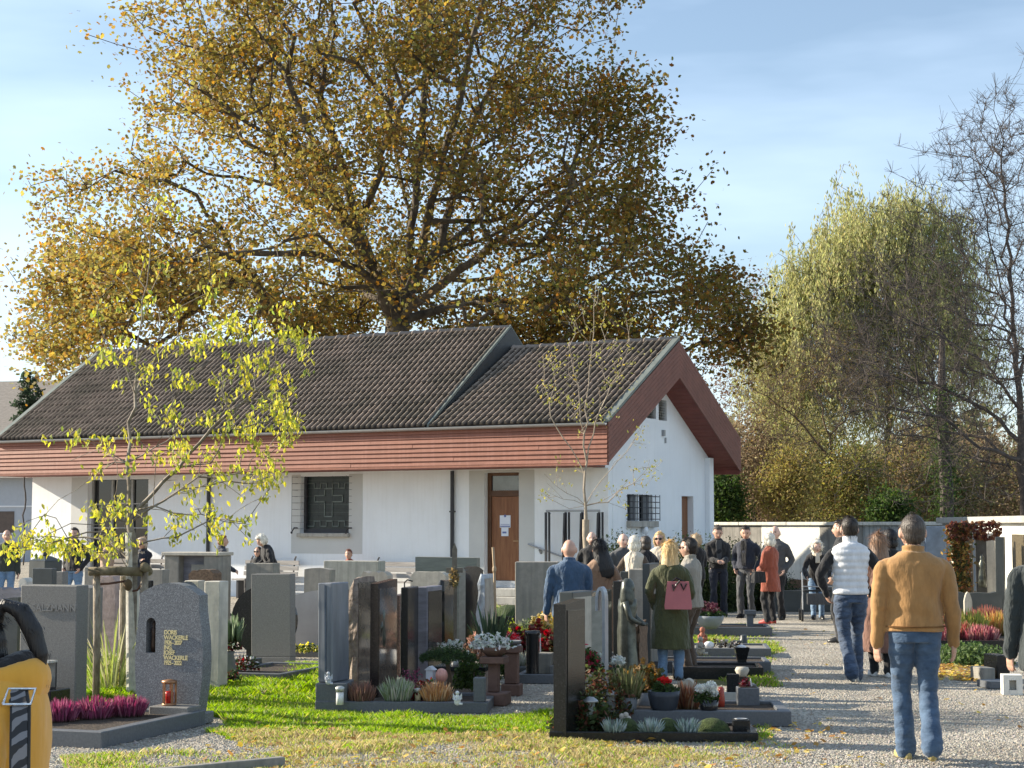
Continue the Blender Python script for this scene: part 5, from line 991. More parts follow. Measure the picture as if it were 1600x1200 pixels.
edge('grey purple gravestone with black face, centre of the edge-on group', 653, 669, 917, 19.2, .55, G_purple, G_dark, yaw=R(-15)); edge('black rough topped stone right of the grey purple one', 681, 696, 908, 20.3, .5, G_dark, shape='rough', yaw=Yc); edge('greenish stone with hooded top behind the wooden crucifix', 707, 718, 895, 21.3, .4, G_green, shape='arch'); edge('glossy dark stone mirroring the yard right of the crucifix', 718, 728, 893, 22.3, .7, G_dark, shape='arch', yaw=R(-18)); edge('narrow light grey rough stone right of the wooden crucifix', 746, 757, 898, 22.2, .6, mat('stone_lightgrey', (.36, .39, .42), .8, .3, 8, .7, 30), G_beige, shape='rough', yaw=R(-14))
edge('thin dark slate stone half hidden left of the red granite one', 544, 550, 921, 18.6, .4, G_slate); edge('low reddish stone with flat top behind the relief stone', 612, 627, 930, 19.8, .5, G_red)
wood_cx = mat('grey_wood', (.16, .14, .11), .9, .3, 9)
t_ = thing('wooden_cross', 'tall weathered wooden grave cross tied with dried flowers', 'cross', (xat(711, 20.9), 20.9, 0)); zt_ = zat(848, 20.9)
f = MB(); f.prism([(-.03, 0), (.03, 0), (.03, zt_ - .08), (0, zt_), (-.03, zt_ - .08)], 0, .05); f.build('upright', wood_cx, t_); MB().box(-.10, .10, -.01, .04 - .002, zt_ - .36, zt_ - .30).build('crossbar', wood_cx, t_)
clump('dried_flowers', None, None, (0, -.05, zt_ - .42), (.07, .05, .12), [(.3, .22, .1), (.2, .15, .08), (.12, .12, .06)], 120, .05, 15, parent=t_, hemi=False)
t_ = thing('wooden_stick', 'thin bare wooden stick with a knot standing before the brown door', 'stick', (xat(773, 21.5), 21.5, 0)); f = MB(); f.tube([(0, 0, 0), (.012, 0, .6), (-.005, 0, 1.2), (-.02, 0, zat(855, 21.5))], .016, 6); f.ball((-.005, 0, 1.17), (.03, .03, .05), 7, 5); f.build('stick', mat('peeled_wood', (.38, .28, .18), .8), t_)
for i, (px, py, rx, h_, pal, lab, n) in enumerate(((563, 1100, .15, .21, [(.25, .13, .10), (.19, .12, .09), (.32, .18, .14)], 'brownish pink heather, left of three in the centre front bed', 420), (620, 1100, .16, .25, [(.46, .47, .38), (.35, .38, .28), (.22, .28, .14)], 'silvery white heather in the middle of the centre front bed', 460), (681, 1100, .17, .21, [(.60, .33, .15), (.48, .26, .12), (.62, .42, .26)], 'orange heather, right of three in the centre front bed', 480))):
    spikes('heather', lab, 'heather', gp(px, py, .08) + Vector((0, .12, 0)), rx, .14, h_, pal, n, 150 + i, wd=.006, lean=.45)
for px, py, z_, r_, h_, lab, m_ in ((531, 1101, .08, .035, .17, 'grave candle in clear glass at left end of centre front bed', white_cer), (653, 1097, .08, .03, .13, 'yellowish candle between the silvery and orange heathers', mat('cream_wax', (.6, .5, .3), .5))):
    t_ = thing('grave_candle', lab, 'candle', gp(px, py, z_)); f = MB(); f.smooth = True; f.lathe([(r_, 0), (r_, h_ * .68)], k=14); f.build('candle', m_, t_); f = MB(); f.smooth = True; f.lathe([(r_ + .006, h_ * .7), (r_ + .008, h_ * .92), (r_ * .6, h_)], k=14); f.build('lid', mat('pale_metal', (.5, .5, .48)), t_)
def figurine(lab, loc, s_, m_, kind='angel'):
    t_ = thing('figurine', lab, 'figurine', loc); f = MB(); f.smooth = True
    f.ball((0, 0, .035 * s_), (.04 * s_, .035 * s_, .045 * s_), 9, 6); f.ball((0, -.005 * s_, .085 * s_), (.027 * s_, .024 * s_, .035 * s_), 9, 6); f.tube([(.03 * s_, -.01, .09 * s_), (.035 * s_, -.03 * s_, .06 * s_), (.0, -.04 * s_, .07 * s_)], .009 * s_, 5); f.tube([(-.03 * s_, -.01, .09 * s_), (-.035 * s_, -.03 * s_, .06 * s_), (.0, -.04 * s_, .05 * s_)], .009 * s_, 5); f.ball((0, -.008 * s_, .135 * s_), .024 * s_, 9, 6); f.tube([(.02 * s_, -.02 * s_, .012 * s_), (.06 * s_, -.03 * s_, .012 * s_)], .014 * s_, 5)
    f.build('body', m_, t_)
    if kind == 'angel':
        f = MB(); f.prism([(.0, .06 * s_), (.05 * s_, .13 * s_), (.055 * s_, .06 * s_)], .018 * s_, .024 * s_); f.prism([(.0, .06 * s_), (-.05 * s_, .13 * s_), (-.055 * s_, .06 * s_)], .018 * s_, .024 * s_); f.build('wings', m_, t_)
    return t_
figurine('small praying pale angel on the block below the blue grey stele', at(513, 1069, 16.05), .72, mat('pale_stone', (.5, .52, .56), .7)); figurine('white crouching cherub figure at right end of centre front bed', gp(714, 1103, .09) + Vector((0, .1, 0)), .8, white_cer)
# bonsai pine
p = gp(699, 1090, 0); p.y += .6; p.x *= 1.0; t_ = thing('dwarf_pine', 'flat topped dwarf pine with bare stem above the orange heather', 'tree', (xat(701, 17.0), 17.0, 0)); f = MB(); f.smooth = True; f.tube([(0, 0, 0), (.02, 0, .2), (-.01, 0, .42)], [.03, .026, .02], 7); f.build('trunk', mat('bark_brown', (.12, .08, .05)), t_)
rngp = np.random.default_rng(19); n = 5200; a = rngp.uniform(0, 6.28, n); u = np.sqrt(rngp.random(n)); P = np.stack([u * np.cos(a) * .28, u * np.sin(a) * .26, .42 + (1 - u ** 2) * .12 * rngp.random(n) + rngp.normal(size=n) * .012 + .02 * np.sin(a * 5) * u], 1); leaves('crown', P, .035, pick_cols(n, [(.04, .07, .025), (.06, .10, .03), (.02, .035, .015)], [2, 2, 2], rngp), leafmat('leaf', .3), rngp, LEAF_SLIM, flat=-.1, parent=t_)
SM = [  # loose plants in the centre
 ('heather', 'dark magenta heather behind the silvery one', 'heather', 645, 1066, 16.9, .08, (.15, .13, .26), MAG, 500, .025, 0), ('flowers', 'red leafy plant under the dwarf pine', 'flowers', 665, 1078, 16.3, .08, (.15, .12, .2), RED + GRN[:1], 420, .04, 0),
 ('flowers', 'white cyclamen blossoms above the dwarf pine', 'flowers', 709, 1000, 19.5, .35, (.16, .12, .10), WHT + GRN[:1], 200, .045, 0), ('flowers', 'rose brown dried bunch between pine and green iris', 'flowers', 742, 1030, 18.3, .3, (.15, .12, .28), [(.32, .18, .12), (.2, .12, .08), (.5, .3, .22)], 420, .05, 0),
 ('shrub', 'dark green shrub left of the white blossoms bowl', 'shrub', 732, 1062, 17.6, .08, (.16, .14, .34), GRN, 700, .05, 0), ('shrub', 'dark bushy evergreen behind the white blossoms bowl', 'shrub', 778, 1046, 18.8, .08, (.22, .18, .45), GRN, 900, .05, 0),
 ('poinsettia', 'red poinsettia cluster in front of concrete gravestone, left', 'flowers', 800, 1012, 21.8, .12, (.26, .2, .34), RED, 600, .07, 1), ('poinsettia', 'red poinsettia right of the white lantern', 'flowers', 866, 1012, 21.6, .12, (.22, .2, .3), RED, 420, .07, 1), ('poinsettia', 'dark red leaves behind white lantern', 'flowers', 838, 1016, 22.4, .12, (.2, .15, .34), [(.25, .03, .03), (.16, .05, .03)], 360, .07, 1),
 ('conifer', 'bright lime green conifer before the concrete gravestone', 'shrub', 800, 1000, 23.0, .10, (.22, .18, .34), [(.36, .40, .07), (.28, .34, .06)], 700, .05, 0), ('flowers', 'golden and cream flower arrangement left of blue jacket man', 'flowers', 852, 1000, 22.8, .2, (.26, .2, .40), [(.55, .42, .12), (.42, .28, .08), (.6, .5, .3)] + GRN[:1], 520, .06, 1), ('shrub', 'grey green shrub between lime conifer and golden flowers', 'shrub', 825, 1000, 23.2, .1, (.16, .14, .36), [(.10, .14, .07), (.07, .09, .05)], 420, .05, 0),
 ('flowers', 'red blossoms in the pot by the largest stone', 'flowers', 739, 970, 25.0, .42, (.10, .08, .10), RED, 90, .05, 0)]
for i, (nm, lab, cat, px, py, Y, z, r_, pal, n, ls, sh) in enumerate(SM): clump(nm, lab, cat, (xat(px, Y), Y, z), r_, pal, n, ls, 200 + i, shape=LEAF_MAPLE if sh else LEAF_OVAL)
spikes('iris_leaves', 'tall spiky dark leaves behind the evergreen bush', 'plant', (xat(768, 19.4), 19.4, .35), .2, .15, .55, [(.06, .09, .05), (.10, .13, .07)], 70, 230, wd=.012, lean=.6)
t_ = pot('pale square pot of red blossoms beside the largest stone', (xat(740, 25), 25.05, 0), (.10, .10, .42), G_conc, sq=True)
t_ = pot('white cube pot with red cyclamen before the poinsettias', (xat(803, 21.2), 21.2, .12), (.09, .09, .15), white_cer, sq=True); clump('blossoms', None, None, (-.02, 0, .16), (.09, .08, .15), [(.6, .03, .05), (.65, .3, .35)], 120, .05, 231, parent=t_)
# sandstone pedestals and bowls
def pedestal(lab, px, py, w_, h_, m_, top=.06, base=.08, yaw=R(-12), cat='pedestal', sq=True):
    t_ = thing('pedestal', lab, cat, gp(px, py), yaw)
    MB().box(-w_ / 2 - base, w_ / 2 + base, -w_ / 2 - base, w_ / 2 + base, 0, .12, bev=.01).build('foot', m_, t_); MB().box(-w_ / 2, w_ / 2, -w_ / 2, w_ / 2, .122, h_ - .07, bev=.008).build('shaft', m_, t_); MB().box(-w_ / 2 - top, w_ / 2 + top, -w_ / 2 - top, w_ / 2 + top, h_ - .068, h_, bev=.01).build('top', m_, t_); return t_
pd = pedestal('red sandstone pedestal carrying white blossoms right of centre bed', 772, 1101, .10, .46, sand, .07, .09); pd2 = pedestal('second red sandstone pedestal with empty dish behind the first', 800, 1087, .13, .50, sand, .03, .03)
p = pd.location + Vector((0, 0, .462)); t_ = pot('stone bowl of white and cream blossoms on sandstone pedestal', p, [(.07, 0), (.13, .05), (.15, .09)], sand, 'flower_bowl', 'bowl'); clump('blossoms', None, None, (-.03, 0, .08), (.22, .15, .13), WHT + WHT + GRN[:1], 420, .05, 232, parent=t_)
p = pd2.location + Vector((0, 0, .502)); pot('shallow dark dish on the second sandstone pedestal', p, [(.05, 0), (.09, .03), (.10, .05)], grey_pot, 'dish', 'bowl')
f = MB(); f.smooth = True; f.lathe([(.075, 0), (.07, .02), (.07, .50), (.085, .52), (.085, .56)], k=18); f.build('vase', black_pot, thing('vase', 'tall black cylindrical vase standing on gravel behind the pedestals', 'vase', gp(832, 1066)))
t_ = thing('grave_lantern', 'white framed lantern amid the red poinsettias', 'lantern', (xat(836, 21.0), 21.0, .12)); MB().box(-.07, .07, -.07, .07, .26, .29).build('roof', mat('pale_metal', (.5, .5, .48)), t_)
for a in (-1, 1):
    for c in (-1, 1): MB().box(a * .06 - .006, a * .06 + .006, c * .06 - .006, c * .06 + .006, 0, .259).build('post', white_paint, t_)
f = MB(); f.smooth = True; f.lathe([(.035, 0), (.035, .12)], k=12); f.build('candle', white_cer, t_)
t_ = thing('grave_lantern', 'small pale lantern with peaked roof under the dwarf pine', 'lantern', at(673, 1062, 16.6), R(-20)); MB().box(-.035, .035, -.035, .035, 0, .09).build('body', mat('pale_stone', (.5, .52, .56)), t_); MB().prism([(-.05, .092), (.05, .092), (0, .13)], -.045, .045).build('roof', mat('pale_stone', (.5, .52, .56)), t_)
t_ = thing('glass_globe', 'ribbed pale pink glass globe left of the pine stem', 'ornament', at(690, 1064, 16.5)); f = MB(); f.smooth = True; f.ball((0, 0, .05), (.06, .06, .07), 12, 8); f.build('globe', mat('pink_glass', (.55, .27, .22), .2, .2, 40, stretch=(1, 1, .1)), t_)
t_ = thing('black_shelf_frame', 'low black slab table with white vases behind dwarf pine', 'slab', (xat(718, 18.0), 18.0, 0), Yc); MB().box(-.25, .3, -.1, .3, .22, .27, bev=.006).build('top', G_dark, t_); MB().box(-.22, .27, -.05, .28, 0, .218).build('base', G_rough, t_)
for i, (dx, nm) in enumerate(((-.05, 'left'), (.08, 'right'))):
    t2_ = thing('vase', 'white arched vase on the black slab table, %s one' % nm, 'vase', on(t_, dx, .05, .272)); f = MB(); f.smooth = True; f.lathe([(.035, 0), (.04, .06), (.03, .14), (.02, .15)], k=12); f.build('vase', white_cer, t2_)
t_ = pot('low bowl of white heather between pedestals and black vase', gp(816, 1057), [(.10, 0), (.17, .10), (.18, .13)], grey_pot, 'flower_bowl', 'bowl'); spikes('heather', None, None, (0, 0, .1), .2, .17, .2, [(.48, .48, .42), (.35, .36, .28)], 260, 240, parent=t_)
bed('low kerb bed under the white heather bowl', 0, 0, .6, .8, Yc, kh=.1, corner=tuple(gp(806, 1068))); bed('stepped grey bed with poinsettias and lantern', 0, 0, 1.35, 1.6, Yc, kh=.12, corner=(xat(788, 20.6), 20.6, 0), m=G_conc)
for i, (px, py, w_, h_, d_) in enumerate(((848, 1063, .3, .26, .3), (868, 1064, .25, .16, .3), (872, 1030, .3, .32, .3))): slab('small grey stone block right of the black vase, %s' % ['tallest, flat topped', 'lowest, at its foot', 'rear one beneath the man in blue'][i], px - 10, px + 12, py - [42, 24, 36][i], py, None, .25, [G_conc, G_plain, G_kerb][i], yaw=Yc)
t_ = bed('large dark planter bed with clipped box dome before the concrete steps', 0, 0, .55, .6, R(-10), kh=.28, corner=(xat(764, 27.5), 27.5, 0), m=G_dark); f = MB(); f.smooth = True; f.ball(on(t_, .27, .3, .25), (.27, .27, .2), 20, 12); f.build('box_dome', mat('box_leaf', (.05, .075, .022), .9, .4, 60, 1, 90, bdist=.03), None, label='clipped green box dome in the dark planter', cat='shrub')
spikes('reeds', 'dry reed like grass around the big concrete gravestone foot', 'grass tuft', (xat(835, 25.6), 25.6, 0), .6, .15, .35, [(.30, .30, .18), (.2, .24, .1)], 220, 241, wd=.008, lean=.2)

# --- right block
b7 = bed('nearest dark kerbed bed right of centre with moss cushions', 0, 0, 1.66, .75, R(-3), kh=.075, kw=.07, corner=tuple(gp(858, 1158)), m=G_dark)
t_, th_, h_ = edge('tall black stele nearest the camera at left end of the moss bed', 864, 883, 944, 14.0, .42, G_dark, mat('black_polish', (.012, .012, .011), .07, spec=.5), yaw=R(-24), shape='slant', rise=.03)
edge('grey stele with square top directly behind the nearest black stele', 873, 894, 925, 15.2, .5, G_slate, G_lime, yaw=R(-22)); edge('black stele behind the two front ones, with pale side', 906, 917, 925, 16.3, .55, G_dark, G_green, yaw=R(-18)); edge('short black stele left of the curved metal grave sign', 925, 934, 933, 16.9, .5, G_dark, G_dark, yaw=R(-18), shape='slant'); edge('black stele just left of the bronze statue', 956, 969, 908, 18.9, .5, G_dark, None, yaw=R(-12)); edge('tall grey blue stone between statue and olive parka', 1002, 1013, 881, 20.2, .7, G_slate, G_conc, yaw=R(-14)); edge('dark textured stone strip right of the statue', 991, 997, 970, 17.6, .3, G_brown, yaw=R(-20), shape='rough')
t_ = thing('metal_stele', 'curved pale metal stele bent over at top like a hook', 'gravestone', (xat(936, 15.9), 15.9, 0), R(-16)); zt_ = zat(917, 15.9)
pr = [(.045, 0), (.045, zt_ - .14)] + [(.0 + .045 * cos(a), zt_ - .12 + .12 * sin(a)) for a in [i * pi / 10 for i in range(11)]] + [(-.045, zt_ - .22), (-.02, zt_ - .22), (-.02, zt_ - .13)] + [(.02 * cos(a), zt_ - .12 + .09 * sin(a)) for a in [pi - i * pi / 8 for i in range(9)]] + [(.015, 0)]
MB().prism(pr, 0, .14).build('band', mat('pale_steel', (.30, .33, .38), .35, .2, 5, metal=.5), t_)
# bronze statue
t_ = thing('statue', 'bronze statue of a veiled woman reaching her hands forward', 'statue', (xat(979, 17.6), 17.6, .12), R(-20)); s_ = (zat(903, 17.6) - .12) / 1.0
f = MB(); f.smooth = True
f.loft([[Vector((cx + rx * cos(a) * (1 + .07 * sin(a * 7 + z * 6)), ry * sin(a) * (1 + .07 * cos(a * 6)), z * s_)) for a in [i * 2 * pi / 24 for i in range(24)]] for z, rx, ry, cx in ((0, .135, .12, 0), (.05, .125, .11, 0), (.25, .10, .09, -.005), (.5, .095, .085, -.01), (.62, .085, .075, -.01), (.72, .10, .075, 0), (.80, .09, .065, 0), (.84, .045, .045, .005))])
f.ball((.02, 0, .90 * s_), (.055, .062, .078 * s_), 14, 10); f.loft([[Vector((.0 + rx * cos(a), ry * sin(a), z * s_)) for a in [i * 2 * pi / 14 for i in range(14)]] for z, rx, ry in ((.70, .085, .08), (.80, .085, .08), (.88, .072, .08), (.96, .06, .07), (.995, .03, .035))])
for sgn in (-1, 1): f.tube([(0, sgn * .09, .78 * s_), (.05, sgn * .09, .62 * s_), (.15, sgn * .05, .57 * s_)], [.035, .032, .02], 10); f.ball((.17, sgn * .035, .565 * s_), (.035, .015, .018), 8, 5)
f.build('figure', bronze, t_); MB().box(-.16, .2, -.15, .15, -.12, -.003, bev=.01).build('base', G_slate, t_)
# moss bed contents
clump('shrub', 'dense dark leafy shrub at left end of the moss bed', 'shrub', gp(912, 1146, .05) + Vector((0, .25, 0)), (.26, .2, .30), [(.04, .06, .02), (.06, .085, .03), (.03, .045, .018), (.12, .05, .03)], 1700, .05, 250)
t_ = thing('grave_lantern', 'small domed grave lantern with grey roof and red edge among dark leaves', 'lantern', at(922, 1122, 14.25)); f = MB(); f.smooth = True; f.lathe([(.07, .13), (.065, .145), (.03, .17), (.0, .175)], k=16); f.build('roof', zinc, t_); f = MB(); f.smooth = True; f.lathe([(.042, 0), (.042, .128)], k=12); f.build('glass', mat('frost_glass', (.25, .28, .25), .3), t_); MB().box(-.075, -.05, -.01, .02, -.02, .13).build('side', redwax, t_)
for i, (px, w_, n_) in enumerate(((982, .11, 'left'), (1046, .11, 'middle'), (1117, .155, 'right, widest'))):
    o = MB(); o.smooth = True; p = gp(px, 1151, .03) + Vector((0, .18, .0)); o.ball((0, 0, 0), (w_, .13, .13), 18, 10); o.build('moss_cushion', moss, None, label='rounded green moss cushion, %s one in the front bed' % n_, cat='moss', group='moss cushions in the front bed').location = p
for i, (px, n_) in enumerate(((960, 'beside the stone rose'), (1019, 'between left and middle moss cushions'), (1077, 'left of the widest moss cushion'))): spikes('silver_plant', 'silvery cushion plant %s' % n_, 'plant', gp(px, 1150, .05) + Vector((0, .12, 0)), .10, .09, .14, [(.30, .36, .34), (.42, .48, .45), (.2, .26, .22)], 160, 255 + i, wd=.005, lean=.8, base=(.1, .13, .1))
t_ = thing('stone_rose', 'carved pale stone rose standing in the moss bed', 'ornament', at(976, 1132, 14.3)); f = MB(); f.smooth = True; f.ball((0, 0, .02), (.045, .035, .05), 9, 6); 
for a in range(5): f.ball((.03 * cos(a * 1.26), -.01, .05 + .03 * sin(a * 1.26)), (.024, .02, .024), 7, 5)
f.tube([(0, 0, 0), (-.04, 0, -.05)], .012, 6); f.build('rose', mat('pale_carving', (.42, .38, .33), .8), t_)
t_ = thing('vase_block', 'black cube vase with round opening at right end of moss bed', 'vase', gp(1160, 1154) + Vector((0, .08, 0)), R(-4)); MB().box(-.07, .07, -.07, .07, 0, .145, bev=.006).build('block', G_dark, t_); f = MB(); f.smooth = True; f.lathe([(.05, .147), (.055, .152), (.045, .152), (.043, .148)], k=18); f.build('ring', zinc, t_)
# second bed
b8 = bed('second kerbed bed from the front with bowls of flowers', 0, 0, 1.62, .95, R(-3), kh=.13, kw=.10, corner=tuple(gp(940, 1134)), m=G_kerb)
t_ = pot('big dark round bowl planted with red cyclamen', gp(1039, 1116, .10) + Vector((0, .1, 0)), [(.08, 0), (.115, .05), (.135, .14), (.14, .19)], slate_pot, 'flower_bowl', 'bowl', 24); clump('foliage', None, None, (0, 0, .17), (.12, .10, .10), GRN, 260, .05, 260, parent=t_); clump('blossoms', None, None, (.02, 0, .26), (.06, .05, .05), [(.62, .03, .03), (.5, .02, .02)], 110, .04, 261, parent=t_)
t_ = pot('stone grey bucket pot with greenish grasses left of the dark bowl', gp(981, 1116, .10) + Vector((0, .12, 0)), [(.075, 0), (.085, .05), (.095, .135)], grey_pot); spikes('grasses', None, None, (0, 0, .12), .17, .13, .30, [(.16, .17, .07), (.22, .20, .10), (.3, .26, .14)], 260, 262, parent=t_, lean=.4)
t_ = pot('glossy black pot with three white chrysanthemum balls', gp(1110, 1117, .10) + Vector((0, .1, 0)), [(.055, 0), (.075, .04), (.085, .12)], black_pot); clump('foliage', None, None, (-.01, 0, .11), (.11, .09, .10), GRN, 260, .045, 263, parent=t_)
for dx, dz, rr in ((-.075, .215, .055), (.02, .235, .055), (.035, .18, .052)): clump('chrysanthemum', None, None, (dx, -.02, dz), (rr, rr, rr * .8), WHT, 420, .018, 264 + int(dx * 100), parent=t_, hemi=False)
t_ = thing('grave_candle', 'dark red grave candle left of the grey bucket pot', 'candle', gp(962, 1116, .10) + Vector((0, .1, 0))); f = MB(); f.smooth = True; f.lathe([(.03, 0), (.032, .1), (.034, .101), (.034, .12), (.02, .135)], k=12); f.build('candle', redwax, t_)
t_ = thing('grave_candle', 'twisted red glass candle holder left of the slate box planter', 'candle', gp(1130, 1108, .10) + Vector((0, .15, 0))); f = MB(); f.smooth = True; f.lathe([(.03, 0), (.035, .05), (.03, .12), (.025, .17), (.015, .18)], k=12); f.build('candle', mat('red_glass', (.35, .05, .03), .15), t_)
spikes('dried_plant', 'rusty red drooping plant between bowl and white chrysanthemums', 'plant', gp(1077, 1112, .10) + Vector((0, .12, 0)), .12, .1, .28, [(.30, .12, .06), (.38, .25, .16), (.2, .08, .05)], 200, 270, wd=.008, lean=.5)
t_ = pot('slate box planter with small red and white blossoms at bed end', gp(1172, 1113, .05) + Vector((0, .15, 0)), (.095, .09, .21), G_kerb, sq=True); clump('blossoms', None, None, (-.03, 0, .21), (.05, .05, .07), RED + PNK[:1], 80, .04, 271, parent=t_); MB().prism([(.01, .21), (.045, .21), (.03, .29)], 0, .01).build('tag', white_cer, t_)
MB().box(-.06, .06, -.05, .05, 0, .30, bev=.006).build('block', G_dark, thing('vase_block', 'dark stone block behind the slate box planter', 'block', gp(1152, 1108, 0) + Vector((0, .3, 0)), R(-4)))
MB().box(0, .95, 0, .12, 0, .13).build('plank', mat('pale_slab', (.40, .38, .33), .8), thing('stone_strip', 'pale stone strip lying behind the row of bowls', 'slab', (gp(1000, 1104).x, gp(1000, 1104).y, .002), R(-3)))
slab('low brownish rock stone between second and third bed', 1132, 1150, 1072, 1098, None, .25, G_brown, 'rough', yaw=Yc); slab('round topped pale rock left of white chrysanthemums, behind', 1058, 1084, 1062, 1090, None, .2, G_lime, 'arch', rise=.08, yaw=Yc)
clump('shrub', 'rust and green dwarf maple in stone pot below the statue', 'shrub', (xat(1003, 15.8), 15.8, .22), (.20, .16, .25), [(.30, .16, .05), (.2, .12, .04), (.08, .09, .03)], 620, .05, 272, shape=LEAF_MAPLE); pot('wide stone tub under the dwarf maple', (xat(1003, 15.8), 15.8, .0), [(.12, 0), (.16, .1), (.17, .22)], grey_pot)
clump('roses', 'pinkish red roses right of the grey stele', 'flowers', (xat(921, 15.4), 15.4, .42), (.11, .1, .22), [(.42, .05, .09), (.3, .03, .06)] + GRN, 380, .05, 273); clump('shrub', 'reddish green leaves filling the gap behind the domed lantern', 'shrub', (xat(930, 15.0), 15.0, .08), (.32, .2, .40), [(.12, .05, .03), (.07, .08, .03), (.05, .06, .02)], 1100, .05, 274)
clump('hydrangea', 'white dried hydrangea heads before the camel coat, right one', 'flowers', (xat(962, 16.6), 16.6, .40), (.07, .06, .10), WHT, 150, .04, 275); clump('hydrangea', 'white dried hydrangea heads before the camel coat, left one', 'flowers', (xat(937, 16.6), 16.6, .38), (.06, .06, .13), WHT, 130, .04, 276); clump('shrub', 'dark foliage under the white hydrangea heads', 'shrub', (xat(960, 16.5), 16.5, .05), (.34, .2, .32), GRN + BR[:1], 800, .05, 277)
t_ = thing('grave_lantern', 'silver lantern with dome behind red candle', 'lantern', (xat(952, 14.95), 14.95, .13)); f = MB(); f.smooth = True; f.lathe([(.06, .14), (.05, .16), (.02, .18)], k=14); f.build('roof', zinc, t_); f = MB(); f.lathe([(.04, 0), (.04, .138)], k=8); f.build('body', mat('smoke_glass', (.14, .15, .15)), t_)
# third and later beds towards the path
bed('third kerbed bed with dark granite rim beside the path', 0, 0, 1.0, .7, R(-4), kh=.14, corner=tuple(gp(1052, 1062)), m=G_dark); bed('fourth bed with pale kerb near the bowl column', 0, 0, 1.5, .8, R(-4), kh=.13, corner=(xat(1000, 20.4), 20.4, 0), m=G_kerb)
bed('fifth bed with pale flat kerb behind olive parka', 0, 0, 1.5, 1.0, R(-5), kh=.13, corner=(xat(1020, 22.6), 22.6, 0), m=G_kerb, fill=G_conc); b9 = bed('rear kerbed bed carrying the round grey bowl', 0, 0, 1.35, 1.0, R(-3), kh=.14, corner=tuple(gp(1070, 994)), m=G_kerb, fill=soil)
pc = thing('pedestal', 'black flared column with dish of white gravel beside the path', 'pedestal', gp(1159, 1052)); MB().box(-.05, .05, -.05, .05, 0, .16).build('shaft', G_dark, pc); f = MB(); f.loft([[Vector((sx * q, sy * q, z)) for sx, sy in ((-1, -1), (1, -1), (1, 1), (-1, 1))] for z, q in ((.16, .055), (.19, .06), (.30, .085))]); f.build('bowl', G_dark, pc); f = MB(); f.smooth = True; f.ball((0, 0, .30), (.06, .06, .03), 10, 5); f.build('gravel_heap', white_cer, pc)
pc = thing('pedestal', 'dark block with weathered stone urn in front of flared column', 'pedestal', gp(1160, 1084)); MB().box(-.06, .06, -.05, .05, 0, .17).build('shaft', G_dark, pc); f = MB(); f.smooth = True; f.lathe([(.04, .172), (.05, .19), (.075, .24), (.06, .27)], k=14); f.build('urn', G_lime, pc); MB().box(-.08, .13, -.1, .1, 0, .10).build('foot', G_kerb, pc)
slab('square dark grey grave marker standing on the fourth bed', 1140, 1155, 1001, 1018, None, .12, G_slate, yaw=Yc, z0=0.); t_ = thing('grave_lantern', 'dark cylindrical lantern right of the square marker', 'lantern', gp(1162, 1016)); f = MB(); f.smooth = True; f.lathe([(.055, 0), (.055, .15), (.045, .16), (.045, .20), (.03, .21)], k=14); f.build('body', G_slate, t_)
t_ = pot('round pale grey bowl of pink and dark flowers behind the parka', gp(1114, 985, .14) + Vector((0, .4, 0)), [(.10, 0), (.17, .06), (.215, .16), (.22, .20)], mat('pale_bowl', (.24, .26, .28), .7), 'flower_bowl', 'bowl', 24); clump('foliage', None, None, (0, 0, .18), (.24, .2, .14), GRN, 300, .06, 280, parent=t_); clump('blossoms', None, None, (0, 0, .24), (.17, .14, .16), PNK + [(.16, .03, .05)], 260, .05, 281, parent=t_)
t_ = thing('pedestal', 'T shaped blue grey candle pedestal at the path edge', 'pedestal', gp(1172, 990)); MB().box(-.05, .05, -.05, .05, 0, .30).build('shaft', G_kerb, t_); MB().box(-.09, .09, -.08, .08, .302, .37, bev=.005).build('top', G_kerb, t_)
clump('flowers', 'dried dark flower heads lying on the fourth bed', 'flowers', (xat(1128, 22.8), 22.8, .13), (.22, .1, .10), [(.05, .03, .02), (.4, .38, .33)], 120, .06, 282); t_ = thing('figurine', 'small white stone pebble figure on the fifth bed', 'ornament', (xat(1104, 22.7), 22.7, .13)); f = MB(); f.smooth = True; f.ball((0, 0, .03), (.07, .05, .05), 9, 6); f.build('pebble', white_cer, t_)
figurine('reddish terracotta candle figure right of the parka hem', (xat(1094, 22.9), 22.9, .13), 1.6, mat('terracotta', (.35, .13, .08), .8), 'x'); figurine('worn pale cherub below the terracotta figure', (xat(1091, 21.4), 21.4, .13), 1.4, G_lime, 'x')
# garden at the right
rb = thing('grave_bed', 'long colourful heather bed right of the path with grey kerb', 'grave bed', (xat(1452, 23.6), 23.6, 0), R(-4)); MB().box(0, 1.9, 0, .10, 0, .16).build('kerb', G_dark, rb); MB().box(0, 1.9, .1, 2.4, 0, .12).build('soil', soil, rb)
RC = [('pink heather at left end of the right bed', 1462, 24.2, .1, PNK, .25), ('rust heather behind tan sleeve in the right bed', 1478, 25.2, .12, [(.38, .14, .08), (.4, .3, .1)], .40), ('yellow green heather in the middle of the right bed', 1505, 25.0, .12, [(.40, .38, .10), (.28, .30, .08)], .42), ('red heather at the rear of the right bed', 1532, 26.4, .12, [(.30, .09, .08), (.28, .13, .09)], .40), ('pink heather low at the front of the right bed', 1522, 24.1, .12, PNK + [(.5, .2, .2)], .24), ('golden heather at right end of the right bed', 1550, 25.4, .12, [(.42, .33, .10), (.5, .25, .1)], .36), ('dark red heather in the front of the right bed', 1492, 24.3, .12, [(.3, .08, .07), (.25, .2, .08)], .28)]
for i, (lab, px, Y, z, pal, h_) in enumerate(RC): spikes('heather', lab, 'heather', (xat(px, Y), Y, z), .34, .3, h_, pal, 520, 290 + i, wd=.010, lean=.4, group='heathers in the right bed')
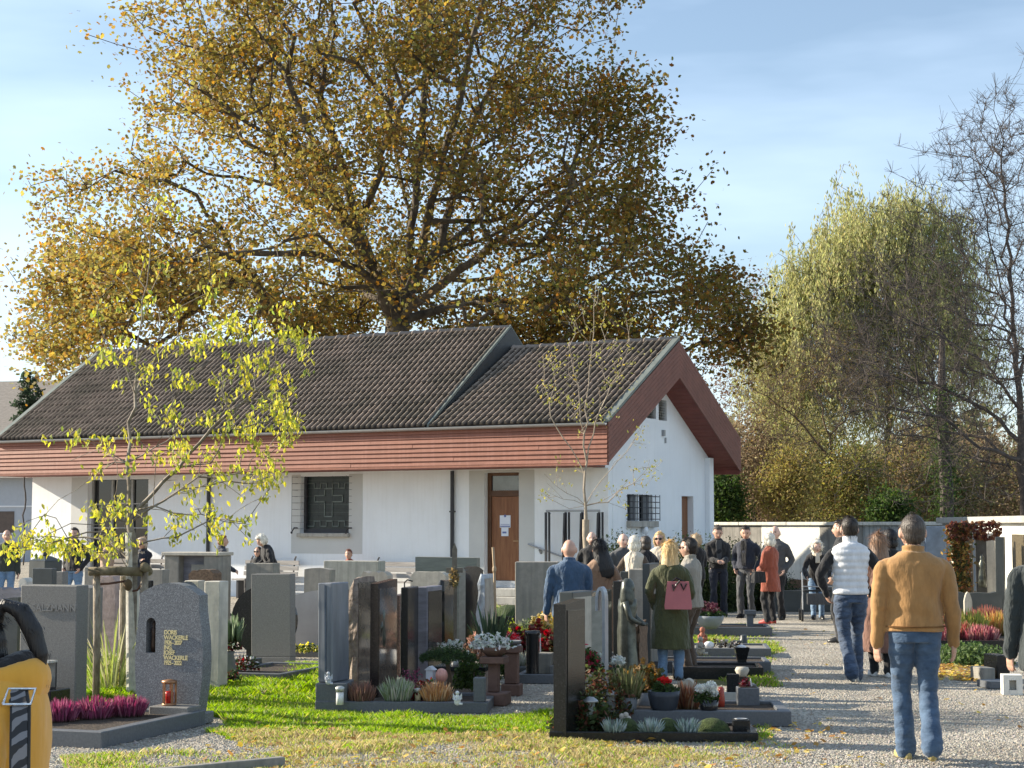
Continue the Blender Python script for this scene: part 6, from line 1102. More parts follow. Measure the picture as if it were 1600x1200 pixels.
slab('small grey name block standing before the right heathers', 1507, 1527, 995, 1006, None, .16, G_conc, yaw=R(-4)); t_ = thing('figurine', 'small white vase at left of the grey name block', 'vase', gp(1494, 1003)); f = MB(); f.lathe([(.03, 0), (.045, .12), (.03, .2), (.04, .22)], k=10); f.build('vase', white_cer, t_)
clump('ground_cover', 'dense green cotoneaster mat in front of the right heather bed', 'shrub', (xat(1508, 21.6), 21.7, 0), (.50, .55, .24), [(.10, .15, .05), (.15, .21, .08), (.06, .10, .035)], 5200, .05, 298)
t_, w_, h_ = slab('dark brown box shaped gravestone beside the cotoneaster', 1548, 1568, 1024, 1064, None, .3, G_dark, yaw=R(14)); slab('pale grey kerb stone left of the dark box gravestone', 1527, 1545, 1044, 1066, None, .3, G_conc, yaw=R(14)); MB().box(0, .35, 0, .3, 0, .07).build('slab', G_kerb, thing('kerb_stone', 'low slate foot slab under the dark box gravestone', 'slab', gp(1549, 1076), R(14)))
t_ = thing('concrete_block', 'white hollow concrete block at the right edge', 'block', gp(1568, 1086), R(-8)); f = MB(); f.box(0, .06, 0, .2, 0, .2); f.box(.061, .13, 0, .2, 0, .05); f.box(.061, .13, 0, .2, .15, .2); f.box(.131, .19, 0, .2, 0, .2); f.box(.061, .13, .1, .2, .051, .149); f.build('block', mat('white_block', (.66, .64, .58), .9), t_)
# tall monuments along the right wall
slab('blue grey tall tomb panel against the wall behind tan shoulder', 1442, 1474, 822, None, 34.4, .25, mat('tomb_blue', (.11, .15, .21), .6, .3, 3, .2, 20), yaw=R(-6))
t_, w_, h_ = slab('brown lettered gravestone panel among the tall wall monuments', 1499, 1515, 829, None, 31.8, .12, mat('tomb_brown', (.10, .08, .06), .5, .3, 6), yaw=R(-10)); text('FAM.\n+ + +\n+ + +\n+ + +', (.03, -.004, 1.15), .07, G_lime, t_) if False else None
for i in range(7): MB().box(w_ * .3, w_ * (.9 - .1 * (i % 3)), -.008, -.001, 1.35 - i * .085, 1.375 - i * .085).build('letter_row', G_lime, t_)
slab('dark pillar monument with relief right of the brown panel', 1519, 1536, 829, None, 31.0, .22, mat('tomb_dark', (.06, .06, .058), .6, .4, 6, .4, 20), yaw=R(-14)); slab('pale marble tomb panel behind the dark pillar monument', 1535, 1550, 833, None, 31.6, .12, G_marble, yaw=R(-14)); slab('tall narrow dark slab leaning at the bright white wall', 1548, 1562, 839, None, 29.8, .25, G_slate, yaw=R(-20)); slab('low dark stones at the foot of the wall monuments', 1478, 1558, 925, None, 29.2, .25, G_slate, 'rough', yaw=R(-8)); slab('round pale rock leaning at foot of wall monuments', 1500, 1512, 925, None, 28.6, .15, G_lime, 'arch', rise=.15, yaw=R(-8))
t_ = thing('statue', 'small mourning figure in relief on the dark pillar monument', 'statue', (xat(1528, 30.7), 30.7, .62)); f = MB(); f.smooth = True; f.lathe([(.08, 0), (.07, .15), (.05, .35), (.06, .42), (.03, .46), (.045, .52), (.01, .58)], k=10); f.build('figure', bronze, t_)
iv = thing('ivy_pillar', 'stone pillar overgrown with yellow and red creeper leaves', 'pillar', (xat(1490, 31.0), 31.0, 0)); MB().box(-.09, .09, -.08, .08, 0, 1.62).build('pillar', G_lime, iv); rngi = np.random.default_rng(301); n = 1900
P = np.stack([rngi.normal(size=n) * .10, -.10 - rngi.random(n) * .06, rngi.uniform(.1, 1.72, n)], 1); P2 = np.stack([rngi.uniform(-.2, .75, 500), -.1 - rngi.random(500) * .1, rngi.uniform(1.45, 1.78, 500)], 1); leaves('creeper', np.concatenate([P, P2]), .07, np.concatenate([pick_cols(n, [(.42, .28, .08), (.28, .12, .05), (.16, .12, .05), (.06, .08, .03)], [2, 2, 2, 3], rngi), pick_cols(500, [(.13, .045, .035), (.09, .04, .03), (.2, .1, .05)], [1, 1, 1], rngi)]), leafmat('leaf', .3), rngi, LEAF_MAPLE, parent=iv)
# clipped hedge beside the chapel and evergreen mass behind mourners
for i, (lab, px, Y, r_, n) in enumerate((('clipped dark box bush at the chapel corner behind bald man', 972, 33.6, (.72, .5, 1.45), 5200), ('round topped dark evergreen bush before the gable door', 1075, 34.6, (1.0, .7, 1.42), 7000), ('wide dark evergreen hedge behind the men at the wall', 1150, 35.6, (1.15, .7, 1.30), 8000))): clump('hedge', lab, 'hedge', (xat(px, Y), Y, 0), r_, [(.035, .055, .018), (.05, .075, .025), (.02, .03, .012)], n * 3, .05, 310 + i)
bed('low grey grave kerb in shade at foot of the old wall, left', 0, 0, 2.2, 1.2, R(-3), kh=.42, corner=(xat(1190, 34.6), 34.6, 0), m=G_slate); bed('low grey grave kerb in shade at foot of the old wall, right', 0, 0, 2.2, 1.2, R(-3), kh=.45, corner=(xat(1375, 32.6), 32.6, 0), m=G_slate); slab('small dark headstone low in front of the white wall section', 1216, 1226, 899, None, 35.4, .2, G_dark, yaw=R(-4)); slab('low dark rubble stones against the white wall section', 1228, 1262, 905, None, 36.4, .3, G_brown, 'rough', yaw=R(-4))
# foreground kerb corner at the bottom
o = thing('kerb_stone', 'bare stone kerb end at the bottom edge of the picture', 'kerb', gp(388, 1204), R(38)); MB().box(-.9, .30, -.0, .07, 0, .07, bev=.006).build('kerb', G_conc, o)
# ================================================================ PEOPLE
skin = mat('skin', (.50, .30, .22), .5, .10, 14, .08, 120, spec=.4); skin_p = mat('skin_pale', (.58, .38, .30), .5, .12, 14, .08, 120)
def cloth(name, c, stretch=(6, 6, 2.5), rough=.85, bd=.045, bs=2.4, bump=.8, var=.12, **k): return mat(name, c, rough, var, 3, bump, bs, stretch=stretch, bdist=bd, sheen=.2, **k)
C_tan = cloth('cloth_tan', (.325, .175, .062), bump=.45, bd=.035, var=.16); C_jean = cloth('jeans', (.035, .068, .125), stretch=(3, 3, 5), bump=.7, bd=.04, var=.12, col2=(.07, .125, .21)); C_jean2 = cloth('jeans_dark', (.03, .05, .095), stretch=(3, 3, 7), bump=1, bd=.05, var=.4, col2=(.06, .095, .16)); C_jean3 = cloth('jeans_light', (.13, .21, .32), stretch=(3, 3, 7), bump=1, bd=.03)
C_black = cloth('cloth_black', (.010, .010, .012)); C_navy = cloth('cloth_navy', (.014, .018, .032)); C_blue = cloth('cloth_blue', (.045, .085, .15), bump=1); C_camel = cloth('cloth_camel', (.24, .145, .09)); C_olive = cloth('cloth_olive', (.055, .060, .022), bump=1.0); C_beige = cloth('cloth_beige', (.27, .25, .21)); C_brown = cloth('cloth_brown', (.085, .058, .038)); C_rust = cloth('cloth_rust', (.27, .065, .035)); C_white = cloth('puffer_white', (.60, .61, .63), bump=.3); C_cream = cloth('cloth_cream', (.55, .49, .40)); C_yellow = cloth('coat_yellow', (.60, .30, .035), bump=.5, bs=1.2, bd=.02, var=.05); C_coatb = cloth('coat_redbrown', (.17, .085, .06)); C_grey = cloth('cloth_grey', (.06, .062, .066)); C_green = cloth('cloth_green', (.03, .036, .028)); C_sand = cloth('cloth_sand', (.42, .31, .23)); C_dgreen = cloth('coat_darkgreen', (.018, .026, .028), bump=1)
S_dark = mat('shoe_black', (.012, .012, .012), .35); S_white = mat('shoe_white', (.6, .6, .58), .6); S_red = mat('shoe_red', (.30, .03, .025), .5); S_tan = mat('shoe_yellow', (.34, .27, .09), .7, .3, 30, col2=(.5, .42, .2)); S_grey = mat('shoe_grey', (.33, .34, .34), .7)
def hairm(n, c, c2=None): return mat('hair_' + n, c, .5, .35, 6, .7, 10, col2=c2, stretch=(12, 12, 1.5), bdist=.01, spec=.5)
H_dark = hairm('dark', (.018, .012, .008)); H_black = hairm('black', (.006, .005, .006)); H_grey = hairm('greybrown', (.035, .026, .02), (.085, .068, .055)); H_blond = hairm('blond', (.55, .37, .15), (.72, .53, .27)); H_white = hairm('white', (.62, .58, .50)); H_lbrown = hairm('lightbrown', (.20, .12, .075)); H_red = hairm('auburn', (.16, .05, .025)); H_ash = hairm('ash', (.40, .30, .19)); H_sand = hairm('sandgrey', (.45, .36, .28))
dark_eye = mat('eye_dark', (.01, .008, .007), .2); lipm = mat('lips', (.36, .12, .10), .5)

def bone2(S, T, a, b_, pole):
    d = T - S; L = d.length
    if L > (a + b_) * .995: T = S + d * ((a + b_) * .995 / L); d = T - S; L = d.length
    x = (a * a - b_ * b_ + L * L) / (2 * L); h = math.sqrt(max(0, a * a - x * x)); n = d / L; p = Vector(pole); p = p - n * p.dot(n); p = p.normalized() if p.length > 1e-6 else n.orthogonal().normalized()
    return S + n * x + p * h, T
def caps(f, pts, rad, k=12, wr=0., sub=4, seed=0):
    """rounded limb through points; radii may be (side, front) pairs; wr adds cloth wrinkles round the limb"""
    pts = [Vector(p) for p in pts]; r_ = [(r, r) if not isinstance(r, tuple) else r for r in rad]; rings = []; up = None
    if wr:
        k = 20; P2, R2 = [], []
        for i in range(len(pts) - 1):
            for j in range(sub): u = j / sub; P2.append(pts[i].lerp(pts[i + 1], u)); R2.append(tuple(r_[i][q] + (r_[i + 1][q] - r_[i][q]) * u for q in (0, 1)))
        pts = P2 + [pts[-1]]; r_ = R2 + [r_[-1]]
    n = len(pts)
    def frame(d):
        nonlocal up
        ref = up if up is not None else (Vector((0, 1, 0)) if abs(d.y) < .9 else Vector((0, 0, 1))); b_ = ref - d * ref.dot(d); b_ = b_.normalized() if b_.length > 1e-5 else d.orthogonal().normalized(); up = b_; return b_.cross(d), b_
    for i, p in enumerate(pts):
        d = (pts[min(i + 1, n - 1)] - pts[max(i - 1, 0)]).normalized(); a, b_ = frame(d); rx, ry = r_[i]
        def R_(off, q): return [p + d * off + (a * cos(2 * pi * j / k) * rx + b_ * sin(2 * pi * j / k) * ry) * q * (1 + (wr * sin(i * 1.9 + seed + 1.6 * sin(2 * pi * j / k + i * .35 + seed)) if wr else 0)) for j in range(k)]
        if i == 0: m_ = min(rx, ry); rings += [R_(-m_ * .92, .35), R_(-m_ * .6, .78)]
        rings.append(R_(0, 1))
        if i == n - 1: m_ = min(rx, ry); rings += [R_(m_ * .6, .78), R_(m_ * .92, .35)]
    f.loft(rings)
def head_mesh(f, M, k=28, n=22):
    rings = []
    for i in range(n + 1):
        ph = -pi / 2 + pi * i / n; ph = max(-1.55, min(1.55, ph)); rg = []
        for j in range(k):
            th = 2 * pi * j / k; x = .075 * cos(ph) * sin(th); y = .096 * cos(ph) * cos(th); z = .118 * sin(ph)
            if z < -.02: q = 1 - .30 * ((-z - .02) / .1); x *= q; y = y * (1 - .10 * ((-z - .02) / .1)) + (.014 * ((-z - .02) / .1))
            if y > 0:
                g = lambda cx, cz, sx, sz: math.exp(-((x - cx) / sx) ** 2 - ((z - cz) / sz) ** 2)
                y += .024 * g(0, -.022, .013, .020) + .012 * g(0, .0, .009, .022) + .006 * g(0, .030, .05, .012) - .009 * g(.031, .010, .017, .013) - .009 * g(-.031, .010, .017, .013) + .006 * g(0, -.055, .024, .010) + .008 * g(0, -.092, .022, .016) + .004 * g(.045, -.02, .02, .02) + .004 * g(-.045, -.02, .02, .02)
            rg.append(M @ Vector((x, y, z)))
        rings.append(rg)
    f.loft(rings)
    for s_ in (-1, 1): f.ball(M @ Vector((s_ * .078, -.008, -.005)), (.012, .022, .034), 8, 6, M=M.to_3x3())
def hand_mesh(f, W, d, nrm, side, s_=1., curl=.5):
    """palm plus four unequal fingers and a thumb; d = forearm direction, nrm = palm normal (curl side)"""
    d = d.normalized(); nrm = (nrm - d * nrm.dot(d)).normalized(); a = d.cross(nrm)   # across the palm
    a = a * side
    caps(f, [W - d * .01, W + d * .045 * s_, W + d * .085 * s_], [(.026, .02), (.040, .016), (.040, .015)], 10) if False else None
    rings = []
    for t_, wa, wn in ((-.015, .027, .021), (.02, .034, .018), (.055, .041, .016), (.085, .040, .014)): rings.append([W + d * t_ * s_ + (a * cos(q) * wa + nrm * sin(q) * wn) * s_ for q in [i * 2 * pi / 10 for i in range(10)]])
    f.loft(rings)
    for i, (off, ln) in enumerate(((.030, .068), (.010, .076), (-.011, .071), (-.031, .056))):
        p = W + (d * .078 + a * off) * s_; c = curl * (.8 + .15 * i); q = p; pts = [p]
        for k_, fr in enumerate((.45, .30, .25)):
            an = c * (k_ + .6) * .55; q = q + (d * cos(an) + nrm * sin(an) + a * off * 1.2) * ln * fr * s_; pts.append(q)
        caps(f, pts, [.0092 * s_, .0088 * s_, .008 * s_, .007 * s_], 7)
    p = W + (d * .025 + a * .030) * s_; caps(f, [p, p + (d * .028 + a * .024 + nrm * .012) * s_, p + (d * .058 + a * .026 + nrm * .026) * s_], [.0125 * s_, .0105 * s_, .009 * s_], 7)

_cl = bpy.data.textures.new('fold', 'CLOUDS'); _cl.noise_scale = .19; _cl.noise_depth = 2
def finish(o, vox, smooth=4, fold=0., adapt=0.):
    m = o.modifiers.new('union', 'REMESH'); m.mode = 'VOXEL'; m.voxel_size = vox; m.adaptivity = adapt; m.use_smooth_shade = True
    if smooth: m = o.modifiers.new('soften', 'SMOOTH'); m.iterations = smooth; m.factor = .5
    if fold: m = o.modifiers.new('folds', 'DISPLACE'); m.texture = _cl; m.strength = fold; m.mid_level = .5; m.texture_coords = 'LOCAL'
PC = [0]
def person(lab, px, Y, ztop, yaw, top, legs, shoes, hair, hem=.90, hands=None, feet=None, lean=0, hp=0, hy=0, wide=1., hoff=(0, 0, 0), female=False, sleeve=None, puff=0, flare=0, sit=None, sk=None, vox=None, group=None, collar=None, glasses=False, pos=None, curl=.5, fold=.038, shirt=None, X=None, scarf=None, hroll=0):
    """figure facing local +y; ztop = height of the crown above ground"""
    H = 1.75; near = Y < 15; mid = Y < 24; vx = vox or (.008 if near else .011 if mid else .014)
    bendz = .95; ln = R(lean); Tl = Matrix.Translation((0, 0, bendz)) @ Matrix.Rotation(-ln, 4, 'X') @ Matrix.Translation((0, 0, -bendz))
    eff = H * 1.0 if not lean else (Tl @ Vector((0, 0, H))).z
    s_ = (ztop if sit is None else ztop) / (eff if sit is None else (1.75 - .92 + sit))
    dz = 0 if sit is None else sit - .92       # lower the whole trunk onto the seat
    if pos is None: pos = Vector((xat(px, Y) if X is None else X, Y, 0))
    t_ = thing('person', lab, 'person', pos, R(yaw), group); t_.scale = (s_, s_, s_)
    tr = lambda p: Tl @ Vector((p[0], p[1], p[2] + dz)) if p[2] > bendz else Vector((p[0], p[1], p[2] + dz))
    sw = (.165 if female else .194) * wide; sk_ = sk or skin
    # skeleton
    SH = [tr((q * sw * .97, -.005, 1.375)) for q in (-1, 1)]; HPs = [Vector((q * .09, 0, .90 + dz)) for q in (-1, 1)]
    hd = hands or ((-.27, .04, .80), (.27, .04, .80)); feet = feet or ((-.10, 0, 0, 0), (.10, .02, 0, 0))
    if sit is not None: feet = ((-.12, .48, 0, 0), (.12, .48, 0, 0)); hd = hands or ((-.12, .26, 1.0), (.12, .26, 1.0))
    ARM = []
    for i, q in enumerate((-1, 1)):
        W_ = Vector((hd[i][0], hd[i][1], hd[i][2] + dz)); 
        if len(hd[i]) > 3: pole = Vector(hd[i][3:6])
        else: pole = Vector((q * .55, -.8, -.1))
        E, W_ = bone2(SH[i], W_, .285, .255, pole); ARM.append((SH[i], E, W_))
    LEG = []
    for i, q in enumerate((-1, 1)):
        fx_, fy_, lift, toe = feet[i]; A_ = Vector((fx_, fy_, .085 + lift)); K, A_ = bone2(HPs[i], A_, .43, .40, (q * .1, 1, 0)); LEG.append((HPs[i], K, A_, toe, lift))
    hc = tr((hoff[0], .022 + hoff[1], 1.617 + hoff[2])); Mh = Matrix.Translation(hc) @ Matrix.Rotation(-ln * .6, 4, 'X') @ Matrix.Rotation(R(hy), 4, 'Z') @ Matrix.Rotation(-R(hp), 4, 'X') @ Matrix.Rotation(R(hroll), 4, 'Y') @ Matrix.Diagonal((1.16, 1.10, 1.10, 1))
    # body
    f = MB(); head_mesh(f, Mh)
    nb = tr((0, -.01, 1.46)); caps(f, [nb - Vector((0, 0, .05)), nb, (nb + hc) / 2 + Vector((0, -.01, 0)), hc + Vector((0, -.01, -.03))], [.062 * (.85 if female else 1), .056 * (.88 if female else 1), .052 * (.88 if female else 1), .05], 14)
    def loft(zr, dr=0., tfm=tr, k=28, dp=0.):
        if dp:
            k = 48; Z = np.linspace(zr[0][0], zr[-1][0], 26); C_ = [np.interp(Z, [q[0] for q in zr], [q[i] for q in zr]) for i in (1, 2, 3)]; zr = list(zip(Z, *C_)); sd = px * .7
        def w_(a, z): return dp * (sin(3 * a + sd + 3 * sin(z * 4.5 + sd)) * .7 + sin(7 * a + sd * 2 - z * 9) * .3 + .5 * sin(z * 30 + 2 * sin(2 * a + sd)) * max(0, 1 - abs(z - 1.05) * 5)) * (1 - max(0, z - 1.30) * 5 if z > 1.30 else 1) if dp and z < 1.48 else 0
        return [[tfm((((rx * wide + dr + w_(a, z)) * cos(a)), (ry + dr + w_(a, z)) * sin(a) + cy, z)) for a in [i * 2 * pi / k for i in range(k)]] for z, rx, ry, cy in zr]
    TZ = [(.86, .150, .105, -.01), (.98, .150, .105, -.005), (1.10, .135 - .012 * female, .095, 0), (1.26, .150 - .008 * female, .105, 0), (1.36, .160 - .012 * female, .098, -.005), (1.425, .125, .078, -.01), (1.465, .07, .06, -.01)]
    f.loft(loft(TZ))
    for S_, E, W_ in ARM: caps(f, [S_ + Vector((0, 0, -.02)), (S_ + E) / 2, E, (E + W_) / 2, W_], [.036, .038, .034, .034, .024], 10)
    for Hp, K, A_, toe, lift in LEG: caps(f, [Hp, (Hp + K) / 2, K, K.lerp(A_, .35), A_, A_ + Vector((0, .0, -.02))], [.082, .07, .052, .05, .034, .035], 10)
    for i, (S_, E, W_) in enumerate(ARM):
        d = (W_ - E).normalized(); nrm = Vector((-(1 if i else -1) * .9, .45, 0)) if abs(d.z) > .6 else Vector((-(1 if i else -1) * .6, 0, -.6)); hand_mesh(f, W_, d, nrm, 1 if i else -1, 1.05 if not female else .92, curl)
    o = f.build('body', sk_, t_); finish(o, min(vx, .0085) if mid else .012, 1 if mid else 0, adapt=0.0 if mid else .0)
    # eyes and lips on the front of the face
    f = MB(); 
    for q in (-1, 1): f.ball(Mh @ Vector((q * .031, .083, .010)), (.012, .006, .006), 8, 5, M=Mh.to_3x3()); f.box(q * .031 - .018, q * .031 + .018, .087, .092, .026, .031, M=Mh)
    f.build('eyes', dark_eye, t_)
    f = MB(); f.ball(Mh @ Vector((0, .099, -.055)), (.021, .006, .007), 8, 5, M=Mh.to_3x3()); f.build('mouth', lipm, t_)
    if glasses:
        f = MB()
        for q in (-1, 1): f.ball(Mh @ Vector((q * .032, .100, .008)), (.028, .006, .020), 10, 6, M=Mh.to_3x3()); f.box(q * .072 - .003, q * .072 + .003, .0, .095, .008, .016, M=Mh)
        f.box(-.01, .01, .100, .106, .010, .016, M=Mh); f.build('sunglasses', S_dark, t_)
    # trousers
    f = MB(); f.loft(loft([(.84, .155, .125, -.012), (.90, .168, .128, -.015), (.98, .160, .120, -.01), (1.04, .148, .108, 0)], 0, tr))
    kn = .068; hm = .072 if not female else .055
    for Hp, K, A_, toe, lift in LEG: caps(f, [Hp + Vector((0, -.01, .0)), Hp.lerp(K, .35), Hp.lerp(K, .75), K, K.lerp(A_, .4), K.lerp(A_, .85), A_ + Vector((0, .0, -.018))], [(.092, .105), (.090, .10), (.076, .082), (kn, .074), (kn * .98, .074), (hm, .072), (hm + .006, .076)], 14, wr=.055, seed=A_.x * 30 + 1)
    o = f.build('trousers', legs, t_); finish(o, vx, 3, fold * .8)
    # shoes
    for Hp, K, A_, toe, lift in LEG:
        Mt = Matrix.Translation(A_ + Vector((0, 0, -.015))) @ Matrix.Rotation(R(-8 if A_.x > 0 else 8), 4, 'Z') @ Matrix.Rotation(-R(toe), 4, 'X'); f = MB(); f.smooth = True
        f.loft([[Mt @ Vector((wx * cos(a), cy + ly * sin(a), z)) for a in [i * 2 * pi / 16 for i in range(16)]] for z, wx, ly, cy in ((-.068, .046, .138, .065), (-.045, .050, .142, .065), (-.02, .047, .130, .058), (.005, .042, .095, .03), (.03, .038, .055, -.002))]); o = f.build('shoe', shoes, t_)
    # upper garment
    f = MB(); e = .028
    TZ2 = [(1.04, .150 - .010 * female, .112, 0), (1.16, .148 - .014 * female, .108, 0), (1.26, .160 - .006 * female, .116, 0), (1.34, .180 - .014 * female, .110, -.005), (1.39, .178 - .012 * female, .098, -.01), (1.43, .145 - .01 * female, .082, -.012), (1.46, .092, .072, -.012), (1.48, .070, .066, -.012)]
    low = []
    hz = hem
    if hz < 1.0:
        low.append((hz, .158 + flare, .125 + flare * .8, -.005))
        if hz < .8: low.append((.80, .163 + flare * .3, .128 + flare * .2, -.01))
        low.append((.93, .158, .120, -.008))
    if puff:
        zz = []; base = low + TZ2
        zs = np.linspace(base[0][0], 1.45, 66); cols = [np.interp(zs, [b_[0] for b_ in base], [b_[i] for b_ in base]) for i in (1, 2, 3)]
        ring_ = [(z, cols[0][i] + puff * (abs(sin((z - base[0][0]) / .068 * pi / 1)) ** .6 - .5), cols[1][i] + puff * (abs(sin((z - base[0][0]) / .068 * pi)) ** .6 - .5), cols[2][i]) for i, z in enumerate(zs)] + [(1.475, .075, .068, -.012)]
        f.loft(loft(ring_, e))
    else: f.loft(loft(low + TZ2, e, dp=.0085))
    cr = tr((0, -.012, 1.47)); hd_ = tr((0, -.005, 1.53)); ch_ = collar if collar is not None else .04
    f.loft([[p0 + (p1 - p0) * t2_ + Vector(((.072 + .01 * t2_) * cos(a) * (.9 if female else 1), (.068 + .008 * t2_) * sin(a), ch_ * .15 * sin(a) * -1)) for a in [i * 2 * pi / 20 for i in range(20)]] for t2_ in (0, .5, 1) for p0, p1 in ((cr - Vector((0, 0, .03)), cr + (hd_ - cr).normalized() * ch_),)])
    def sleeves(g, ex=0.):
        for S_, E, W_ in ARM:
            Wc = W_ + (W_ - E).normalized() * .012; caps(g, [S_ + Vector((-.035 if S_.x > 0 else .035, 0, .012)), S_ + Vector((.004 if S_.x > 0 else -.004, 0, -.02)), S_.lerp(E, .5), E, E.lerp(Wc, .45), Wc], [.056 + ex, .065 + ex, .064 + ex, .058 + ex, .053 + ex, .045 + ex], 14, wr=.055, seed=S_.x * 9)
    if sleeve is None: sleeves(f)
    o = f.build('coat' if hem < .6 else 'jacket', top, t_); finish(o, vx, 2 if puff else 4, 0 if puff else fold)
    if sleeve is not None: g = MB(); sleeves(g, -.006); g.loft(loft([(1.30, .150, .100, 0), (1.40, .150, .085, -.01), (1.47, .07, .062, -.012)], .01)); o = g.build('shirt_sleeves', sleeve, t_); finish(o, vx, 3, fold)
    if shirt is not None: g = MB(); g.prism([(-.035, 1.0), (.035, 1.0), (.06, 1.40), (.045, 1.47), (-.045, 1.47), (-.06, 1.40)], .10, .143, 'y', M=Matrix.Translation((0, 0, dz)) if not lean else Tl @ Matrix.Translation((0, 0, dz))); g.build('shirt', shirt, t_)
    if scarf is not None: g = MB(); c_ = tr((0, .01, 1.46)); g.loft([[c_ + Vector(((r_) * cos(a), (r_ * .95) * sin(a) + .01, z - .02 * sin(a))) for a in [i * 2 * pi / 18 for i in range(18)]] for z, r_ in ((-.05, .085), (-.02, .105), (.03, .10), (.06, .075))]); g.loft([[c_ + Vector((x, .13 + y_, z)) for x, y_ in ((-.05, 0), (.05, 0), (.05, .025), (-.05, .025))] for z in (-.20, -.05, .02)]); o = g.build('scarf', scarf, t_); finish(o, vx, 3, .015)
    # hair
    if hair:
        st_, hm_ = hair; f = MB(); B3_ = Mh.to_3x3()
        def hb(c, r): f.ball(Mh @ Vector(c), r, 16, 12, M=B3_)
        if st_ == 'short': hb((0, -.028, .032), (.080, .082, .098)); hb((0, -.052, -.01), (.068, .055, .068)); hb((0, .024, .094), (.058, .054, .032))
        elif st_ == 'crop': hb((0, -.020, .026), (.0785, .090, .096)); hb((0, -.050, -.02), (.066, .052, .060))
        elif st_ == 'ring': hb((0, -.045, -.012), (.079, .062, .045))
        elif st_ == 'bob': hb((0, -.034, .030), (.090, .086, .106)); hb((0, .020, .092), (.062, .056, .034)); hb((0, -.045, -.045), (.092, .075, .085)); hb((.07, .01, -.02), (.028, .05, .07)); hb((-.07, .01, -.02), (.028, .05, .07))
        elif st_ == 'fluffy': hb((0, -.036, .040), (.098, .090, .102)); hb((0, -.05, -.01), (.10, .085, .10)); hb((.075, .0, .0), (.035, .06, .07)); hb((-.075, .0, .0), (.035, .06, .07)); hb((0, .05, .10), (.075, .05, .035))
        elif st_ == 'long':
            hb((0, -.034, .030), (.088, .086, .102)); hb((0, .020, .090), (.062, .056, .034)); rr = [(.03, .085, .10, -.02), (-.06, .092, .08, -.035), (-.16, .105, .065, -.06), (-.26, .110, .05, -.075), (-.34, .085, .03, -.08), (-.37, .04, .015, -.08)]
            f.loft([[Mh @ Vector((wx * cos(a), cy + ly * sin(a), z)) for a in [i * 2 * pi / 20 for i in range(20)]] for z, wx, ly, cy in rr])
        elif st_ == 'pony':
            hb((0, -.016, .028), (.082, .100, .100)); hb((0, -.05, -.02), (.07, .055, .06)); hb((0, -.105, .075), (.026, .026, .03))
            caps(f, [Mh @ Vector(q) for q in ((0, -.10, .080), (0, -.14, .098), (0, -.178, .065), (0, -.192, .0), (.0, -.190, -.07), (0, -.175, -.13))], [.014, .020, .027, .029, .024, .008], 12)
        elif st_ == 'hood': hb((0, -.035, .02), (.098, .108, .115)); hb((0, -.05, -.07), (.095, .09, .09)); 
        if st_ != 'hood':
            rg = np.random.default_rng(int(abs(px)) + 3); ns = 2200 if near else 1000 if mid else 420; fv = np.array([tuple(v) for v in f.v]); ctr = np.array(tuple(Mh @ Vector((0, -.01, 0)))); idx = rg.integers(0, len(fv), ns); p0 = fv[idx] + rg.normal(size=(ns, 3)) * .008
            nr = p0 - ctr; nr /= np.linalg.norm(nr, axis=1)[:, None] + 1e-9; up_ = np.array([0, 0, 1.]); dn = -up_ + nr * (nr @ up_)[:, None]; dn /= np.linalg.norm(dn, axis=1)[:, None] + 1e-6; curly = st_ == 'fluffy'
            dn = dn + rg.normal(size=(ns, 3)) * (.7 if curly else .22); ln_ = {'short': .035, 'crop': .016, 'ring': .02, 'bob': .05, 'fluffy': .04, 'long': .09, 'pony': .018}[st_] * rg.uniform(.5, 1.2, ns)[:, None]; keep_ = (p0 - ctr) @ np.array(tuple(Mh.to_3x3() @ Vector((0, 1, 0)))) < .07
            p1 = p0 + dn * ln_ * .5 + nr * ln_ * .10; p2 = p0 + dn * ln_ + nr * ln_ * (.22 if not curly else .1); sd_ = np.cross(nr, dn); sd_ /= np.linalg.norm(sd_, axis=1)[:, None] + 1e-9; wd_ = .0016 if near else .0028 if mid else .005
            V_ = np.stack([p0 - sd_ * wd_, p0 + sd_ * wd_, p1 - sd_ * wd_, p1 + sd_ * wd_, p2 - sd_ * wd_ * .3, p2 + sd_ * wd_ * .3], 1)[keep_]; m_n = len(V_); bc_ = np.array(hm_.node_tree.nodes['Color Ramp'].color_ramp.elements[1].color[:3])
            Fh = ((np.arange(m_n) * 6)[:, None, None] + np.array([[0, 1, 3, 2], [2, 3, 5, 4]])[None]).reshape(-1, 4); fast_mesh('hair_strands', V_.reshape(-1, 3), Fh, leafmat('strand', .15, .45), col=np.repeat(np.clip(bc_ * rg.uniform(.5, 1.5, (m_n, 1)), 0, 1), 6, 0), parent=t_)
        o = f.build('hair' if st_ != 'hood' else 'hood', hm_, t_); finish(o, min(vx, .010), 3 if st_ != 'crop' else 2, .012 if st_ not in ('crop',) else .004)
    return t_, s_, tr, Mh, ARM

pk = ((-.20, .06, .93), (.20, .06, .93)); cl = ((-.04, .25, 1.06), (.04, .25, 1.06)); cx_ = ((.10, .20, 1.20), (-.10, .22, 1.22))
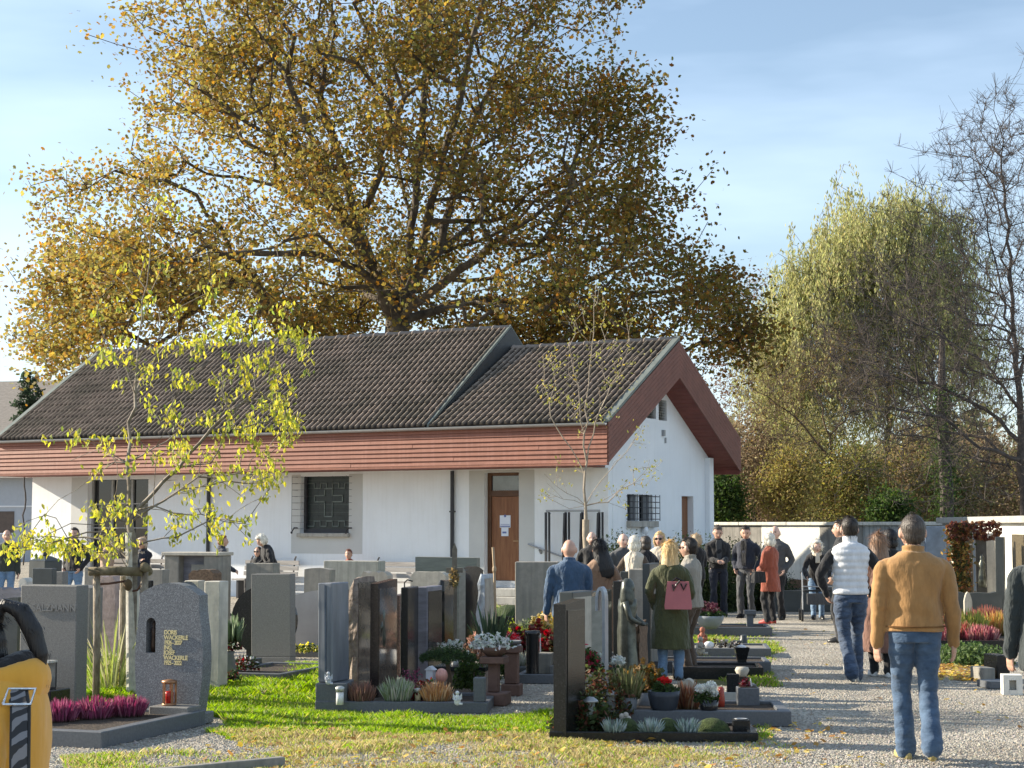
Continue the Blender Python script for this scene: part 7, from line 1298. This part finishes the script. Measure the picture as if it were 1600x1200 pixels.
# walkers on the path
tm, *_ = person('person in tan work jacket and blue jeans walking away, largest figure on the path', 1422, 12.8, 1.80, -2, C_tan, C_jean, S_tan, ('crop', H_grey), hem=.915, hands=((-.262, .02, .84), (.285, .03, .80)), feet=((-.06, .10, 0, 0), (.068, -.20, .05, -28)), wide=1.14, collar=.05, fold=.022, curl=.45, hy=4)
f = MB(); f.smooth = True
for z_, rr_ in ((.975, .0), (.968, .0)): f.loft([[Vector(((.158 * 1.14 + .034 + q * .002) * cos(a), (.119 + .034 + q * .002) * sin(a) - .008, z_ - .02 + dz_ * .5)) for a in [i * 2 * pi / 40 for i in range(40)]] for q, dz_ in ((0, -.003), (1, -.002), (1, .002), (0, .003))])
f.build('hem_seam', mat('seam', (.20, .095, .03), .9), tm)
person('person in white quilted vest with black sleeves and dark jeans walking away', 1324, 19.1, 1.805, 3, C_white, C_jean2, S_grey, ('short', H_dark), hem=.93, hands=((-.235, .12, .93, -.9, -.5, 0), (.235, .12, .93, .9, -.5, 0)), feet=((-.05, -.22, .05, -35), (.07, .10, 0, 0)), sleeve=C_black, puff=.020, wide=1.02, collar=.075)
person('person in black coat turning their face left, half hidden behind white vest', 1312, 25.5, 1.79, 62, C_black, C_black, S_dark, ('short', H_dark), hem=.80, hands=pk)
person('person with long light brown hair in reddish brown coat walking beside white vest', 1369, 19.8, 1.625, -4, C_coatb, C_black, S_white, ('long', H_lbrown), hem=.30, female=True, flare=.05, hands=((-.24, .06, .85), (.22, .10, .85)), feet=((-.07, .1, 0, 0), (.08, -.06, 0, 0)))
person('person in dark coat with dark hair seen between white vest and tan jacket', 1386, 22.3, 1.66, 8, C_black, C_black, S_dark, ('bob', H_black), hem=.45, female=True, hands=pk)
# elderly woman with walker
t_, *_ = person('elderly person with white hair, black coat and white scarf leaning on a walker', 1271, 31.7, 1.43, 176, C_black, C_jean3, S_dark, ('fluffy', H_white), hem=.62, hands=((-.24, .42, .92), (.24, .42, .92)), lean=24, hp=-8, female=True, feet=((-.10, .0, 0, 0), (.09, .25, 0, 0)), sk=skin_p, scarf=C_cream)
rl = thing('walking_frame', 'four wheeled dark walking frame pushed by the elderly white haired person', 'walking frame', (xat(1271, 31.2), 31.05, 0), R(176))
for q in (-1, 1):
    f = MB(); f.tube([(q * .27, -.28, .86), (q * .27, -.12, .86), (q * .27, -.05, .80), (q * .27, .0, .45), (q * .28, .06, .16)], .014, 6); f.tube([(q * .27, 0, .48), (q * .28, -.34, .14)], .013, 6); f.build('side_frame', zinc, rl); MB().tube([(q * .27, -.28, .86), (q * .27, -.15, .86)], .02, 7).build('grip', S_dark, rl)
    for yy_, zz_ in ((.07, .11), (-.35, .11)): w_ = MB(); w_.smooth = False; w_.lathe([(.05, -.016), (.105, -.016), (.11, 0), (.105, .016), (.05, .016)], k=18, M=Matrix.Translation((q * .29, yy_, zz_)) @ Matrix.Rotation(pi / 2, 4, 'Y')); w_.build('wheel', S_dark, rl)
f = MB(); f.box(-.25, .25, -.20, .02, .53, .56, bev=.008); f.build('seat', S_dark, rl); f = MB(); f.box(-.2, .2, .0, .06, .30, .50, bev=.01); f.build('basket', C_grey, rl); MB().tube([(-.27, .0, .62), (.27, .0, .62)], .012, 6).build('crossbar', zinc, rl)
# group at the wall
t_, s_, tr, *_ = person('person with white hair in rust red coat, black trousers and red shoes', 1200, 30.4, 1.57, 42, C_rust, C_black, S_red, ('bob', H_white), hem=.62, female=True, flare=.04, hands=((-.06, .24, 1.05), (.04, .22, 1.0)), hp=10)
hb_ = thing('handbag', 'black shoulder bag hanging in front of the rust red coat', 'bag', (xat(1181, 30.2), 30.15, .72), R(30)); MB().prism([(-.13, 0), (.13, 0), (.11, .19), (-.11, .19)], -.05, .05).build('bag', C_black, hb_); f = MB(); f.tube([(-.11, 0, .18), (-.02, .0, .42), (.14, .02, .64)], .009, 5); f.build('strap', C_black, hb_)
person('person in dark quilted jacket standing close behind the rust red coat', 1209, 31.5, 1.70, 150, C_grey, C_black, S_dark, ('ring', H_white), hem=.80, hands=pk, puff=.010, wide=1.05, sk=skin_p)
person('young person in navy bomber jacket and dark grey trousers looking down', 1163, 32.2, 1.70, 152, C_navy, C_grey, S_dark, ('short', H_dark), hem=.93, hands=pk, hp=16, hy=18, shirt=C_black)
person('person in black leather jacket holding something small in both hands', 1119, 33.2, 1.70, 184, C_black, C_navy, S_dark, ('short', H_grey), hem=.92, hands=cl, hp=20, shirt=C_grey)
person('person with curly blond hair and black jumper seen from behind', 1086, 32.6, 1.535, 25, C_black, C_black, S_dark, ('fluffy', H_ash), hem=.80, female=True, hands=((-.1, .25, 1.1), (.12, .25, 1.0)))
# centre right couple
t_, s_, tr, Mh_, _ = person('person with long blond hair in olive quilted parka carrying a pink bag', 1045, 19.3, 1.535, -6, C_olive, C_jean3, S_dark, ('long', H_blond), hem=.40, female=True, flare=.05, hands=((-.20, .08, .92), (.18, .14, .95)), wide=1.12, collar=.06, fold=.028)
pb = thing('handbag', 'pink leather bag with black straps worn on the olive parka back', 'bag', (xat(1057, 19.05), 19.04, .80), R(-6))
f = MB(); f.loft([[Vector((wx * q[0], q[1] * .045, z)) for q in ((-1, -1), (1, -1), (1, 1), (-1, 1))] for z, wx in ((0, .145), (.04, .15), (.30, .118))]); f.build('bag', mat('pink_leather', (.42, .13, .14), .45, .1), pb); f = MB(); f.tube([(-.06, -.05, .27), (-.05, -.055, .20), (-.02, -.055, .27), (.02, -.055, .31)], .010, 5); f.tube([(.03, -.05, .28), (.06, -.055, .21), (.09, -.055, .28)], .010, 5); f.tube([(-.08, 0, .29), (-.02, .02, .34), (.08, .0, .29)], .010, 5); f.build('strap', S_dark, pb)
person('person with dark hair in beige jacket and brown trousers facing left', 1076, 20.0, 1.57, 62, C_beige, C_brown, S_dark, ('short', H_dark), hem=.86, hands=((-.12, .24, .92), (.10, .16, .86)), glasses=True, collar=.06, wide=1.0)
# centre couple
person('bald person in blue jacket standing with back to camera behind dark steles', 889, 19.6, 1.555, 4, C_blue, C_black, S_dark, None, hem=.78, wide=1.14, hands=((-.30, .10, .74), (.25, .1, .84)), collar=.05, fold=.03, hp=4)
person('person with long black hair and camel coat leaning towards blue jacket', 936, 20.4, 1.55, 16, C_camel, C_black, S_dark, ('long', H_black), hem=.28, female=True, flare=.06, hands=((-.16, .2, 1.0), (.20, .12, .92)), hroll=-10, hp=8, wide=1.05)
# far group left of gable
person('bald person whose head shows behind the long black hair', 924, 30.0, 1.60, 176, C_black, C_black, S_dark, None, hem=.8, hands=pk, sk=skin_p)
person('elderly balding person in grey jacket facing the cream hood', 972, 28.0, 1.58, 198, C_grey, C_black, S_dark, ('ring', H_white), hem=.8, hands=((-.2, .2, 1.0), (.15, .2, 1.0)), sk=skin_p, wide=1.08)
person('person with short white hair in cream hooded vest seen from behind', 990, 26.8, 1.545, -20, C_cream, C_jean3, S_dark, ('bob', H_white), hem=.70, female=True, sleeve=C_brown, collar=.08, hands=((-.2, .15, 1.0), (.2, .15, .95)))
person('person in black coat directly behind the cream hooded vest', 1007, 28.4, 1.53, 30, C_black, C_black, S_dark, ('bob', H_grey), hem=.6, hands=pk, female=True)
person('blond person with sunglasses and pale top looking towards camera', 1029, 28.8, 1.60, 165, C_cream, C_black, S_dark, ('bob', H_blond), hem=.8, female=True, sleeve=C_black, hands=cl, glasses=True)
# left, along the chapel
person('person in dark green jacket and light jeans at the far left edge', 17, 34.5, 1.62, 188, C_green, C_jean3, S_dark, ('crop', H_grey), hem=.86, hands=((-.25, .04, .84), (.25, .04, .84)), wide=1.05)
person('person in black jacket and light jeans strolling before the chapel left end', 122, 33.6, 1.66, 158, C_black, C_jean3, S_dark, ('short', H_dark), hem=.88, hands=pk, wide=1.05, hy=20, feet=((-.10, -.12, 0, 0), (.10, .14, 0, 0)))
def seatpos(px): a = fx(px, 880, OV - .62); p = MW @ Vector((a.x, OV - .62, 0)); return p
FY = -R(0)
for lab, px, zt_, kw in (('seated blond person in sand coloured jacket holding hands to the face', 167, 1.31, dict(top=C_sand, legs=C_jean2, hair=('long', H_blond), female=True, hands=((.0, .22, 1.42), (.04, .22, 1.40)), glasses=True)), ('seated white haired person in navy printed jumper with folded arms', 222, 1.40, dict(top=C_navy, legs=C_grey, hair=('fluffy', H_sand), hands=cx_, wide=1.05)),
                        ('seated person with black hood and sunglasses by the standing black coat', 403, 1.20, dict(top=C_black, legs=C_black, hair=('hood', C_black), female=True, glasses=True)), ('seated child with brown hair, only the head above the broad gravestone', 545, 1.16, dict(top=C_rust, legs=C_jean2, hair=('short', H_red)))):
    p = seatpos(px); o, *_ = person(lab, px, 39, zt_, 180 - math.degrees(TH) * .5, kw.pop('top'), kw.pop('legs'), S_dark, kw.pop('hair'), sit=.52, pos=p, **kw)
    if 'navy' in lab:
        for i in range(9): a = -.12 + i * .03; MB().tube([(a, .135 - abs(a) * .2, .98 + .012 * sin(i * 2.2)), (a + .012, .138 - abs(a) * .2, 1.035 + .01 * cos(i * 3)), (a + .026, .135 - abs(a) * .2, .985)], .004, 4).build('script_print', C_cream, o)
person('person with auburn hair in dark suit standing in profile facing right', 350, 33.2, 1.52, -74, C_navy, C_navy, S_dark, ('short', H_red), hem=.80, hands=((-.1, .26, 1.0), (.1, .26, .98)), collar=.05, shirt=C_cream)
person('bent person with white hair and black coat standing at the bench', 429, 35.6, 1.51, 118, C_black, C_black, S_dark, ('fluffy', H_white), hem=.55, lean=22, hp=15, female=True, hands=((-.15, .35, 1.0), (.15, .35, 1.0)))
# near figures cut by the frame
t_, s_, tr, Mh_, _ = person('dark haired person with ponytail in mustard yellow coat at the lower left edge', 14, 4.75, 1.575, 90, C_yellow, C_black, S_dark, ('pony', H_black), hem=.55, female=True, flare=.04, hands=((-.22, .08, .86), (.22, .08, .86)), collar=.03, fold=.014, wide=1.05, vox=.0065, hp=20, hoff=(0, .085, -.100))
# raised collar, black scarf and zebra strap belong to the coat
f = MB(); caps(f, [Vector((.105 * cos(q), .10 * sin(q) - .015, 1.435 - .028 * sin(q))) for q in [i * 2 * pi / 22 for i in range(23)]], [(.030, .052)] * 23, 12)
caps(f, [Vector((-.09, -.07, 1.41)), Vector((-.04, -.10, 1.42)), Vector((.04, -.10, 1.42)), Vector((.09, -.07, 1.41))], [.034, .036, .036, .034], 12)
o = f.build('collar', C_yellow, t_); finish(o, .0065, 8, .01)
f = MB(); caps(f, [Vector((.0 + .075 * cos(a), .075 * sin(a), 1.47 + .03 * -sin(a))) for a in [i * 2 * pi / 14 for i in range(15)]], [.036] * 15, 10); o = f.build('scarf', C_black, t_); finish(o, .008, 3, .012)
zm = bpy.data.materials.new('zebra_strap'); zm.use_nodes = True; tt = zm.node_tree; bb = tt.nodes['Principled BSDF']; wv = tt.nodes.new('ShaderNodeTexWave'); wv.inputs['Scale'].default_value = 9; wv.inputs['Distortion'].default_value = 3.5; wv.inputs['Detail'].default_value = 2; wv.inputs['Detail Scale'].default_value = 1.5; wv.bands_direction = 'DIAGONAL'
cr_ = tt.nodes.new('ShaderNodeValToRGB'); cr_.color_ramp.interpolation = 'CONSTANT'; cr_.color_ramp.elements[0].color = (.012, .012, .014, 1); cr_.color_ramp.elements[1].color = (.17, .17, .18, 1); cr_.color_ramp.elements[1].position = .45; tc_ = tt.nodes.new('ShaderNodeTexCoord'); _lnk(tt, tc_.outputs['Object'], wv.inputs[0]); _lnk(tt, wv.outputs[0], cr_.inputs[0]); _lnk(tt, cr_.outputs[0], bb.inputs['Base Color']); bb.inputs['Roughness'].default_value = .6
bg_ = thing('shoulder_bag', 'zebra patterned bag strap with silver buckle across the mustard coat', 'bag', t_.location, t_.rotation_euler[2]); bg_.scale = t_.scale
SP = [(-.085, 1.43, .13), (-.11, 1.38, .185), (-.125, 1.28, .235), (-.135, 1.12, .262), (-.15, .95, .275), (-.16, .80, .285)]
f = MB(); f.loft([[Vector((-x_, y_ + q, z_)) if False else Vector((-x_, y_ - q, z_)) for x_, q in ((xx_ + .0, -.022), (xx_ + .0, .022), (xx_ + .008, .022), (xx_ + .008, -.022))] for y_, z_, xx_ in SP]); f.build('strap', zm, bg_)
f = MB(); f.loft([[Vector((-x_, y_ - q, z_)) for x_, q in ((xx_ - .003, -.030), (xx_ - .003, .030), (xx_ + .003, .030), (xx_ + .003, -.030))] for y_, z_, xx_ in SP]); f.build('strap_edge', S_dark, bg_)
f = MB(); f.tube([(-.19, -.06, 1.39), (-.14, -.06, 1.43), (-.14, -.14, 1.43), (-.19, -.14, 1.39), (-.19, -.06, 1.39)], .005, 6); f.build('buckle', mat('chrome', (.7, .7, .7), .15, metal=1), bg_); MB().box(-.36, -.24, -.22, .08, .55, .80, bev=.02).build('bag', C_black, bg_)
person('person in dark green coat cut by the right edge with one arm visible', 1634, 12.0, 1.76, -8, C_dgreen, C_black, S_dark, ('short', H_dark), hem=.72, hands=((-.27, .06, .84), (.27, .05, .84)), wide=1.15, fold=.03, collar=.05)
